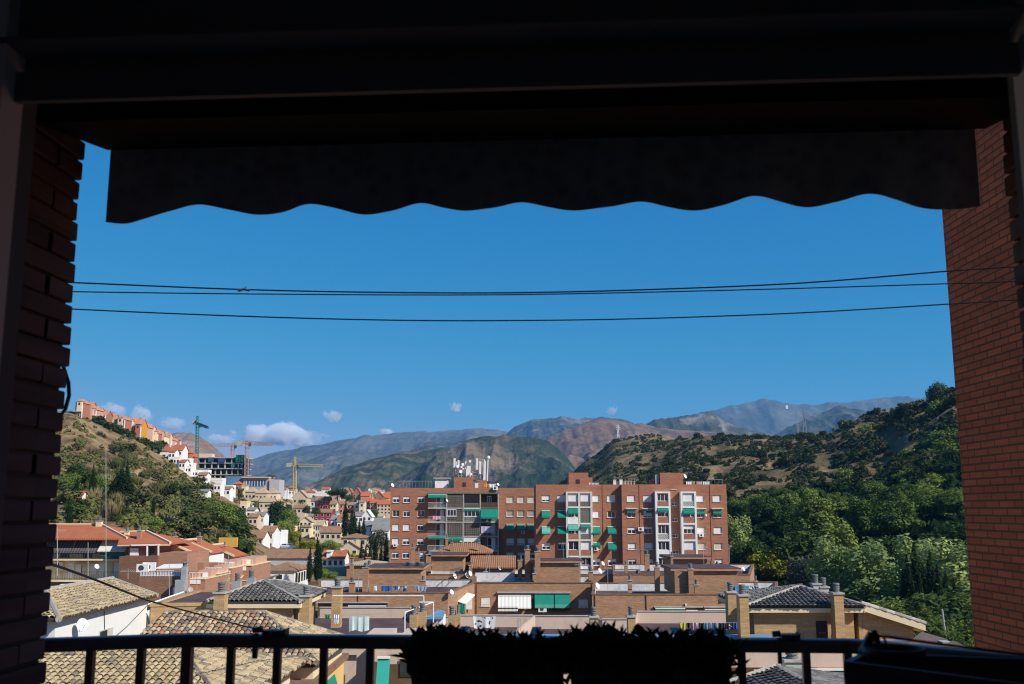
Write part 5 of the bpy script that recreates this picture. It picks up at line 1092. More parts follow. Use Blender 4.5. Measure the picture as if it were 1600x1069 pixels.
ra_ = random.Random(3)
for px, d, pb, h in ((610,125,898,2.4),(690,140,892,3.0),(765,141,896,2.6),(880,134,876,2.4),(905,128,908,2.2),(950,116,924,2.6),(1000,130,893,2.8),(1100,118,888,2.6),(1140,135,880,2.4),(560,115,924,2.2)):
    b_ = U(px,pb,d); o = thing('aerial', 'thin television aerial on the flat brick roofs before the towers', 'aerial', b_, 'television aerials on the flat brick roofs'); MB().tube([b_, b_+Vector((0,0,h))], .03, 5).build('pole', MET, o); y = MB(); c_ = b_+Vector((0,0,h-.2)); an = ra_.uniform(-.6,.6); dx = Vector((math.cos(an),math.sin(an),0)); y.bar(c_-dx*.6, c_+dx*.6, .03)
    for k in range(5): y.bar(c_+dx*(-.5+.22*k)-Vector((0,0,.22)), c_+dx*(-.5+.22*k)+Vector((0,0,.22)), .018)
    y.build('antenna', MET, o)
rail_fence(MB(), U(704,904,126), U(720,899,132), 1.0, .5, .035).build('roof_railing', DMET, bA); rail_fence(MB(), U(966,925,109.5), U(1015,925,109.5), .9, .8, .02).build('roof_railing', MET, bB)
for bl, px, d, t in ((bC,745,124.93,912),(bC,925,124.93,912),(bB,1010,107.93,930),(bA,560,109.93,928),(bB,930,107.93,930)): MB().tube([U(px,t,d),Vector((U(px,t,d).x,d,0))],.045,6).build('drain_pipe', COPING, bl)
# ------------------------------------------------------------------ generic small house
def house(px0, px1, pye, pyt, pyb, d, wall, roof, kind='gx', dep=None, label='', nx=2, ny=1, wm=None, name='house', group=None, over=.35, chim=None, bot=None, wsize=(1.0,1.2), door=False, cat='house', shut=.4):
    x0, x1 = X(px0,d), X(px1,d); w_ = x1-x0; dep = dep or max(5.0, min(9, w_)); zb, ze = Z(pyb,d), Z(pye,d)
    yt = d + (dep/2 if kind in ('gx','hip','pyr') else 0); zr = Z(pyt, yt)
    r = thing(name, label, cat, (x0, d, zb), group); ze2 = ze
    lo = zb - 6
    W_ = MB(); o = over; rf = MB(); y0, y1 = d, d+dep; ym = d+dep/2; xm = (x0+x1)/2
    if kind == 'flat':
        W_.box(x0,x1,y0,y1,lo,ze)
        rf.ring([(x0-.05,y0-.05),(x1+.05,y0-.05),(x1+.05,y1+.05),(x0-.05,y1+.05)],.3,ze+.002,max(ze+.15,zr)).box(x0+.3,x1-.3,y0+.3,y1-.3,ze+.002,ze+.08)
    elif kind == 'gx':
        W_.add([(x0,y0,lo),(x0,y1,lo),(x0,y1,ze),(x0,ym,zr-.12),(x0,y0,ze),(x1,y0,lo),(x1,y1,lo),(x1,y1,ze),(x1,ym,zr-.12),(x1,y0,ze)],[(0,4,3,2,1)[::-1],(5,6,7,8,9),(0,5,9,4),(1,2,7,6),(4,9,8,3),(3,8,7,2),(0,1,6,5)])
        sl = (zr-ze)/(dep/2)
        rf.slab([(x0-o,y0-o,ze-sl*o+.16),(x1+o,y0-o,ze-sl*o+.16),(x1+o,ym,zr+.16),(x0-o,ym,zr+.16)],.15).slab([(x1+o,y1+o,ze-sl*o+.16),(x0-o,y1+o,ze-sl*o+.16),(x0-o,ym+.01,zr+.16),(x1+o,ym+.01,zr+.16)],.15)
    elif kind == 'gy':
        W_.add([(x0,y0,lo),(x1,y0,lo),(x1,y0,ze),(xm,y0,zr-.12),(x0,y0,ze),(x0,y1,lo),(x1,y1,lo),(x1,y1,ze),(xm,y1,zr-.12),(x0,y1,ze)],[(0,1,2,3,4),(9,8,7,6,5),(1,6,7,2),(0,4,9,5),(2,7,8,3),(3,8,9,4),(0,5,6,1)])
        sl = (zr-ze)/(w_/2)
        rf.slab([(x1+o,y0-o,ze-sl*o+.16),(x1+o,y1+o,ze-sl*o+.16),(xm,y1+o,zr+.16),(xm,y0-o,zr+.16)],.15).slab([(xm-.01,y0-o,zr+.16),(xm-.01,y1+o,zr+.16),(x0-o,y1+o,ze-sl*o+.16),(x0-o,y0-o,ze-sl*o+.16)],.15)
    else:
        W_.box(x0,x1,y0,y1,lo,ze); rl = 0 if kind == 'pyr' else max(0,(w_-dep)/2)
        A = [(x0-o,y0-o,ze+.16),(x1+o,y0-o,ze+.16),(x1+o,y1+o,ze+.16),(x0-o,y1+o,ze+.16)]; p, q = (xm-rl,ym,zr+.16),(xm+rl,ym,zr+.16)
        rf.slab([A[0],A[1],q,p] if rl else [A[0],A[1],p],.14).slab([A[1],A[2],q],.14).slab([A[2],A[3],p,q] if rl else [A[2],A[3],p],.14).slab([A[3],A[0],p],.14)
    wo_ = W_.build('wall', wall, r); ro = rf.build('roof', roof, r)
    H_ = ze - zb; fh = H_/ny
    for j in range(ny):
        for i in range(nx):
            cx_ = x0 + w_*(i+.5)/nx; zc = zb + fh*(j+.52); ww, hh = min(wsize[0], w_/nx*.55), min(wsize[1], fh*.55)
            f = MB().box(cx_-ww/2-.08,cx_+ww/2+.08,d-.06,d,zc-hh/2-.08,zc+hh/2+.08).build('window', wm or WFRAME, r); MB().box(cx_-ww/2,cx_+ww/2,d-.075,d-.061,zc-hh/2,zc+hh/2).build('pane', GLASS, f)
    for cpx, cpt in (chim or []): 
        xx = X(cpx,d+dep/2); MB().box(xx-.3,xx+.3,d+dep/2-.3,d+dep/2+.3,ze-.5,Z(cpt,d+dep/2)).box(xx-.4,xx+.4,d+dep/2-.4,d+dep/2+.4,Z(cpt,d+dep/2),Z(cpt,d+dep/2)+.15).build('chimney', wall, ro)
    return r
# wall paints
TC = {k: M('wall_'+k, c, .88, .1, .5, grime=(shade(c,.55), .35, .5)) for k, c in dict(terra=(.36,.16,.105), pinkish=(.48,.25,.20), ochre=(.60,.30,.035), cream=(.74,.62,.42), sand=(.58,.46,.33), salmon=(.54,.33,.23), crimson=(.30,.045,.05), orange=(.60,.23,.07), lgreen=(.50,.55,.38), grey=(.45,.45,.44), beige=(.62,.52,.38), peach=(.66,.49,.36)).items()}
WH = WHITE
# ------------------------------------------------------------------ terraced houses along the left ridge (pixel span, eave, top, base)
RIDGE = [(103,115,630,624,652,450,'terra','hip','reddish brick terraced house, nearest the brick pillar on the ridge'),(115,127,636,629,656,458,'pinkish','gx','pink terraced house, second from the pillar on the ridge'),
 (127.5,137.5,641,634,658,465,'salmon','hip','salmon terraced house, third from the pillar on the ridge'),(137.5,141,643,638,658,468,'cream','gx','narrow cream terraced house between salmon and red ones on the ridge'),(141,153,649,642,662,475,'terra','gx','low red brick house above the dark bushes on the ridge'),
 (155,165.5,655,648,670,480,'pinkish','gx','rosy pink house just left of the big brick corner house on the ridge'),(166,184,656,649,682,468,'terra','hip','big brick corner house with small square windows on the ridge'),(184,191,659,654,682,476,'salmon','gx','brick and cream front right of the big corner house on the ridge'),
 (191,198.5,659,652,682,480,'cream','hip','cream terraced house with turret beside the ochre wall on the ridge'),(198,210.5,666,656,692,474,'ochre','gx','house with a bright ochre end wall on the ridge'),(210.5,219,668,660,694,486,'salmon','hip','terraced house right of the ochre wall, cream and brick, on the ridge'),
 (219,227,673,666,694,496,'peach','gx','peach terraced house in the middle of the ridge row, second after the ochre wall'),(227,235,677,669,696,505,'terra','hip','brick terraced house with white columns, third after the ochre wall'),(235,241,680,673,697,515,'salmon','gx','narrow terraced house directly above the white villa roof'),
 (241,247.5,682,675,700,525,'cream','hip','cream house with orange roof above the right part of the white villa'),(247.5,254,683,677,704,535,'peach','gx','light house second from the right end of the ridge row'),(254,261,688,682,706,545,'salmon','hip','terraced house last but one before the little brick tower'),(261,267,692,686,708,555,'terra','gx','last small terraced house at the right end of the ridge row')]
rt0 = random.Random(2)
RIDT = STR('faded_terracotta', (0.42,0.19,0.11), (0.52,0.27,0.17), .3, 'x', var=.2)
for i, (a, b, e, t, bs, d, c, k_, lab) in enumerate(RIDGE):
    d = d + (2.5 if i % 2 else -1.5); h = house(a, b, e, t, bs, d, TC[c], RIDT, k_, 8, lab, nx=3 if b-a > 9 else 2, ny=3, over=.3, wsize=(1.1,1.4), chim=[(b-2, t-3)] if i % 2 else None, name='terraced_house')
    xa, xb = X(a,d), X(b,d); q = xa+(xb-xa)*(.25 if i % 3 else .6); z = Z(e,d)
    if b-a > 5:
        tu = MB().box(q-1.1,q+1.1,d-.9,d+2.6,Z(bs,d)+2.5,z+.9).build('stair_turret', TC[('cream','terra','peach','salmon')[i % 4]], h); MB().add([(q-1.4,d-1.2,z+.9),(q+1.4,d-1.2,z+.9),(q+1.4,d+2.9,z+.9),(q-1.4,d+2.9,z+.9),(q,d+.8,z+2.1)],[(3,2,1,0),(0,1,4),(1,2,4),(2,3,4),(3,0,4)]).build('turret_roof', RIDT, tu)
        MB().box(q-.4,q+.4,d-.97,d-.91,z-.9,z+.2).build('turret_window', GLASS, tu)
    MB().box(xb-.45,xb-.05,d-.35,d-.01,Z(bs,d)-1,z-.1).build('white_pilaster', WHITE, h); MB().box(xa+.1,xb-.5,d-.5,d-.01,Z(bs,d)+2.6,Z(bs,d)+3.2).build('balcony_band', TC['cream'], h)
def gd(px, py, d0=180):
    for dd in np.linspace(d0, 640, 240):
        if HOR - (G(px,dd)-EYE)/dd*F < py: return dd
    return 640
for a, b, e, bs, k_, lab in ((256,266,706,718,'gx','white house with red roof, first of the white steps below the villa'),(264,274,715,727,'flat','white cube house, second of the white steps below the villa'),(273,283,722,733,'gx','white house with red gable, third of the white steps below the villa'),(283,293,729,740,'flat','white cube house, fourth of the white steps under the green crane'),(294,304,735,746,'flat','white cube house, fifth step, right under the crane mast'),(304,318,742,755,'gx','white house with tiled roof, sixth step below the concrete floors'),(330,341,757,768,'flat','white cube house near the lower end of the white steps'),(344,356,764,776,'gx','white house with brown roof at the lower end of the white steps')):
    house(a, b, e, e-3.5 if k_ == 'gx' else e-1, bs, gd((a+b)/2, bs, 300)-3, WH, REDT if 'red' in lab else (BROWNT if k_ == 'gx' else WH), k_, 6, lab, nx=2, ny=1, name='white_house')
house(236,262,705,696,724,470, WH, REDT,'hip',9,'white villa with a red hip roof and two glazed arches under the ridge row',nx=3,ny=1,wsize=(2.6,2.2),name='villa',chim=[(258,691)])
house(262,278,703,695,726,480, WH, REDT,'gx',8,'white right wing of the red-roofed villa, with two white chimneys',nx=2,ny=2,name='villa',chim=[(266,692),(274,690)])
house(280,290,708,701,722,560, TC['terra'], TERRA,'pyr',6,'small brick tower house with an orange pyramid roof',nx=1,ny=1,name='tower_house'); house(290,298,714,707,724,565, TC['terra'], TERRA,'pyr',6,'lower brick house with orange pyramid roof beside the construction floors',nx=1,ny=1,name='tower_house')
house(264,276,716,714,736,500, WH, WH,'flat',6,'white terrace walls stepping down right of the villa',nx=2,ny=1,name='white_house'); house(277,290,719,716,738,520, WH, WH,'flat',6,'white flat house below the small brick tower house',nx=2,ny=1,name='white_house'); house(288,296,726,723,742,530, WH, WH,'flat',5,'white flat annex with a cypress in front, under the green crane',nx=1,ny=1,name='white_house')
house(306,320,738,734,750,545, WH, WH,'flat',6,'white stepped house below the construction floors, left',nx=2,ny=1,name='white_house'); house(322,343,751,747,764,540, WH, WH,'flat',7,'white house with a flat roof on the slope left of the blue glazed wall',nx=2,ny=1,name='white_house'); house(343,360,761,758,772,520, WH, WH,'flat',6,'low white walls at the right end of the white slope houses',nx=1,ny=1,name='white_house')
house(305,321,768,765,778,335, WH, GREYT,'gx',4,'small white shed with a tin roof among bushes on the slope',nx=0,ny=1,name='shed',cat='shed')
for px, d in ((143,462),(147,464),(151,466),(158,462),(164,458),(170,455),(175,456),(180,457),(186,458),(192,459),(197,460),(213,466),(220,474),(227,482),(233,490),(240,468),(247,505)):
    plant('shrub2', px, d, rt0.uniform(3.0,4.4), 'dark hedge bush below the ridge row of terraced houses', 'bush', 'hedge bushes below the ridge row', 1.1)
wf = thing('boundary_wall', 'white boundary wall with pillars running under the ridge row', 'wall', on_ground(200,470)); 
for a, b, t0, t1 in ((168,180,690,692),(181,197,691,694),(198,210,698,700),(209,224,700,700)):
    d = 462; p, q = U(a,t0,d), U(b,t1,d); MB().prism([(p.x,p.y),(q.x,q.y),(q.x,q.y+.3),(p.x,p.y+.3)], p.z-4, p.z).build('wall_panel', WH, wf); MB().box(p.x-.35,p.x+.35,p.y-.3,p.y+.4,p.z-4,p.z+1).build('pillar', WH, wf)
# ------------------------------------------------------------------ building site, cranes, glazed block
dC = 600.0; cs = thing('concrete_frame_building', 'unfinished concrete frame building with open dark floors below the cranes', 'building site', (X(340,dC,730),dC,G(340,dC)))
NETG = M('green_net', (0.02,0.16,0.13), .9, .3, .4); NETB = M('blue_net', (0.03,0.09,0.2), .9, .3, .4)
for i, py in enumerate((714.5,723,731.5,741)):
    a, b = (298,383) if i < 2 else (309,381); MB().box(X(a,dC,730),X(b,dC,730),dC-(0 if i%2 else .4),dC+18,Z(py+1.4,dC),Z(py,dC)).build('floor_slab', CONC, cs)
    if i < 3 or True:
        z0, z1 = Z([723,731.5,741,750][i],dC), Z(py+1.4,dC)
        for k in range(9): xx = X(a+1+(b-a-2)*k/8,dC,730); MB().box(xx-.35,xx+.35,dC+.5,dC+1.2,z0,z1).build('column', CONC, cs)
        MB().box(X(a,dC,730),X(b,dC,730),dC+9,dC+9.4,z0,z1).build('inner_shade_wall', M('site_shade',(0.05,0.055,0.06),.9,.5,.15), cs)  # dark wall colour holds the shade of the open floors
for a, b, t, bt, m_ in ((325,334,715,722,NETB),(341,352,716,722.5,NETB),(368,384,711,722,NETG),(376,383,724,730,NETB),(320,325,732,741,NETB),(379.5,390.5,720,742,NETB),(362,368,724,731,NETG)): MB().box(X(a,dC,730),X(b,dC,730),dC-.6,dC-.5,Z(bt,dC),Z(t,dC)).build('safety_net', m_, cs)
MB().box(X(304,dC,715),X(326,dC,715),dC+6,dC+12,Z(716,dC),Z(708,dC)).build('upper_block', TC['peach'], cs)
gb = thing('glazed_building', 'long low modern building with blue glazing and concrete frame under the building site', 'building', (X(400,580,755),580,G(400,580)))
MB().box(X(350,580,755),X(380,580,755),581,592,Z(775,580),Z(744,580)).build('glazed_wing', M('blue_glazing',(0.10,0.22,0.36),.3,.4,.12,spec=.6), gb)
MB().box(X(380,580,755),X(420,580,755),580,592,Z(775,580),Z(747,580)).build('wall', CONC, gb); f_ = MB().box(X(384.5,580,755),X(417,580,755),579.9,579.99,Z(760,580),Z(750.5,580)).build('glazed_front', M('deep_blue_glazing',(0.03,0.10,0.24),.2,.5,.3,spec=.6), gb)
for k in range(8): xx = X(385+4.4*k,580,755); MB().box(xx-.15,xx+.15,579.8,579.89,Z(760,580),Z(750.5,580)).build('mullion', WHITE, f_)
MB().box(X(378,580,750),X(421,580,750),578.5,592.3,Z(746.9,580),Z(745.3,580)).build('roof', TC['peach'], gb); MB().box(X(421.5,580,755),X(437,580,755),579,592,Z(775,580),Z(749.5,580)).build('end_block', TC['grey'], gb); MB().box(X(414,580,745),X(424,580,745),584,590,Z(745,580),Z(742,580)).build('roof_plant', DMET, gb)
def crane(label, px, pyt, pyb, d, tip, cw, m, w_=1.7, apex=None):
    """tower crane: lattice mast, jib, counter-jib with ballast, cab"""
    b = U(px,pyb,d); t = U(px,pyt,d); r = thing('tower_crane', label, 'tower crane', b)
    def lattice(p, q, ww, tri=False):
        p, q = Vector(p), Vector(q); ax = (q-p).normalized(); up = Vector((0,0,1)) if abs(ax.z) < .9 else Vector((0,1,0)); s = ax.cross(up).normalized()*ww/2; u = s.cross(ax).normalized()*ww/2
        cs_ = [s-u,-s-u,u*1.2] if tri else [s+u,s-u,-s-u,-s+u]; mb = MB(); n = max(3,int((q-p).length/(ww*1.1)))
        for c in cs_: mb.bar(p+c, q+c, .22)
        for i in range(n):
            a, e = p.lerp(q,i/n), p.lerp(q,(i+1)/n)
            for k in range(len(cs_)): mb.bar(a+cs_[k], e+cs_[(k+1)%len(cs_)], .16)
        return mb
    lattice((b.x,b.y,b.z-8), t, w_).build('mast', m, r)
    T = U(*tip,d) if len(tip) == 2 else U(*tip); C = U(*cw,d) if len(cw) == 2 else U(*cw)
    lattice(t, T, w_*.8, True).build('jib', m, r); lattice(t, C, w_*.7, True).build('counter_jib', m, r)
    MB().box(C.x-1.4,C.x+1.4,C.y-1,C.y+1,C.z-1.8,C.z+.8).build('counterweight', CONC, r); MB().box(t.x+.9,t.x+2.3,t.y-.8,t.y+.8,t.z-2.2,t.z).build('cab', DMET, r)
    if apex: A = U(px,apex,d); lattice(t, A, w_*.55).build('mast_head', m, r); k_ = MB(); k_.bar(A, t.lerp(T,.6), .1); k_.bar(A, t.lerp(C,.9), .1); k_.build('tie_rod', m, r)
    return r
GRN = M('crane_green',(0.02,0.20,0.15),.5,.15); ORN = M('crane_orange',(0.46,0.24,0.13),.6,.2); YLW = M('crane_yellow',(0.58,0.46,0.10),.6,.15)
crane('tall green tower crane left of the building site, its jib swung away', 308.5, 662, 738, 590, (325,668,560), (305,658.5,600), GRN, 1.5, 650)
crane('orange tower crane with its jib to the left, behind the building site', 363.5, 695, 742, 612, (311,697.5), (378,692), ORN, 2.0)
crane('orange tower crane with its jib to the right, above the glazed block', 386, 691.5, 745, 596, (427,694.5), (374,692), ORN, 2.0, 688)
crane('yellow tower crane standing among the town houses', 461, 727, 782, 640, (504,728), (451.5,725.5), YLW, 1.7, 714)
# ------------------------------------------------------------------ the town
_occ = []
T_ = [ # px0 px1 eave top base d wall roof kind dep nx ny label
 (361,373,757,752,780,560,'terra',TERRA,'pyr',6,1,2,'narrow brick house with an orange pyramid roof under the glazed building'),(373,381,760,757,780,562,'cream',BEIGET,'flat',6,1,2,'pale house leaning on the narrow brick house'),
 (380,396,769,761,783,540,'sand',BEIGET,'hip',9,3,1,'sand-coloured house with broad beige roof, left of a pair'),(396,414,771,762,784,535,'sand',BEIGET,'pyr',9,3,1,'sand-coloured house with the highest beige pyramid roof'),(412,430,771,763,784,545,'cream',BEIGET,'pyr',9,3,1,'cream house with beige roof, right of the highest beige pyramid'),
 (386,402,783,777,795,500,'sand',BEIGET,'hip',8,3,1,'low sandy house in the second row below the beige pyramids'),(403,424,784,778,797,495,'peach',BEIGET,'gx',8,3,1,'peach house with beige roof in the row below the pyramids'),
 (430,444,765,760,776,640,'white',BROWNT,'gx',8,2,1,'white house with brown roof right of the concrete end block'),(443,458,764,759,776,650,'white',BROWNT,'hip',8,3,1,'white house with brown hip roof beside the yellow crane mast'),
 (426,440,790,783,802,470,'sand',BROWNT,'gx',8,2,1,'sand house half behind the large dark green tree'),(455,478,777,766,790,520,'sand',BEIGET,'gy',9,3,1,'sand house whose big gable faces us, under the yellow crane'),(457,475,794,789,803,470,'peach',BROWNT,'gx',8,3,1,'low peach house with palms before it, under the big sand gable'),
 (470,491,770,765,781,700,'white',REDT,'hip',9,3,1,'white house with red-brown hip roof right of the yellow crane'),(491,508,771,768,783,690,'white',WHITE,'flat',8,3,1,'white flat house left of the umbrella pine'),(476,490,783,779,792,560,'white',BROWNT,'gx',7,2,1,'white house low behind the palm tree'),
 (500,512,765,761,774,800,'white',REDT,'gx',8,2,1,'white house with red roof peeping left of the umbrella pine crown'),(490,512,782,776,796,560,'crimson',BROWNT,'gx',9,3,2,'dark red house with brown roof left below the umbrella pine'),
 (513,526,772,767,786,720,'salmon',REDT,'gx',8,2,1,'salmon house behind the umbrella pine'),(539,549,771,763,782,720,'salmon',REDT,'gy',9,1,2,'red-roofed gable house right of the umbrella pine, left one of two'),(549,563,772,762,782,715,'terra',REDT,'gy',9,2,2,'larger brown-red gable house right of the umbrella pine'),(562,576,775,769,784,710,'salmon',TERRA,'gx',8,2,1,'house with orange-red slope between the two gabled pairs'),
 (582,598,776,768,786,700,'terra',REDT,'gy',9,2,2,'dark red gable house close left of the tower edge'),(597,611,778,770,786,705,'salmon',TERRA,'gx',8,2,1,'orange-roofed house touching the tower edge'),
 (564,577,784,778,803,600,'peach',TERRA,'gx',8,2,3,'salmon flats with stacked balconies and orange roofs, left one'),(577,588,786,780,803,595,'salmon',TERRA,'gx',8,2,3,'salmon flats in the middle of the balcony row near the tower'),(588,610,788,782,804,590,'peach',TERRA,'gx',8,4,3,'salmon flats with many little balconies touching the tower'),
 (529,541,788,784,802,520,'orange',BROWNT,'gx',7,2,2,'bright orange house with dark windows behind the tall cypresses'),(541,552,789,785,802,522,'orange',GREYT,'gx',7,2,2,'orange house with grey roof, right of the brightest orange one'),(552,560,788,785,804,515,'lgreen',GREYT,'gx',7,1,2,'pale green house next to the orange ones'),(560,568,785,782,804,512,'cream',GREYT,'gx',7,1,2,'narrow cream house right of the pale green one'),(514,524,788,783,800,530,'cream',BROWNT,'gx',7,2,2,'cream house with twin pale chimneys left of the orange ones'),
 (489,516,801,796,817,440,'crimson',BROWNT,'gx',9,3,2,'crimson house with brown roof and white cornice in the middle of the town'),(514,526,803,799,812,450,'grey',GREYT,'gx',8,2,1,'grey-roofed house right of the crimson one'),
 (467,486,815,808,832,400,'cream',BEIGET,'gy',8,3,2,'cream house whose gable has a round attic window'),(469,483,824,819,834,392,'cream',BROWNT,'hip',4,2,1,'cream porch with little brown roof in front of the round-window gable'),(486,506,817,814,836,405,'white',CREAM,'flat',8,3,2,'white flat-roofed house right of the cream gable'),
 (516,529,812,805,826,420,'white',GREYT,'gx',9,2,1,'white house with grey roof behind the tan one'),(526,538,815,806,828,415,'white',BROWNT,'gx',9,2,1,'long house with stepped reddish roofs left of the tallest cypress'),
 (500,533,832,823,845,355,'beige',BROWNT,'gx',8,4,1,'house with long tan roof in front of the cypresses'),
 (553,567,806,800,818,470,'white',GREYT,'gx',8,2,1,'white house with grey roof behind the two thick cypresses'),(565,580,807,797,822,455,'white',WHITE,'gy',9,2,2,'white gable house right of the thick cypresses'),(581,607,829,810,842,400,'white',GREYT,'gx',16,4,1,'row house with long pale grey roof by the tower edge'),(566,584,823,815,834,410,'white',GREYT,'gx',8,2,1,'white house with dark grey roof left of the long pale roof'),
 (533,574,841,834,868,290,'beige',BROWNT,'hip',8,3,2,'beige house with brown hip roof behind the lime trees and cypresses'),(531,562,856,846,872,280,'beige',BEIGET,'gy',6,2,1,'lower front wing of the beige house with pale gable roof'),
 (379,411,841,829,864,265,'white',BROWNT,'gx',8,4,2,'white house with brown roof at the road, left of the street'),(408,427,831,822,860,285,'white',BROWNT,'gx',8,2,2,'white house with higher brown roof on the left of the road'),(424,438,836,829,860,300,'white',WHITE,'flat',10,2,3,'tall white house front along the road with small windows'),
 (384,396,797,793,812,400,'white',GREYT,'gx',7,2,1,'white house with grey roof up the slope, left of the dark green tree'),(396,411,806,800,820,380,'white',GREYT,'gx',8,2,1,'white house with long grey roof below the first grey-roofed one'),(373,383,786,783,800,420,'cream',CREAM,'flat',6,1,1,'cream cube house on the slope beside the olive trees'),(387,401,808,803,822,370,'peach',BROWNT,'gx',6,2,1,'brick-coloured house between the white slope houses'),
 (504,538,873,860,900,230,'white',REDT,'gx',8,4,2,'white house with red roof and a tall white chimney beside the twin cypresses'),
]
for (a, b, e, t, bs, d, c, rf, k_, dp_, nx, ny, lab) in T_:
    house(a, b, e, t, bs, d, WH if c == 'white' else TC[c], rf, k_, dp_, lab, nx, ny, name='town_house', chim=[(b-3, t-3)] if (a % 3 == 0 and d < 600 and k_ != 'flat') else None)
MB().box(X(512,231),X(519,231),230.2,232.5,Z(900,231),Z(862,231)).box(X(511,231),X(520,231),229.9,232.8,Z(862,231),Z(860.5,231)).build('chimney', WH, [o for o in col.objects if o.get('label','').startswith('white house with red roof and a tall')][0])
rt_ = random.Random(4)
for k in range(96):                      # the packed small roofs between the ones told apart above
    a = rt_.uniform(392,604); bs = rt_.uniform(774,812) if k % 3 else rt_.uniform(768,777)
    if a < 432: bs = rt_.uniform(782,800) 
    d = None
    for dd in np.geomspace(330,1500,120):
        if HOR - (G(a,dd)-EYE)/dd*F < bs: d = dd; break
    if d is None: continue
    wpx = rt_.uniform(7,12)*1100/(d+450); hpx = rt_.uniform(4.2,6.5)/d*F; dz = rt_.uniform(1.2,2.2)/d*F
    house(a, a+wpx, bs-hpx, bs-hpx-dz, bs, d, rt_.choice([WH,WH,WH,WH,TC['cream'],TC['peach'],TC['sand']]), rt_.choice([RIDT,BROWNT,BEIGET,TERRA,BROWNT]), rt_.choice(['gx','hip','gx','gy']), 7, 'small pale house with tiled roof among the packed roofs of the far town', rt_.choice([2,2,3]), 1 if hpx < 9 else 2, name='town_house', group='small houses of the far town')
for k in range(26):
    a = rt_.uniform(442,596); bs = rt_.uniform(794,846); d = gd(a, bs, 250); d = d if d < 639 else 640
    wpx = rt_.uniform(8,12); hpx = rt_.uniform(4.0,5.5)/d*F; dz = rt_.uniform(1.2,2.0)/d*F
    house(a, a+wpx, bs-hpx, bs-hpx-dz, bs, d, rt_.choice([WH,WH,WH,TC['cream']]), rt_.choice([RIDT,BROWNT,BEIGET,GREYT]), rt_.choice(['gx','hip','gx','gy']), 7, 'small pale house with tiled roof tucked between the town gardens', 3, 1 if hpx < 14 else 2, name='town_house', group='small houses between the town gardens')
# villa by the left pillar
house(90,117,778,768,806,225, WH, TERRA,'gx',7,'white villa with bright orange roof beside the left brick pillar',nx=3,ny=2,name='villa'); house(112,130,786,781,806,222, WH, TERRA,'gx',5,'white right wing of the orange-roofed villa with an arched porch',nx=2,ny=1,name='villa')
# grey gable and white hall at the road
gh = house(412,486,872,859,900,222, M('grey_render',(0.42,0.44,0.46),.9,.08,.4), BROWNT,'gx',12,'long building with a blank grey wall below the road',nx=0,ny=1,name='warehouse',cat='building')
wh_ = house(415,462,893,879,915,175, WH, BROWNT,'hip',12,'white hall with brown hip roof in front of the blank grey wall',nx=1,ny=1,name='hall',cat='building'); 
for k in range(5): MB().box(X(462,175)+.02,X(462,175)+.08,176.2+k*2.2,177.4+k*2.2,Z(912,175),Z(897,175)).build('window', GLASS, wh_)
house(543,593,884,876,900,150, B_TAN, BEIGET,'hip',8,'low brick house with beige tiled roof and two white chimneys',nx=0,ny=1,name='house',chim=[(550,872),(576,872)])
# road and parked car
pts_ = [(446,240),(447,262),(447,290),(446,330),(441,380),(436,430)]; rv = []
for px, d in pts_: p = on_ground(px,d); rv += [(p.x-3.4,d,p.z+.25),(p.x+3.4,d,p.z+.25)]
tag(MB().add(rv, [(2*i,2*i+1,2*i+3,2*i+2) for i in range(len(pts_)-1)]).build('road', M('asphalt',(0.11,0.11,0.115),.9,.12,.5)), kind='structure')
def car(px, d, label, m):
    g = on_ground(px,d); g.z += .25; r = thing('parked_car', label, 'car', g); x, y, z = g
    prof = [(-2.1,.35),(-2.1,.8),(-1.6,.95),(-1.0,1.4),(.7,1.42),(1.3,1.0),(2.1,.85),(2.15,.35)]; w2 = .86
    b = MB(); b.add([(x-w2,y+a,z+h) for a,h in prof]+[(x+w2,y+a,z+h) for a,h in prof], [tuple(range(8)),tuple(range(15,7,-1))]+[(i,i+8,(i+1)%8+8,(i+1)%8) for i in range(8)]); b.build('body', m, r)
    for s_ in (-1,1):
        MB().add([(x+s_*(w2+.01),y-.95,z+.98),(x+s_*(w2+.01),y-.75,z+1.34),(x+s_*(w2+.01),y+.65,z+1.36),(x+s_*(w2+.01),y+1.1,z+1.0)],[(0,1,2,3)]).build('side_window', GLASS, r)
        for a in (-1.35,1.35): MB().tube([(x+s_*w2-.1,y+a,z+.32),(x+s_*w2+.04,y+a,z+.32)],.32,14).build('wheel', DMET, r)
    MB().add([(x-.72,y-1.58,z+.98),(x+.72,y-1.58,z+.98),(x+.66,y-1.06,z+1.36),(x-.66,y-1.06,z+1.36)],[(0,1,2,3)]).build('windscreen', GLASS, r)
    for s_ in (-1,1): MB().box(x+s_*.62-.16,x+s_*.62+.16,y-2.13,y-2.09,z+.62,z+.76).build('headlight', WFRAME, r)
car(447.5,302,'silver car parked on the road beside the white houses', M('car_silver',(.5,.52,.54),.3,.05,spec=.5)); car(441,318,'dark car higher up the road behind the silver one', M('car_dark',(.04,.045,.06),.3,.05,spec=.5))
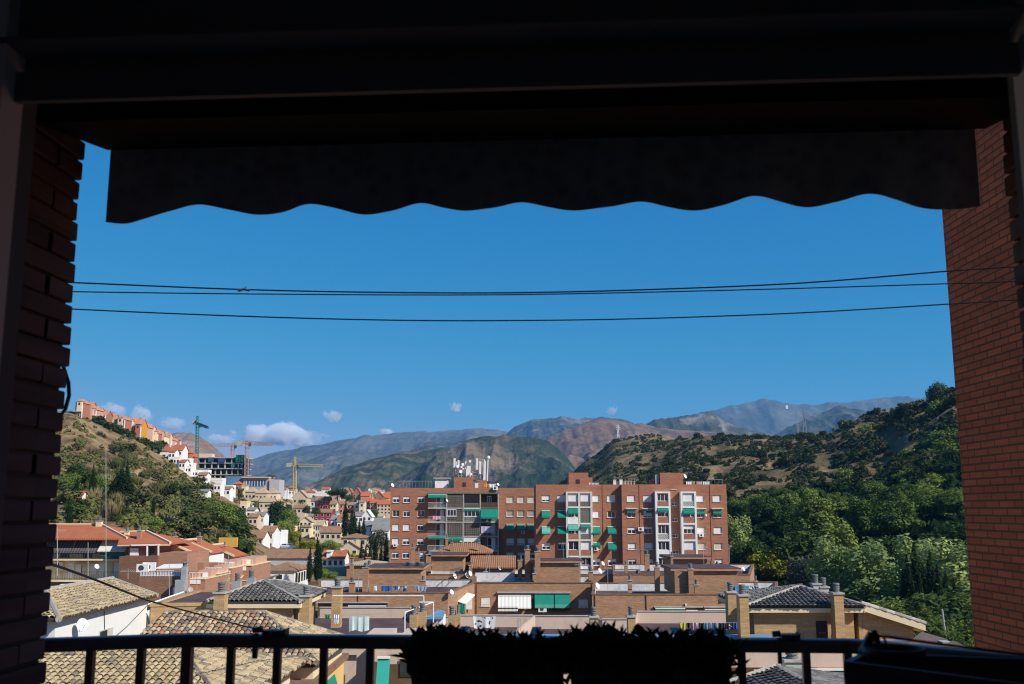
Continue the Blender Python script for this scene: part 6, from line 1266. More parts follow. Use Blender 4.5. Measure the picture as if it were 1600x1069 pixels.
# town trees
for k_, px, d, top, ft, lab, wd in (('darkbroad',436,400,776,838,'largest dark green tree of the town, by the road',1.0),('broad',452,380,790,838,'second large green tree joined to the largest one by the road',.95),('broad',428,405,792,838,'green tree at the left foot of the largest dark green tree',.9),
  ('oak',455,345,815,858,'green tree over the road, right side',.7),('limeball',462,330,825,860,'yellowing tree beside the road under the large green one',.7),('broad',447,350,806,858,'tree leaning over the road top',.8),
  ('stone',527,560,757,803,'umbrella pine with a broad flat crown above the red house',1.0),('stone',541,565,768,800,'small umbrella pine right of the broad one',.9),('lime',478,262,838,868,'bright yellow-green tree in the middle of the town gardens',1.2),('limeball',492,258,842,868,'yellow-green tree right of the brightest one',1.1),
  ('broad',516,270,840,872,'green tree below the tan roof',1.2),('broad',528,262,846,876,'green tree beside the beige house, left',1.0),('lime',551,240,858,885,'lime bush in front of the beige house',.8),('grey',590,270,822,870,'feathery grey-green tree by the tower edge',1.0),
  ('broad',505,180,885,910,'bushy tree at the foot of the twin cypresses',1.3),('broad',520,182,890,912,'low bush at the right of the twin cypresses',1.3),('darkbroad',494,385,790,806,'dark trees around the small palm',1.2),('darkbroad',480,440,788,806,'dark tree left of the small palm',1.0),('broad',424,168,897,914,'small bush in front of the white hall',1.2),('oak',560,800,765,782,'green tree among the far red roofs',1.0),('broad',545,600,776,792,'small tree below the little umbrella pine',1.0),('broad',585,520,792,815,'green tree among the salmon flats',.9),('greenshrub',404,300,860,872,'green hedge tree left of the road houses',1.3),('oak',374,500,762,780,'green tree by the glazed wing',1.0),('greenshrub',470,560,770,782,'green bush at the foot of the yellow crane',1.2)):
    treetop(k_, px, d, top, lab, wide=wd, foot=ft)
for k in range(34):
    px = rt_.uniform(395,604); ft = rt_.uniform(778,838); 
    for d in np.geomspace(300,1200,100):
        if HOR - (G(px,d)-EYE)/d*F < ft: break
    plant(rt_.choice(['broad','darkbroad','oak','cyp','grey']), px, d, rt_.uniform(4,7), 'small dark tree among the roofs of the far town', 'tree', 'small trees among the far town roofs', 1.0)
for px, d, top, ft, lab in ((540,330,783,842,'tallest cypress, thin, in front of the orange house'),(550,335,797,840,'thick cypress right of the tallest thin one'),(554,338,800,840,'second thick cypress touching the first'),(562,330,810,842,'shorter cypress, left of the right-hand pair'),(569,328,808,842,'pointed cypress at the right of the row by the grey roofs'),(470,340,822,846,'small cypress beside the cream gable house'),(406,155,867,905,'lone cypress by the end of the orange roof row'),(487,172,856,905,'left one of the twin cypresses by the white chimney house'),(498,174,840,903,'taller right one of the twin cypresses by the white chimney house'),(502,176,852,903,'third cypress behind the taller twin'),(588,235,838,882,'broad cypress near the tower edge in front of the beige house'),(573,240,852,885,'cypress between lime bush and tower'),(580,238,848,885,'cypress left of the broad one near the tower'),(597,232,852,885,'cypress second from the tower edge'),(605,230,836,886,'cypress against the tower edge'),(566,262,845,880,'small cypress beside the beige house, right corner')):
    treetop('cyp', px, d, top, lab, 'cypress', wide=.95 if 'thick' not in lab else 1.3, foot=ft)
for px, d, top, ft, lab in ((470,480,780,806,'palm tree in front of the peach house'),(446,500,779,802,'palm tree left of the yellow crane foot')): treetop('palm', px, d, top, lab, 'palm tree', foot=ft, wide=1.0)
# ------------------------------------------------------------------ orange-roofed row on the left
RO = M('orange_row_tiles', (0.44,0.115,0.04), .85, .12, 2.0) if False else STR('orange_row_tiles', (0.35,0.105,0.048), (0.47,0.165,0.08), .22, 'x', var=.1, bump=.35)
dR = 128.0; xw = lambda px, d=dR: X(px,d,880); zw = lambda py, d=dR: Z(py,d)
r1 = thing('row_house', 'cream row house with orange roof and striped brown awnings over a long balcony', 'row house', (xw(140),dR,0))
MB().box(xw(20),xw(196),dR+1.6,dR+11,0,zw(842)).build('wall', TC['cream'], r1)
e0, e1, rz0 = dR-.2, dR+12, zw(841.5)
MB().slab([(xw(14),e0,rz0),(xw(197),e0,rz0),(X(157,dR+6,825),dR+6,Z(819.5,dR+6)),(X(14,dR+6,825),dR+6,Z(819.5,dR+6))],.2).slab([(xw(197),e0,rz0),(xw(197),e1,rz0),(X(157,dR+6,825),dR+6,Z(819.5,dR+6))],.2).slab([(xw(197),e1,rz0),(xw(14),e1,rz0),(X(14,dR+6,825),dR+6,Z(819.5,dR+6)),(X(157,dR+6,825),dR+6,Z(819.5,dR+6))],.2).build('roof', RO, r1)
hp_ = MB().bar((xw(197),e0,rz0+.06),(X(157,dR+6,825),dR+6,Z(819.5,dR+6)+.06),.24).bar((X(157,dR+6,825),dR+6,Z(819.5,dR+6)+.06),(X(14,dR+6,825),dR+6,Z(819.5,dR+6)+.06),.22).build('ridge_tiles', TC['peach'], r1)
SB = STR('brown_striped_cloth', (0.06,0.05,0.055), (0.14,0.12,0.125), .35, 'x', bump=0, var=.08)
for a, b in ((66,108.5),(109.5,151)): awning(r1, xw(a), xw(b), dR+1.5, zw(843.5), 1.6, 1.5, SB, .12)
awning(r1, xw(152.5), xw(196), dR+1.5, zw(842.5), 1.45, 1.9, M('cream_cloth',(0.66,0.62,0.50),.9,.06), .1); MB().box(xw(156),xw(194),dR-.1,dR-.05,zw(869),zw(859.5)).build('balcony_screen', M('teal_cloth',(0.01,0.14,0.14),.9,.15), r1)
for py in (873.5, 906.5): MB().box(xw(14),xw(196),dR-.3,dR+1.58,zw(py+2.4),zw(py)).build('balcony_slab', CREAM, r1)
rail_fence(MB(), (xw(14),dR-.2,zw(873.4)), (xw(154),dR-.2,zw(873.4)), .95, .35, .03).build('balustrade', DMET, r1); rail_fence(MB(), (xw(14),dR-.2,zw(906.4)), (xw(194),dR-.2,zw(906.4)), 1.0, .3, .025).build('balustrade', DMET, r1)
for k, px in enumerate((88,103,116,124,139,152,165,176)): o = MB().box(xw(px-4.5),xw(px+4.5),dR+1.54,dR+1.6,zw(905) if k % 2 else zw(898),zw(880)).build('window', WSHUT if k % 3 else CSHUT, r1)
for k, px in enumerate((92,128,172)): MB().box(xw(px-7),xw(px+7),dR+1.54,dR+1.6,zw(872.5),zw(858)).build('balcony_door', GLASS, r1)
awning(r1, xw(111), xw(145), dR+1.5, zw(876.5), .35, .5, CREAM, .1); acunit(r1, 96, 882.5, dR+1.6, 1.0)
MB().box(xw(20),xw(180),dR+.3,dR+1.58,0,zw(915)).build('base_wall', TC['sand'], r1); satdish(r1, 199, 870.5, dR-.6, 4); satdish(r1, 151.5, 885, dR-.5, 4); chimney(r1, 148, 156, 815, 825, dR+5, CREAM, kind=0)
tn = MB().slab([(xw(98),dR-1,zw(915)),(xw(194),dR-1,zw(914)),(xw(194),dR+.2,zw(910)),(xw(98),dR+.2,zw(912))],.15); tn.build('lower_canopy', WHITE, r1)
def row(label, pxe0, pxe1, pye, ridge0, ridge1, d, parts_, dep=9):
    r = thing('row_house', label, 'row house', (X(pxe0,d,850),d,0)); A = U(pxe0,pye[0],d); B = U(pxe1,pye[1],d); C0 = U(ridge0[0],ridge0[1],d+dep*.5); C1 = U(ridge1[0],ridge1[1],d+dep*.5)
    D0, D1 = Vector((A.x,d+dep,A.z)), Vector((B.x,d+dep,B.z))
    MB().slab([A,B,C1,C0],.18).slab([B,D1,C1],.18).slab([D1,D0,C0,C1],.18).build('roof', RO, r); MB().bar(A+Vector((0,-.02,-.2)), B+Vector((0,-.02,-.2)), .16).build('gutter', CREAM, r); MB().bar(B+Vector((.02,0,.05)),C1+Vector((.02,0,.05)),.26).bar(C0+Vector((0,0,.04)),C1+Vector((0,0,.04)),.22).build('ridge_tiles', CREAM, r)
    for (nm, a, b, t, bt, dd, dp_, m) in parts_: MB().box(X(a,dd,880),X(b,dd,880),dd,dd+dp_,max(0,Z(bt,dd)) if bt < 960 else 0,Z(t,dd)).build(nm, m, r)
    return r
PEACHB = B_ORA
r2 = row('brick row house, second from the left, two chimneys on its orange roof', 184, 266, (850,849), (188,831.5), (228,830), 126, [('upper_wall',200,248,852,872,126.8,8,PEACHB),('wall',186,246,869.5,999,124,9,BR('darker_brown_brick',(0.22,0.10,0.06),(0.18,0.08,0.045),(0.22,0.14,0.1),streak=.12)),('right_wall',246,292,864.5,999,124.6,9,PEACHB),('terrace_door',231,239,855,869,126.6,.15,GLASS),('white_curtain',202,215,856.5,868,126.5,.2,WHITE)])  # left wall in darker brown brick than the right one
pg = MB();
for a, b in (((205,852,124.6),(248,851,124.6)),((205,852,126.6),(205,852,124.6)),((248,851,126.6),(248,851,124.6)),((230,852,124.6),(230,869,124.6)),((247.5,851,124.6),(247.5,868,124.6))): pg.bar(U(*a), U(*b), .16)
pg.build('pergola', WFRAME, r2); chimney(r2, 193.5, 200, 831, 836, 129, CREAM); chimney(r2, 213.5, 219.5, 829.5, 847, 127.5, B_ORA)
chimney(r2, 293, 301, 0+887, 905, 108, MET, kind=1) if False else None
def rowg(label, ef, rf, d, dep, parts_, gm=CREAM):
    """row house whose ridge runs away from us: right-hand slope and gable end in view"""
    r = thing('row_house', label, 'row house', (X(ef[0],d,850),d,0)); E1, R1 = U(*ef,d), U(*rf,d); w_ = E1.x-R1.x; E2 = Vector((R1.x-w_,d,E1.z)); D_ = Vector((0,dep,0)); o = Vector((0,-.35,0))
    MB().slab([R1+o,E1+o+Vector((.3,0,-.12)),E1+D_+Vector((.3,0,-.12)),R1+D_],.18).slab([E2+o-Vector((.3,0,.12)),R1+o,R1+D_,E2+D_-Vector((.3,0,.12))],.18).build('roof', RO, r); MB().bar(R1+o+Vector((0,0,.02)),R1+D_+Vector((0,0,.02)),.26).bar(R1+o+Vector((0,.1,.03)),E1+o+Vector((.3,.1,-.09)),.26).build('ridge_tiles', CREAM, r)
    MB().add([(E2.x,d,0),(E1.x,d,0),(E1.x,d,E1.z-.2),(R1.x,d,R1.z-.2),(E2.x,d,E1.z-.2),(E2.x,d+dep,0),(E1.x,d+dep,0),(E1.x,d+dep,E1.z-.2),(R1.x,d+dep,R1.z-.2),(E2.x,d+dep,E1.z-.2)],[(0,1,2,3,4),(9,8,7,6,5),(1,6,7,2),(0,4,9,5),(2,7,8,3),(3,8,9,4)]).build('gable_wall', gm, r)
    for (nm, a, b, t, bt, dd, dp_, m) in parts_: MB().box(X(a,dd,880),X(b,dd,880),dd,dd+dp_,0 if bt > 960 else Z(bt,dd),Z(t,dd)).build(nm, m, r)
    return r
r3 = rowg('row house with orange roof and cream gable, third from the left', (297,861.6), (259,845), 131, 6.5, [('wall',262,318,879,999,128.5,2.4,PEACHB),('window',286,294,866,876,130.9,.09,WSHUT),('terrace_door',272,279,866,878,130.9,.09,GLASS)]); chimney(r3, 270, 275.5, 839.5, 850, 133, B_ORA)
r4 = rowg('row house with orange roof, fourth from the left, white flank beside the path', (329,861.5), (288,844), 138, 6.5, [('wall',318,357,880,999,135.5,2.4,PEACHB),('window',319,326,866,876,137.9,.09,WSHUT),('terrace_door',304,311,867,879,137.9,.09,GLASS)], WHITE); chimney(r4, 308, 314, 839.5, 852, 140, B_ORA)
r5 = rowg('last row house of the orange roofs, small and half behind the dark tree', (364,868), (328,852), 147, 7, [('wall',345,384,884,999,144.5,2.4,PEACHB)], TC['peach']); chimney(r5, 349, 353, 853, 862, 149, B_ORA)
# lower brick terraces in front of the row
lb = thing('terrace_house', 'brown brick house with a white-railed terrace, grey chimney flue and air conditioners', 'terrace house', (X(250,112,920),112,0)); dT = 112.0; xt = lambda px: X(px,dT,910); zt_ = lambda py: Z(py,dT)
MB().box(xt(217),xt(279),dT,dT+9,0,zt_(901)).build('wall', BR('brown_brick',(0.26,0.125,0.075),(0.21,0.10,0.06),(0.28,0.18,0.13),streak=.15), lb); MB().box(xt(279.2),xt(288),dT+.6,dT+9,0,zt_(900)).build('wall', PEACHB, lb)
rl = rail_fence(MB(), (xt(218),dT+.1,zt_(901)), (xt(284),dT+.1,zt_(901)), .62, .3, .03); rl.build('terrace_railing', WFRAME, lb); MB().box(xt(218.5),xt(284),dT+.16,dT+.2,zt_(900.8),zt_(893.8)).build('railing_screen', M('pale_screen',(.5,.5,.55),.6,.1), lb)
acunit(lb, 227, 887.5, dT+1.5, 1.3); acunit(lb, 237, 885.5, dT+1.8, 1.4); MB().slab([(xt(240),dT+.4,zt_(888)),(xt(278),dT+.4,zt_(887)),(xt(278),dT+3,zt_(883)),(xt(240),dT+3,zt_(884))],.1).build('terrace_canopy', WHITE, lb)
fl = MB().box(xt(286),xt(293.5),dT-.8,dT-.1,zt_(905),zt_(885)).build('flue', MET, lb); MB().box(xt(279),xt(294),dT-1.2,dT-.05,zt_(944),zt_(905.2)).build('flue_casing', MET, lb); cowl(lb, xt(289.7), dT-.45, zt_(885), .35, 1); MB().box(xt(271),xt(277.5),dT-.06,dT,zt_(932),zt_(918)).build('window', WSHUT, lb)
satdish(lb, 298, 921, dT-.9, 4.2, (.6,-.8,.4), CONC)
for (lab, a, b, t, d, m, wht) in (('brick terrace house with an orange door canopy beside the grey flue', 295,321,905,114,PEACHB,(303,315)),('brick terrace house with white railing between the flue and the path', 320,341,897,119,PEACHB,(322,338)),('stepped brick house with pale railings, middle of the lower terraces', 340,362,888,124,PEACHB,(343,360)),('last brick terrace house at the lone cypress, white railings on two steps', 361,393,884,129,PEACHB,(363,378))):
    r = thing('terrace_house', lab, 'terrace house', (X(a,d,910),d,0)); MB().box(X(a,d,900),X(b,d,900),d,d+10,0,Z(t,d)).build('wall', m, r); MB().box(X(a+.5,d,900),X(a+(b-a)*.72,d,900),d-.06,d-.005,Z(t+7.5,d),Z(t+.5,d)).build('railing_panel', WHITE, r); rail_fence(MB(), (X(a,d,900),d+.15,Z(t,d)), (X(b,d,900),d+.15,Z(t,d)), .7, .35, .03).build('terrace_railing', WFRAME, r)
    MB().box(X(a+2,d,900),X(b-4,d,900),d+3,d+9,Z(t+1,d),Z(t-11,d)).build('upper_wall', TC['salmon'], r); MB().box(X(a,d,900)-.05,X(b,d,900)+.05,d-.1,d+10,Z(t+.4,d)+.004,Z(t+.4,d)+.1).build('terrace_coping', CREAM, r); MB().box(X(a,d,900),X(b,d,900),d-.08,d-.001,Z(t+24,d),Z(t+22.5,d)).build('string_course', CREAM, r); MB().slab([(X(a+1,d,900),d+.5,Z(t+16,d)),(X(a+14,d,900),d-1.2,Z(t+18.5,d)),(X(a+20,d,900),d-1.2,Z(t+18,d)),(X(a+20,d,900),d-.02,Z(t+15,d))],.06).build('door_canopy', TERRA if 'orange' in lab else CREAM, r)
    MB().box(X((a+b)/2-4,d,900),X((a+b)/2+4,d,900),d+2.9,d+2.98,Z(t-1,d),Z(t-8,d)).build('terrace_window', WSHUT, r)
chimney(lb, 372-5, 372+6, 908, 925, 72, MET, kind=0, cap=False); chimney(lb, 388, 400, 903, 925, 74, MET, kind=0, cap=False)
ow = thing('garden_wall', 'orange-yellow garden wall right of the orange roofs under the slope', 'wall', on_ground(356,175)); MB().box(X(342,175),X(371,175),175,175.4,Z(855,175),Z(840,175)).build('wall_panel', M('yellow_wall',(.62,.36,.08),.9,.08), ow); rw = thing('retaining_wall','white broken retaining wall on the dry slope above the orange roofs','wall',on_ground(300,192)); MB().box(X(293,192),X(309,192),192,192.5,Z(845,192),Z(817,192)).build('wall_panel', WH, rw)
# ------------------------------------------------------------------ white house with old tiled roof
wh = thing('old_tiled_house', 'white rendered house with a weathered yellowish tiled roof and dish, lower left', 'house', (-22,52,0))
ex, ez, rx, rz_ = -20.95, 15.0, -24.5, 15.78  # white house enlarged and set back by scaling its coordinates about the camera
A0, A1, R0, R1, L0, L1 = Vector((ex,47.5,ez)), Vector((ex,60.4,ez)), Vector((rx,53.7,rz_)), Vector((rx,62.6,rz_)), Vector((-28.2,48.2,ez)), Vector((-28.2,62,ez))
t, b, h = MB(), MB(), MB()
tile_face([A0,A1,R1,R0],(1,0,-.25),.24,.34,t,b); tile_face([L0,A0,R0],(0,-1,-.2),.26,.36,t,b); tile_face([L1,L0,R0,R1],(-1,0,-.2),.3,.4,t,b)
ro = t.build('roof', T_OLD, wh); b.build('roof_bed', DARKB, ro); hip_tiles(h,R0,A0,.15); hip_tiles(h,R0,R1,.17); hip_tiles(h,R1,A1,.13); h.build('ridge_tiles', MORT, ro)
WALLW = M('lime_white', (0.72,0.72,0.70), .9, .03, .5, grime=((0.6,0.58,0.55),.25,.8)); wx = -21.35
MB().box(-28,wx,48.1,60,0,14.82).build('wall', WALLW, wh); MB().prism([(wx-.001,60.01),(wx+.5,61),(wx-.8,62.4),(-28,62.4),(-28,60.01)],0,12.9).build('rear_wall', WALLW, wh)
MB().bar((wx+.5,61,12.95),(wx-.05,60.2,14.2),.5).build('buttress', WALLW, wh)
OSILL = M('old_sill',(.5,.47,.42),.9,.15)
f = MB().box(wx+.002,wx+.04,53.2,55.0,12.95,13.8).build('window', OSILL, wh); MB().box(wx+.041,wx+.06,53.3,54.2,13.1,13.75).build('pane', GLASS, f); MB().box(wx+.01,wx+.1,49.5,50.1,12.4,13.75).build('door_frame', MORT, wh); MB().box(wx+.01,wx+.07,50.8,51.3,12.4,12.95).build('vent', OSILL, wh)
satdish(wh, 129, 976, 50.0, 10, (.95,-.6,.25)); MB().tube([(wx+.03,53.6,15.0),(wx+.03,54.1,13.0),(wx+.04,54.5,11)],.02,5).build('wall_cable', DMET, wh); MB().tube([(wx+.05,60,14.5),(wx+.05,56.9,13.6),(wx+.05,55,13.2),(wx+.05,51.9,13.05),(wx+.05,50.2,13.25)],.02,5).build('wall_cable', DMET, wh)
MB().tube([(wx+.02,60,14.5),(wx+1.6,61.5,15.1)],.05,6).build('arm', WFRAME, wh); MB().box(-28.7,-21.9,45.7,48.05,13.4,13.55).build('red_flashing', M('red_gutter',(.2,.03,.035),.6,.1), wh)
t, b = MB(), MB(); tile_face([(-27.5,41.5,12.1),(-19.5,41.5,12.1),(-19.5,45.7,13.35),(-27.5,45.7,13.35)],(0,-1,-.3),.25,.34,t,b); lo_ = t.build('lean_to_roof', T_MIX, wh); b.build('roof_bed', DARKB, lo_); MB().box(-27.5,-19.7,42,47.5,0,11.9).build('lean_to_wall', WALLW, wh)
# ------------------------------------------------------------------ big tiled roofs just below the railing
tr = thing('tiled_roof', 'large hipped roof of yellow and grey barrel tiles directly below the railing', 'roof', (-12,34,0))
zA = EYE-5.61; AF, AB = Vector((-8.0,29.4,zA)), Vector((-7.75,39.2,zA)); P0 = Vector((-11.1,34.4,EYE-4.54)); LF, LR = Vector((-24,29.4,zA)), Vector((-24,34.4,EYE-4.54)); LB = Vector((-24,39.2,zA))  # numbers of both tiled roofs and the yellow house scaled about the camera
t, b, h = MB(), MB(), MB(); tile_face([LF,AF,P0,LR],(0,-1,-.3),.215,.30,t,b); t.build('front_slope', T_MIX if False else T_OLD, tr); t2 = MB(); tile_face([AF,AB,P0],(1,0,-.3),.215,.30,t2,b); t2.build('right_slope', T_OLD, tr)
b.slab([LB,LR,P0,AB],.1); b.build('roof_bed', DARKB, tr); hip_tiles(h,P0,AF,.10); hip_tiles(h,P0,AB,.09); hip_tiles(h,LR,P0,.10); h.build('ridge_tiles', T_RDG, tr); MB().box(-24,-8.3,29.8,38.8,0,zA-.2).build('wall', CREAM, tr)
tr2 = thing('tiled_roof', 'rear hipped roof of multicoloured barrel tiles, its ridge level just above the railing', 'roof', (-7,28,0))
zB_ = EYE-5.77; BF, BB = Vector((-7.36,39.25,zB_)), Vector((-7.13,46.5,zB_)); Q0 = Vector((X(413,43.7,957),43.7,Z(957,43.7))); Q1 = Vector((X(256,43.7,957),43.7,Z(957,43.7))); LF2 = Vector((Q1.x-.45,39.25,zB_)); LB2 = Vector((Q1.x-.15,46.5,zB_))
t, t2, b, h = MB(), MB(), MB(), MB(); tile_face([LF2,BF,Q0,Q1],(0,-1,-.3),.23,.33,t,b); tile_face([BF,BB,Q0],(1,0,-.3),.23,.33,t2,b); b.slab([BB,LB2,Q1,Q0],.1)
t.build('front_slope', T_MIX, tr2); t2.build('right_slope', T_OLD, tr2); b.build('roof_bed', DARKB, tr2); hip_tiles(h,Q0,BF,.10); hip_tiles(h,Q0,BB,.09); hip_tiles(h,Q1,Q0,.10); h.build('ridge_tiles', T_RDG, tr2); MB().box(LF2.x+.3,-7.6,39.6,46.2,0,zB_-.2).build('wall', CREAM, tr2)
# yellow building with flat reddish paving, right of the tiled roofs
yb_ = thing('yellow_house', 'yellow house with flat reddish tiled top and a green blind beside the tiled roofs', 'house', (-7.7,39,0)); zy = EYE-6.39
MB().box(-9.1,-7.53,25,46.4,0,zy-.1).build('wall', M('yellow_render',(.66,.44,.17),.85,.06,.8), yb_)
m, t_, p_, N_, L_ = nodes('red_paving'); g2 = N_('NewGeometry'); bt = N_('TexBrick'); bt.inputs['Scale'].default_value = 1; bt.inputs['Brick Width'].default_value = .33; bt.inputs['Row Height'].default_value = .33; bt.offset = 0; bt.inputs['Mortar Size'].default_value = .012; bt.inputs['Color1'].default_value = (.30,.13,.085,1); bt.inputs['Color2'].default_value = (.27,.19,.16,1); bt.inputs['Mortar'].default_value = (.2,.15,.12,1); L_(g2.outputs['Position'], bt.inputs['Vector']); n2_ = N_('TexNoise'); n2_.inputs['Scale'].default_value = .8; L_(g2.outputs['Position'], n2_.inputs['Vector']); mm = N_('Mix'); mm.data_type = 'RGBA'; mm.blend_type = 'MULTIPLY'; mm.inputs[0].default_value = .5; L_(bt.outputs[0], mm.inputs[6]); L_(n2_.outputs['Color'], mm.inputs[7]); L_(mm.outputs[2], p_.inputs['Base Color']); p_.inputs['Roughness'].default_value = .9
MB().box(-9.2,-7.44,24.9,46.6,zy-.098,zy).build('roof', m, yb_); MB().box(-7.439,-7.36,24.9,46.6,zy-.22,zy+.005).build('edge_board', COPING, yb_)
MB().box(-7.529,-7.47,31,34.6,zy-2.3,zy-.5).build('shutter', M('pale_shutter',(.62,.72,.78),.6,.05), yb_)
q0, q1 = Vector((-7.47,39.1,zy-.45)), Vector((-7.47,43.7,zy-.45)); MB().add([q0,q1,q1+Vector((.85,0,-2.7)),q0+Vector((.85,0,-2.7)),q0+Vector((0,0,-.05)),q1+Vector((0,0,-.05)),q1+Vector((.85,0,-2.75)),q0+Vector((.85,0,-2.75))],[(0,1,2,3),(7,6,5,4),(0,3,7,4),(1,5,6,2),(2,6,7,3),(0,4,5,1)]).build('awning', GREEN, yb_)
MB().bar(q0+Vector((.88,-.08,-2.8)), q1+Vector((.88,.08,-2.8)), .13).build('awning_rail', WFRAME, yb_); c = MB().box(-7.52,-6.9,37.5,38.6,zy-3.2,zy-2.1).build('air_conditioner', WFRAME, yb_); MB().add([(-7.13+.2*math.cos(k*.524),37.49,zy-2.6+.4*math.sin(k*.524)) for k in range(12)],[tuple(range(12))]).build('fan_grille', DMET, c); rail_fence(MB(), (-7.0,35.6,zy-3.6), (-7.0,37.2,zy-3.6), 1.1, .16, .03).build('balcony_grille', DMET, yb_)
MB().tube([(-7.41,41.2,zy+.03),(-7.32,39.4,zy-.4),(-7.35,38.1,zy-1.4),(-7.32,37.5,zy-2.8)],.03,6).build('hanging_cable', DMET, yb_)
# wing of the first block behind it with turquoise blind
wn = thing('apartment_block', 'pink rendered wing with a turquoise blind and brown loggia, behind the yellow house', 'apartment block', (X(620,44,1030),44,0))
MB().box(X(580,47.4,1030),X(598,47.4,1030)+3.7,47.4,52,0,Z(1008,47.4)).build('wall', PINK, wn); MB().box(X(557,50,1030),X(598,50,1030),50,56,0,Z(1004,50)).build('side_wall', PINK, wn)
MB().box(X(598,47.3,1030),X(652,47.3,1030),47.35,47.4,Z(1078,47.35),Z(1038,47.35)).build('loggia_shade_panel', MATS['loggia_shade'], wn); MB().box(X(625,47.3,1030),X(645,47.3,1030),47.3,47.34,Z(1058,47.3),Z(1030,47.3)).build('window', GLASS, wn)  # brown panel with the recess shade in its colour
awning(wn, X(590,47.2,1030), X(609.5,47.2,1030), 47.2, Z(1029,47.2), 1.4, .55, M('turquoise_cloth',(.03,.36,.31),.8,.08), .1)
# ------------------------------------------------------------------ aerial masts, pylons, wires
def mast(px, pt, pb, d, label, kind=1, r=.03):
    b = U(px,pb,d); t = U(px+.01,pt,d); o = thing('aerial_mast', label, 'aerial mast', b); MB().tube([b,t],r,6,r*.6).build('pole', MET, o)
    if kind: 
        y = MB(); c = t-Vector((0,0,.25)); y.bar(c-Vector((.55,0,0)), c+Vector((.55,.1,0)), .025)
        for k in range(7): q = c+Vector((-.5+.16*k,.02*k,0)); y.bar(q-Vector((0,.25,.0)), q+Vector((0,.25,.12)), .014)
        y.build('antenna', MET, o)
    return o
mA = mast(165.5,700,912,80,'very tall thin aerial mast rising over the dry slope',0,.032); mast(137.5,847,914,80,'short pale pole before the cream row house',0,.035); mast(264.5,880,950,75,'dark aerial pole in front of the brown brick terrace',0,.03); mast(307.5,872,945,80,'thin aerial pole right of the grey flue',0,.03); mast(200,888,905,78,'low aerial with horizontal rods beside the cream balcony',1,.03); mast(89.5,824,900,70,'aerial with pipe arms close to the left brick pillar',1,.035); mast(357,868,925,78,'thin aerial pole before the stepped brick houses',0,.03)
def pylon(px, pt, pb, d, w_, label, m):
    b = U(px,pb,d); t = U(px,pt,d); H = t.z-b.z; o = thing('power_pylon', label, 'power pylon', b); mb = MB(); ww = W(w_,d)
    lv = [(0,1),(.3,.68),(.55,.42),(.75,.26),(1,.06)]
    for (h0,s0),(h1,s1) in zip(lv,lv[1:]):
        c0 = [Vector((b.x+i*ww*s0/2,b.y+j*ww*s0/2,b.z+H*h0)) for i,j in ((-1,-1),(1,-1),(1,1),(-1,1))]; c1 = [Vector((b.x+i*ww*s1/2,b.y+j*ww*s1/2,b.z+H*h1)) for i,j in ((-1,-1),(1,-1),(1,1),(-1,1))]
        for k in range(4): mb.bar(c0[k],c1[k],.34); mb.bar(c0[k],c1[(k+1)%4],.2); mb.bar(c0[(k+1)%4],c1[k],.2)
    mb.build('lattice_body', m, o); a = MB()
    for h_, s_ in ((.62,.9),(.74,1.1),(.86,.8)): z = b.z+H*h_; a.bar((b.x-ww*s_,b.y,z),(b.x+ww*s_,b.y,z),.3); a.bar((b.x-ww*s_,b.y,z),(b.x,b.y,z+H*.07),.16); a.bar((b.x+ww*s_,b.y,z),(b.x,b.y,z+H*.07),.16)
    a.build('cross_arm', m, o); return o
PYM = M('pylon_steel',(.20,.23,.26),.5,.1); pylon(1258,634,688,900,7,'large lattice pylon on the skyline before the blue rocky mountain',PYM); pylon(1247.5,660,690,930,4,'slim pylon close left of the large lattice pylon',PYM); pylon(966,663,684,1000,3.5,'white pylon standing on the bare knoll',M('pylon_white',(.7,.7,.7),.5,.05)); pylon(1222.5,686,706,640,2.6,'small pylon among the shrubs below the skyline',PYM)
hut = house(993,1011,702,700,707,880, TC['peach'], REDT,'gx',5,'small hut with red roof at the end of the knoll path',nx=2,ny=1,name='hut',cat='hut')
pv_ = []; pl_ = [(984,955),(986,940),(985,925),(988,905),(991,890),(994,878)]
for px, d in pl_: p = on_ground(px,d); pv_ += [(p.x-1.6,d,p.z+.35),(p.x+1.6,d,p.z+.35)]
tag(MB().add(pv_, [(2*i,2*i+1,2*i+3,2*i+2) for i in range(len(pl_)-1)]).build('path', M('pale_path',(.5,.42,.3),.95,.1)), kind='structure')
for k, (px, d0, d1_) in enumerate(((1255,620,470),(1370,470,330))): pass
o_, dr_ = Vector((0,0,EYE)), (U(1229,638,1.0)-Vector((0,0,EYE))).normalized(); hits = []
for q in col.objects:
    if q.name.startswith('mountain'):
        ok, loc, *_ = q.ray_cast(o_, dr_)
        if ok: hits.append(loc)
c = min(hits, key=lambda v: v.y) if hits else U(1229,638,8800)
pk = thing('summit_hut', 'tiny white domed building on the slope of the far blue peak', 'building', c); MB().box(c.x-11,c.x+11,c.y-10,c.y+10,c.z-20,c.z+16).build('tower', WHITE, pk); MB().lathe((c.x,c.y,c.z+16),[(11,0),(10,6),(7,11),(1,13)],12).build('dome', WHITE, pk)
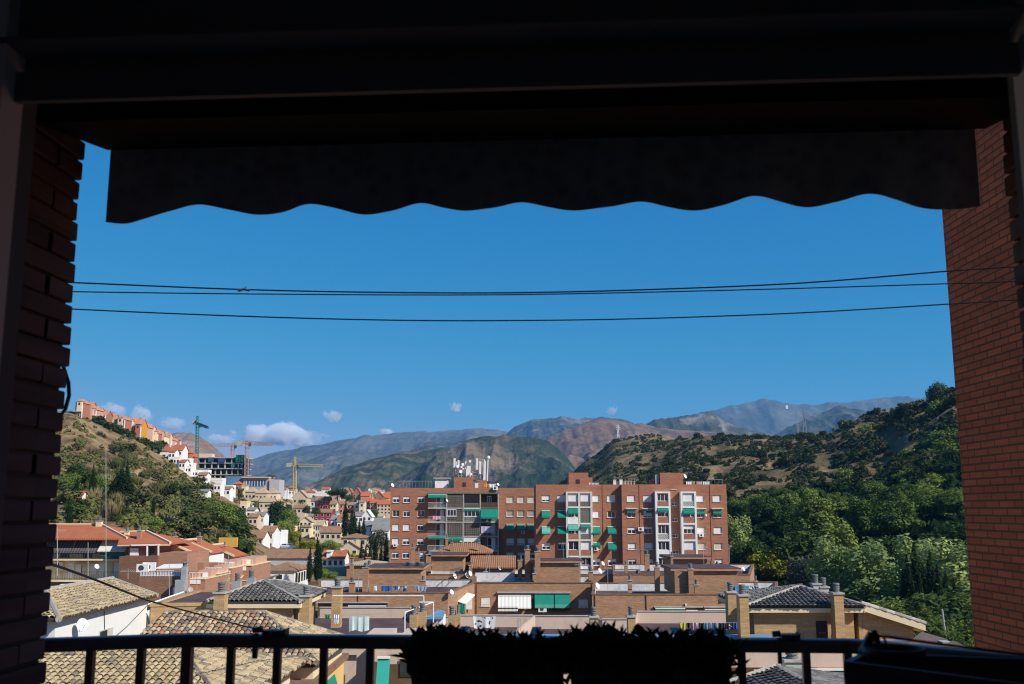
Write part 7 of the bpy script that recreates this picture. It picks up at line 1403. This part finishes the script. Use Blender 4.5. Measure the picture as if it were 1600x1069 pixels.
# ------------------------------------------------------------------ the balcony we look out from (its front turned a little to the view)
FA = R(3.8); RZ = -FA; ca, sa = math.cos(FA), math.sin(FA)
def BL(px, py, t):                       # photograph pixel -> balcony coordinates at distance t in front of the eye
    p = U(px, py, 1.0) - Vector((0,0,EYE)); q = Vector((p.x*ca - p.y*sa, p.x*sa + p.y*ca, p.z)); k = t / q.y
    return Vector((q.x*k, t, EYE + q.z*k))
def toW(p): return Vector((p[0]*ca + p[1]*sa, -p[0]*sa + p[1]*ca, p[2]))
LOCB = {}
def fthing(name, label, cat, base):
    o = thing(name, label, cat, toW(base), None, RZ); LOCB[o.name] = Vector(base); return o
def fb(mb, name, m, par=None, smooth=False, label=None, cat=None):
    q = par
    while q and q.name not in LOCB: q = q.parent
    o0 = LOCB[q.name] if q else Vector((0,0,0))
    mb.v = [tuple(Vector(v) - o0) for v in mb.v]
    o = MB.build(mb, name, m, None, smooth)
    if par: o.parent = par
    else: o.rotation_euler.z = RZ; tag(o, label, cat)
    return o
DF = M('dark_door_frame', (0.16,0.157,0.16), .7, .1, 3, spec=.08)
BLK = M('black_cassette', (0.009,0.009,0.011), .9, .1, spec=.03)
RAIL = M('brown_railing_paint', (0.14,0.095,0.08), .42, .12, 6, spec=.3)
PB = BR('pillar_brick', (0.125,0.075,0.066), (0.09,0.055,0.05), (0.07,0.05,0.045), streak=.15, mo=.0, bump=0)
PLB = M('room_plaster', (0.80,0.78,0.75), .95, .04)  # pale, to bounce light from the unseen room onto the frame
# own building: unseen room shaped for bounce light, slabs, side walls
E = EYE
ob = fthing('own_building', 'pale unseen room and slabs of the building around the balcony opening', 'building', (0,0,E-1.6))
def fbox(nm, m, *a): return fb(MB().box(*a), nm, m, ob)
fbox('floor', PLB, -3,3,-1.3,1.44,E-1.75,E-1.6); fbox('ceiling', PLB, -3,3,-1.3,1.40,E+1.0,E+1.15); fbox('back_wall', PLB, -3,3,-1.42,-1.3,E-1.6,E+1.0)  # back wall kept close so the unseen room throws light forward
fbox('side_wall', PLB, -3.12,-3.0,-1.4,1.5,E-1.6,E+1.0); fbox('side_wall', PLB, 3.0,3.12,-1.4,1.5,E-1.6,E+1.0)
fL, fR = BL(-20,534,1.46).x, BL(1640,534,1.46).x; fbox('front_wall', PLB, -3,fL,1.44,1.5,E-1.6,E+1.0); fbox('front_wall', PLB, fR,3,1.44,1.5,E-1.6,E+1.0); fbox('front_wall', BLK, fL,fR,1.53,1.58,E+.80,E+1.0)
fbox('upper_facade', PB, -8,6.5,-9,1.6,E+1.152,E+6.5); fbox('lower_facade', PB, -8,6.5,-9,1.6,E-20,E-1.752); fbox('flank', PB, -8,-3.13,-9,1.59,E-1.75,E+1.15); fbox('flank', PB, 3.13,6.5,-9,1.59,E-1.75,E+1.15)  # unseen building mass added to stop light leaks and block the sun
fbox('balcony_ceiling', BLK, -1.75,1.85,1.602,2.58,E+1.17,E+1.32); fbox('balcony_floor', PLB, -1.75,1.85,1.602,2.95,E-1.78,E-1.62)
fbox('return_wall', PB, -3.1,-1.42,1.6,2.2,E-1.75,E+1.15); fbox('return_wall', PB, 1.52,3.1,1.6,2.2,E-1.75,E+1.15)
# door frame
dfm = fthing('door_frame', 'dark sliding door frame with stepped head framing the view', 'door frame', (0,1.45,E-1.6))
zl_, zr_2 = BL(60,157,1.474).z, BL(1560,120,1.474).z; zh = (zl_+zr_2)/2; xL, xR = BL(30,440,1.56).x, BL(1598,330,1.56).x
F_ = lambda nm, *a: fb(MB().box(*a), nm, DF, dfm)
F_('jamb', xL-.13, xL, 1.44, 1.50, E-1.6, zh); F_('jamb', xR, xR+.15, 1.44, 1.50, E-1.6, zh); F_('jamb_rebate', xL-.02, xL+.006, 1.505, 1.56, E-1.6, zh+.05); F_('jamb_rebate', xR-.006, xR+.02, 1.505, 1.56, E-1.6, zh+.05)
z1_ = BL(800,92,1.48).z; z2_ = BL(800,72,1.5).z; z3_ = BL(800,42,1.45).z
F_('head', xL-.13, xR+.15, 1.474, 1.486, zh+.002, z1_); F_('head_track', xL-.13, xR+.15, 1.50, 1.53, z1_+.002, z2_); F_('head_step', xL-.13, xR+.15, 1.43, 1.52, z2_+.002, z3_); F_('head_top', xL-.13, xR+.15, 1.47, 1.52, z3_+.002, E+1.0)
# brick pillars, course by course
def pillar(x0, x1, y0, y1, label):
    r = fthing('brick_pillar', label, 'pillar', ((x0+x1)/2, (y0+y1)/2, E-1.7)); mb = MB(); c = .0575; n = int(3.0/c); rr = random.Random(5)
    for k in range(n):
        z = E-1.7 + k*c; off = (k % 2)*.5
        for (u0, u1, ax) in ((y0, y1, 'y'),):
            m_ = 3; L_ = (y1-y0)/2.0; q = y0 - off*L_
            while q < y1 - .001:
                a, b = max(y0, q), min(y1, q+L_)-.012; q += L_
                if b-a < .02: continue
                j = rr.uniform(-.0055,.0055); e = rr.uniform(-.002,.002)
                w0, w1, h0, h1 = x0+j, x1+j, z+.0042+e, z+c-.0042; bv = .003
                mb.add([(w0,a+bv,h0+bv),(w1-bv,a+bv,h0),(w1,a+bv,h0+bv),(w1,a+bv,h1-bv),(w1-bv,a+bv,h1),(w0+bv,a+bv,h1),(w0,a+bv,h1-bv),(w0+bv,a+bv,h0),
                        (w0,b,h0+bv),(w1-bv,b,h0),(w1,b,h0+bv),(w1,b,h1-bv),(w1-bv,b,h1),(w0+bv,b,h1),(w0,b,h1-bv),(w0+bv,b,h0)],
                       [(7,1,2,3,4,5,6,0)[::-1],(15,9,10,11,12,13,14,8)]+[(i,i+8,j2+8,j2) for i,j2 in ((1,2),(2,3),(3,4),(4,5),(5,6),(6,0),(0,7),(7,1))])
    fb(mb, 'brickwork', PB, r); fb(MB().box(x0+.014,x1-.014,y0+.01,y1-.02,E-1.7,E+1.16), 'mortar_core', M('old_mortar',(0.10,0.075,0.06),.95,.2), r); return r
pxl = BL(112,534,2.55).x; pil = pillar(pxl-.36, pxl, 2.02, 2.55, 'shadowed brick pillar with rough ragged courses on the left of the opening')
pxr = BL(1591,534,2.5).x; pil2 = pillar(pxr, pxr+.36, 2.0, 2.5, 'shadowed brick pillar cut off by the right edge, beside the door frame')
lc = [BL(72,512,2.5),BL(80,526,2.53),BL(76,540,2.53),BL(84,520,2.56),BL(92,516,2.57),BL(97,528,2.57),BL(88,536,2.57),BL(80,530,2.57),BL(88,545,2.57),BL(98,570,2.575),BL(107,598,2.575),BL(108,618,2.575),BL(102,640,2.575),BL(90,655,2.57),BL(72,657,2.55),BL(55,653,2.5)]
fb(MB().tube(lc, .0055, 8), 'cable_loop', DMET, None, True, 'black cable loop hanging knotted on the left brick pillar', 'cable')
# neighbour's brick side wall
sw = thing('side_wall', 'tall red brick side wall of the neighbouring wing, at the right edge', 'wall', (3.8,8,0)); nbr = BR('red_side_brick', (0.72,0.165,0.06), (0.56,0.125,0.047), (0.20,0.09,0.05), bw=.22, bh=.058, mo=.008, streak=.12, var=.12, bump=.6)
a_ = U(1495,640,8.3); b_ = U(1680,640,6.6); MB().prism([(b_.x,b_.y),(b_.x+3.2,b_.y),(a_.x+3,a_.y),(a_.x,a_.y)],0,E+7).build('wall', nbr, sw)
# awning
aw = fthing('awning', 'dark retracted awning with a scalloped flower-patterned valance across the top', 'awning', (0.1,2.66,E+.7)); ta = 2.66
FLW = None
m, t_, p_, N_, L_ = nodes('flowered_cloth'); g3 = N_('NewGeometry'); n1_ = N_('TexVoronoi'); n1_.inputs['Scale'].default_value = 22; L_(g3.outputs['Position'], n1_.inputs['Vector']); n2_ = N_('TexNoise'); n2_.inputs['Scale'].default_value = 9; n2_.inputs['Detail'].default_value = 5; L_(g3.outputs['Position'], n2_.inputs['Vector']); ml = N_('Math'); ml.operation = 'MULTIPLY'; L_(n1_.outputs['Distance'], ml.inputs[0]); L_(n2_.outputs['Fac'], ml.inputs[1]); r_3 = ramp(N_, [(0.05,(.19,.23,.20)),(0.13,(.26,.24,.22)),(0.24,(.31,.30,.275)),(0.45,(.34,.335,.30))]); L_(ml.outputs[0], r_3.inputs[0]); L_(r_3.outputs[0], p_.inputs['Base Color']); p_.inputs['Roughness'].default_value = .95
sc_ = [(165,347),(195,348),(225,341),(265,329),(310,321),(355,327),(400,335),(440,330),(480,319.5),(522,325),(568,336),(610,328),(655,317),(692,324),(730,330.5),(770,325),(812,315.5),(855,322),(902,329),(950,324),(1000,315.5),(1045,322),(1090,328.5),(1132,320),(1176,307.5),(1220,315),(1265,323),(1310,314),(1355,303.5),(1400,313),(1442,325),(1480,327),(1533,321)]
from mathutils.geometry import interpolate_bezier
def smooth_line(P, n=6):
    out = []
    for i in range(len(P)-1):
        p0, p1, p2, p3 = [Vector(P[max(0,min(len(P)-1,i+k))]) for k in (-1,0,1,2)]
        for j in range(n): 
            u = j/n; out.append(0.5*((2*p1)+(p2-p0)*u+(2*p0-5*p1+4*p2-p3)*u*u+(3*p1-p0-3*p2+p3)*u**3))
    return out + [Vector(P[-1])]
bot = [BL(p[0],p[1],ta) for p in smooth_line(sc_)]; vb = MB(); zt_l, zt_r = BL(165,205,ta).z, BL(1533,178,ta).z; nn = len(bot)
vs_ = []; 
for i, p in enumerate(bot):
    u = (p.x-bot[0].x)/(bot[-1].x-bot[0].x); wv_ = .008*math.sin(u*40)+.004*math.sin(u*97)
    for k in range(5): q = k/4; z = (zt_l*(1-u)+zt_r*u)*(1-q)+p.z*q; vs_.append((p.x, ta+wv_*q*.8, z))
    for k in range(5): q = k/4; z = (zt_l*(1-u)+zt_r*u)*(1-q)+p.z*q; vs_.append((p.x, ta+wv_*q*.8+.003, z))
fs_ = []
for i in range(nn-1):
    a = i*10; b = a+10
    for k in range(4): fs_ += [(a+k,b+k,b+k+1,a+k+1),(a+5+k,a+5+k+1,b+5+k+1,b+5+k)]
    fs_ += [(a+4,b+4,b+9,a+9)]
for a in (0,(nn-1)*10):
    for k in range(4): fs_.append((a+k,a+k+1,a+6+k,a+5+k))
fb(MB().add(vs_, fs_), 'valance', m, aw)
pa, pb2 = BL(168,197,ta+.01), BL(1538,170,ta+.01); bar_ = MB(); bar_.tube([pa,pb2],.032,14); fb(bar_, 'front_bar', DF, aw)
for p in (pa,pb2): fb(MB().tube([p+Vector((-.012 if p is pa else 0,0,0)), p+Vector((0 if p is pa else .012,0,0))], .04, 14), 'end_cap', DF, aw)
ca_, cb2 = BL(145,160,2.5), BL(1560,135,2.5); fb(MB().add([(ca_.x,2.22,E+.93),(cb2.x,2.22,E+.93),(cb2.x,2.6,E+1.0),(ca_.x,2.6,E+1.0),(ca_.x,2.22,E+1.165),(cb2.x,2.22,E+1.165),(cb2.x,2.6,E+1.165),(ca_.x,2.6,E+1.165)],[(3,2,1,0),(4,5,6,7),(0,1,5,4),(1,2,6,5),(2,3,7,6),(3,0,4,7)]), 'cassette', BLK, aw)
fb(MB().bar(BL(385,190,2.5),BL(640,187,2.6),.018).bar(BL(950,183,2.6),BL(1225,176,2.5),.018), 'folding_arm', DF, aw)
fb(MB().tube([BL(118,165,2.5),BL(128,172,2.52),BL(138,185,2.55),BL(150,189,2.56)],.008,6), 'side_bracket', DF, aw)
# railing
tm_ = 2.74; zR = (BL(294,986.5,tm_).z + BL(1330,1003,tm_).z)/2; cl = BL(294,986.5,tm_); cr = BL(1330,1003,tm_); hh, ww = .033, .045
def at_z(px, py): # point on the rail's height seen at px,py
    p = BL(px,py,1.0); k = (zR-E)/(p.z-E); return Vector((p.x*k, k, zR))
el, er = at_z(60,998), at_z(1640,1028)
pts_r = [Vector((el.x,el.y,zR)), Vector((cl.x,tm_,zR)), Vector((cr.x,tm_,zR)), Vector((er.x,er.y,zR))]
rg_ = fthing('balcony_railing', 'dark brown metal balcony railing with square bars, angled at both ends', 'railing', (0.1,tm_,E-1.62))
hb = MB()
for i in range(3):
    a, b = pts_r[i], pts_r[i+1]; d = (b-a).normalized(); nn_ = Vector((-d.y,d.x,0))
    def off(i_): 
        if i_ == 0 or i_ == 3: return nn_
        d0 = (pts_r[i_]-pts_r[i_-1]).normalized(); d1_ = (pts_r[i_+1]-pts_r[i_]).normalized(); b_ = Vector((-(d0+d1_).y,(d0+d1_).x,0)).normalized(); return b_/b_.dot(nn_)
    o0, o1 = off(i), off(i+1); bv = .004
    def prof(p, o): return [p-o*ww/2+Vector((0,0,-hh)), p+o*ww/2+Vector((0,0,-hh)), p+o*ww/2+Vector((0,0,-bv)), p+o*(ww/2-bv), p-o*(ww/2-bv), p-o*ww/2+Vector((0,0,-bv))]
    A, B_ = prof(a,o0), prof(b,o1); hb.add(A+B_, [(k,(k+1)%6,(k+1)%6+6,k+6) for k in range(6)]+[(5,4,3,2,1,0),(6,7,8,9,10,11)])
fb(hb, 'handrail', RAIL, rg_)
def post(p, w_=.0195): fb(MB().box(p.x-w_/2,p.x+w_/2,p.y-w_/2,p.y+w_/2,E-1.5,zR-hh-.001), 'bar', RAIL, rg_)
def on_seg(i, px):                      # where the vertical plane through photograph column px meets rail segment i
    p = BL(px,1040,1.0); a, b = pts_r[i], pts_r[i+1]; dx, dy = b.x-a.x, b.y-a.y; den = p.x*dy-p.y*dx; k = (a.x*dy-a.y*dx)/den; return Vector((p.x*k,p.y*k,zR))
for px in (141,220): post(on_seg(0,px))
post(Vector((cl.x+.002,tm_,zR)), .026)
for k in range(15): 
    if k not in (13,): post(on_seg(1, 360.5+72.6*k) if k < 12 else on_seg(1, (1260,1325,1325)[min(k-12,2)]) )
for px in (1400,1475,1550): post(on_seg(2,px))
lr_ = MB()
for i in range(3): lr_.bar(pts_r[i]+Vector((0,0,-1.14)), pts_r[i+1]+Vector((0,0,-1.14)), .03)
fb(lr_, 'bottom_rail', RAIL, rg_)
def clamp(px0, px1, py, label):
    a, b = at_z(px0,py), at_z(px1,py); y = tm_; x0, x1 = on_seg(1,px0).x, on_seg(1,px1).x; r = fthing('rail_clamp', label, 'clamp', ((x0+x1)/2,y,zR)); L_x = x1-x0
    fb(MB().box(x0+L_x*.33,x1,y-.022,y+.02,zR+.001,zR+.012).box(x0+L_x*.95,x1+.001,y-.024,y+.022,zR+.0125,zR+.016), 'plate', DMET, r)
    fb(MB().tube([(x0+L_x*.02,y-.01,zR+.012),(x0+L_x*.3,y-.01,zR+.014)],.008,12), 'knob', DMET, r); fb(MB().box(x0+L_x*.12,x0+L_x*.25,y-.04,y-.028,zR-.058,zR+.006), 'hook', DMET, r)
clamp(394,447,987,'dark clamp screwed on the handrail over the tiled roofs'); clamp(1207,1250,999,'dark clamp on the handrail below the dark penthouse door')
# planters with leafy shrubs hung on the inside of the railing
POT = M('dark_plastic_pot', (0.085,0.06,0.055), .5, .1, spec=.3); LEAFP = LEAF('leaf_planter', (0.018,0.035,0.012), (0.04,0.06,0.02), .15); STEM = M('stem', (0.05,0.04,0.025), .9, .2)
def planter(px0, px1, py, t0, t1, label):
    a, b = BL(px0,py,t0), BL(px1,py,t0); r = fthing('planter_box', label, 'planter', ((a.x+b.x)/2,(t0+t1)/2,a.z-.2)); z = (a.z+b.z)/2; tp, bt = 0, .018; mb = MB()
    o = [(a.x,t0,z),(b.x,t0,z),(b.x,t1,z),(a.x,t1,z)]; i_ = [(a.x+.012,t0+.012,z),(b.x-.012,t0+.012,z),(b.x-.012,t1-.012,z),(a.x+.012,t1-.012,z)]; u = [(a.x+bt,t0+bt,z-.2),(b.x-bt,t0+bt,z-.2),(b.x-bt,t1-bt,z-.2),(a.x+bt,t1-bt,z-.2)]; s = [(p[0],p[1],z-.03) for p in i_]
    mb.add(o+i_+u+s,[(0,1,5,4),(1,2,6,5),(2,3,7,6),(3,0,4,7),(8,9,1,0),(9,10,2,1),(10,11,3,2),(11,8,0,3),(11,10,9,8),(4,5,13,12),(5,6,14,13),(6,7,15,14),(7,4,12,15)]); fb(mb,'box',POT,r)
    fb(MB().box(a.x-.006,b.x+.006,t0-.006,t0-.0005,z-.022,z+.003),'rim',POT,r); fb(MB().box(a.x+.013,b.x-.013,t0+.013,t1-.013,z-.05,z-.025),'soil',M('soil',(.03,.022,.016),.95,.3),r)
    for xx in (a.x+.08,b.x-.08): fb(MB().box(xx-.012,xx+.012,t1+.001,tm_+.03,z+.028,z+.032).box(xx-.012,xx+.012,t1+.001,t1+.006,z-.1,z+.027),'bracket',DMET,r)
    return a.x, b.x, z
def leafy(label, x0, x1, y0, y1, z, tops, ls, seed, n=58):
    """shrub: many upright stems carrying pairs of pointed leaves; tops = photograph height profile"""
    rr = random.Random(seed); r = fthing('potted_shrub', label, 'potted shrub', ((x0+x1)/2,(y0+y1)/2,z-.03)); st, lf = MB(), MB()
    for k in range(n):
        u = (k+rr.random())/n; bx_ = x0+(x1-x0)*(.10+.8*u); by = rr.uniform(y0+.03,y1-.03); px = tops[0][0]+(tops[-1][0]-tops[0][0])*u
        py = np.interp(px,[q[0] for q in tops],[q[1] for q in tops])+10; zt = BL(px,py,by).z - rr.random()**1.5*.05*(1 if k%3 else 0) ; tip = Vector((bx_+rr.uniform(-.03,.03)+(u-.5)*.03, by+rr.uniform(-.03,.03), zt)); base = Vector((bx_,by,z-.03))
        if k % 4 == 3: tip = Vector((bx_+rr.uniform(-.04,.04), y0-.05-rr.random()*.03, z-.01-rr.random()*.07)); base = Vector((bx_,y0+.03,z+.02))
        mid = base.lerp(tip,.5)+Vector((rr.uniform(-.02,.02),rr.uniform(-.02,.02),.05 if k % 4 == 3 else 0))
        pts = [base.lerp(mid,v/3) for v in range(3)]+[mid.lerp(tip,v/3) for v in range(4)]; st.tube(pts,.0028,5,.0014); H = (tip-base).length; m_ = max(6,int(H/.014))
        for i in range(1,m_+1):
            v = i/m_; p = base.lerp(mid,v*2) if v < .5 else mid.lerp(tip,v*2-1); s_ = ls*(rr.uniform(.75,1.2))*(1 if v < .85 else .7)
            for side in (0,1):
                az = i*1.57+side*math.pi+rr.uniform(-.5,.5); el_ = rr.uniform(.1,.9) if v < .9 else rr.uniform(.8,1.4); d = Vector((math.cos(az)*math.cos(el_),math.sin(az)*math.cos(el_),math.sin(el_))); w_ = d.cross(Vector((0,0,1))).normalized(); up = w_.cross(d); q = s_*.33
                lf.add([p, p+d*s_*.3+w_*q*.85+up*.003, p+d*s_*.65+w_*q*.8+up*.003, p+d*s_, p+d*s_*.65-w_*q*.8+up*.003, p+d*s_*.3-w_*q*.85+up*.003, p+d*s_*.5-up*.002],[(0,1,6),(1,2,6),(2,3,6),(3,4,6),(4,5,6),(5,0,6)])
    fb(st,'stems',STEM,r); fb(lf,'leaves',LEAFP,r)
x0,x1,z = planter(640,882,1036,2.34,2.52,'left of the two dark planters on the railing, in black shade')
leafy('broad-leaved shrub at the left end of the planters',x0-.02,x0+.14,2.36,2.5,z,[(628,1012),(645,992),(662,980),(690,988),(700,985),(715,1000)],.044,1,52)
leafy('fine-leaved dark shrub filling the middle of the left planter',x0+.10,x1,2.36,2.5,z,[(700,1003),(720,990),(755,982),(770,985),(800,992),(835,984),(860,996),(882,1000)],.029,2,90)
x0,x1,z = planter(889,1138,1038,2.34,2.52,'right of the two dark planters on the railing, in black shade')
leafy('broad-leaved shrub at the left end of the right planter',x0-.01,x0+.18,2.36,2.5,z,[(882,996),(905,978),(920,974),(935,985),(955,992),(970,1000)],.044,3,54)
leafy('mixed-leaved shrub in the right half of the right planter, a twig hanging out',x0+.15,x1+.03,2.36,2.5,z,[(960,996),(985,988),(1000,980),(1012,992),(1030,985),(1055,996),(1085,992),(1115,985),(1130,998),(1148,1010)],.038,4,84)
# big planter with a round pot inside at the right, bent bracket and cord
bp = fthing('planter_trough', 'large dark trough holding an empty round pot, at the right end of the railing', 'planter', (.75,1.75,E-.6))
q0, q1, q2, q3 = BL(1319,1033,1.62), BL(1640,1068,1.5), BL(1640,1034,1.95), BL(1346,1020,1.95); zt_ = q0.z
def lev(p): k = (zt_-E)/(p.z-E); return Vector((p.x*k,p.y*k,zt_))
T4 = [lev(BL(1319,1033,1)),lev(BL(1700,1082,1)),lev(BL(1680,1032,1)),lev(BL(1346,1019.5,1))]; cc = sum(T4,Vector())/4
I4 = [p.lerp(cc,.07) for p in T4]; U4 = [p.lerp(cc,.16)+Vector((0,0,-.24)) for p in T4]; S4 = [p+Vector((0,0,-.05)) for p in I4]; R4 = [p.lerp(cc,-.01)+Vector((0,0,-.02)) for p in T4]
fb(MB().add(T4+I4+R4+U4+S4,[(0,1,5,4),(1,2,6,5),(2,3,7,6),(3,0,4,7),(8,9,1,0),(9,10,2,1),(10,11,3,2),(11,8,0,3),(12,13,9,8),(13,14,10,9),(14,15,11,10),(15,12,8,11),(15,14,13,12),(4,5,17,16),(5,6,18,17),(6,7,19,18),(7,4,16,19),(16,17,18,19)]),'trough',POT,bp)
pc = lev(BL(1397,1026,1)); rp_ = (lev(BL(1444,1026,1))-pc).length; fb(MB().lathe((pc.x,pc.y,zt_),[(rp_*.78,-.18),(rp_*.96,.0),(rp_,.006),(rp_,.014),(rp_*.92,.014),(rp_*.9,0),(rp_*.74,-.12)],28),'round_pot',POT,bp, True)
tb = T4[3].y; fb(MB().bar(BL(1347,1020,tb),BL(1363.5,989,tb),.012).bar(BL(1363,989.5,tb),BL(1370,989.5,tb),.010).bar(BL(1368,990,tb),BL(1371,1005,tb),.009),'bent_bracket',DMET,bp); fb(MB().tube([BL(x,y,tb) for x,y in ((1371,1000),(1372,994),(1376,992.5),(1380,995),(1383,1001),(1384,1006))],.0022,6),'wire_loop',DMET,bp)
for dz in (0,): fb(MB().box(T4[0].x+.1,T4[1].x-.15,T4[3].y+.02,tm_-.4,zt_-.27,zt_-.245),'shelf_board',DF,bp)
fb(MB().tube([BL(1369,993,tb),BL(1480,1008,tb+.1),BL(1700,1036,tb+.3)],.0028,6),'stretched_cord',DMET,None,False,'thin cord stretched from the bent bracket to the right brick pillar','cord')
# cables across the sky and the drop wire at lower left
CBL = M('black_cable', (0.012,0.012,0.014), .8, .1, spec=.1)
def wire(name, pts, r, label, m=CBL, r1=None): return tag(MB().tube([U(*p) for p in pts], r, 6, r1).build(name, m), label, 'cable')
D5 = 5.2
def cat3(P): return [(p.x,p.y,D5) for p in smooth_line([(a,b) for a,b in P], 5)]
c1 = wire('overhead_cable', cat3([(-420,418),(-60,435),(122,442),(380,452.5),(600,457),(800,457.5),(1000,453),(1250,442.5),(1478,424),(1580,417),(1900,395)]), .0042, 'topmost of the three dark cables crossing the sky, with a small knot')
wire('overhead_cable', cat3([(-420,442),(-60,452),(122,456),(400,459.5),(700,461),(900,459),(1200,452),(1478,443.5),(1580,440),(1900,427)]), .0034, 'middle of the three dark cables crossing the sky')
wire('overhead_cable', cat3([(-420,455),(-60,472),(122,483.5),(400,495),(620,500.5),(800,501),(1000,498),(1250,489),(1478,475.5),(1580,469),(1900,446)]), .0037, 'lowest of the three dark cables crossing the sky')
kn = U(381,453,D5); MB().tube([kn+Vector((-.03,0,-.006)),kn+Vector((0,0,.004)),kn+Vector((.03,0,-.004))],.007,6).bar(kn,kn+Vector((.012,0,.018)),.004).build('knot', DMET, c1)
wire('drop_wire', [(-40,860,5),(60,876,6.5),(97,887,8.5),(154,908,12),(229,938,18),(281,952,23),(360,973,29),(440,993,35),(500,1012,40),(507,1022,40.5)], .007, 'black drop wire sagging from the left pillar to the yellow house', r1=.026)
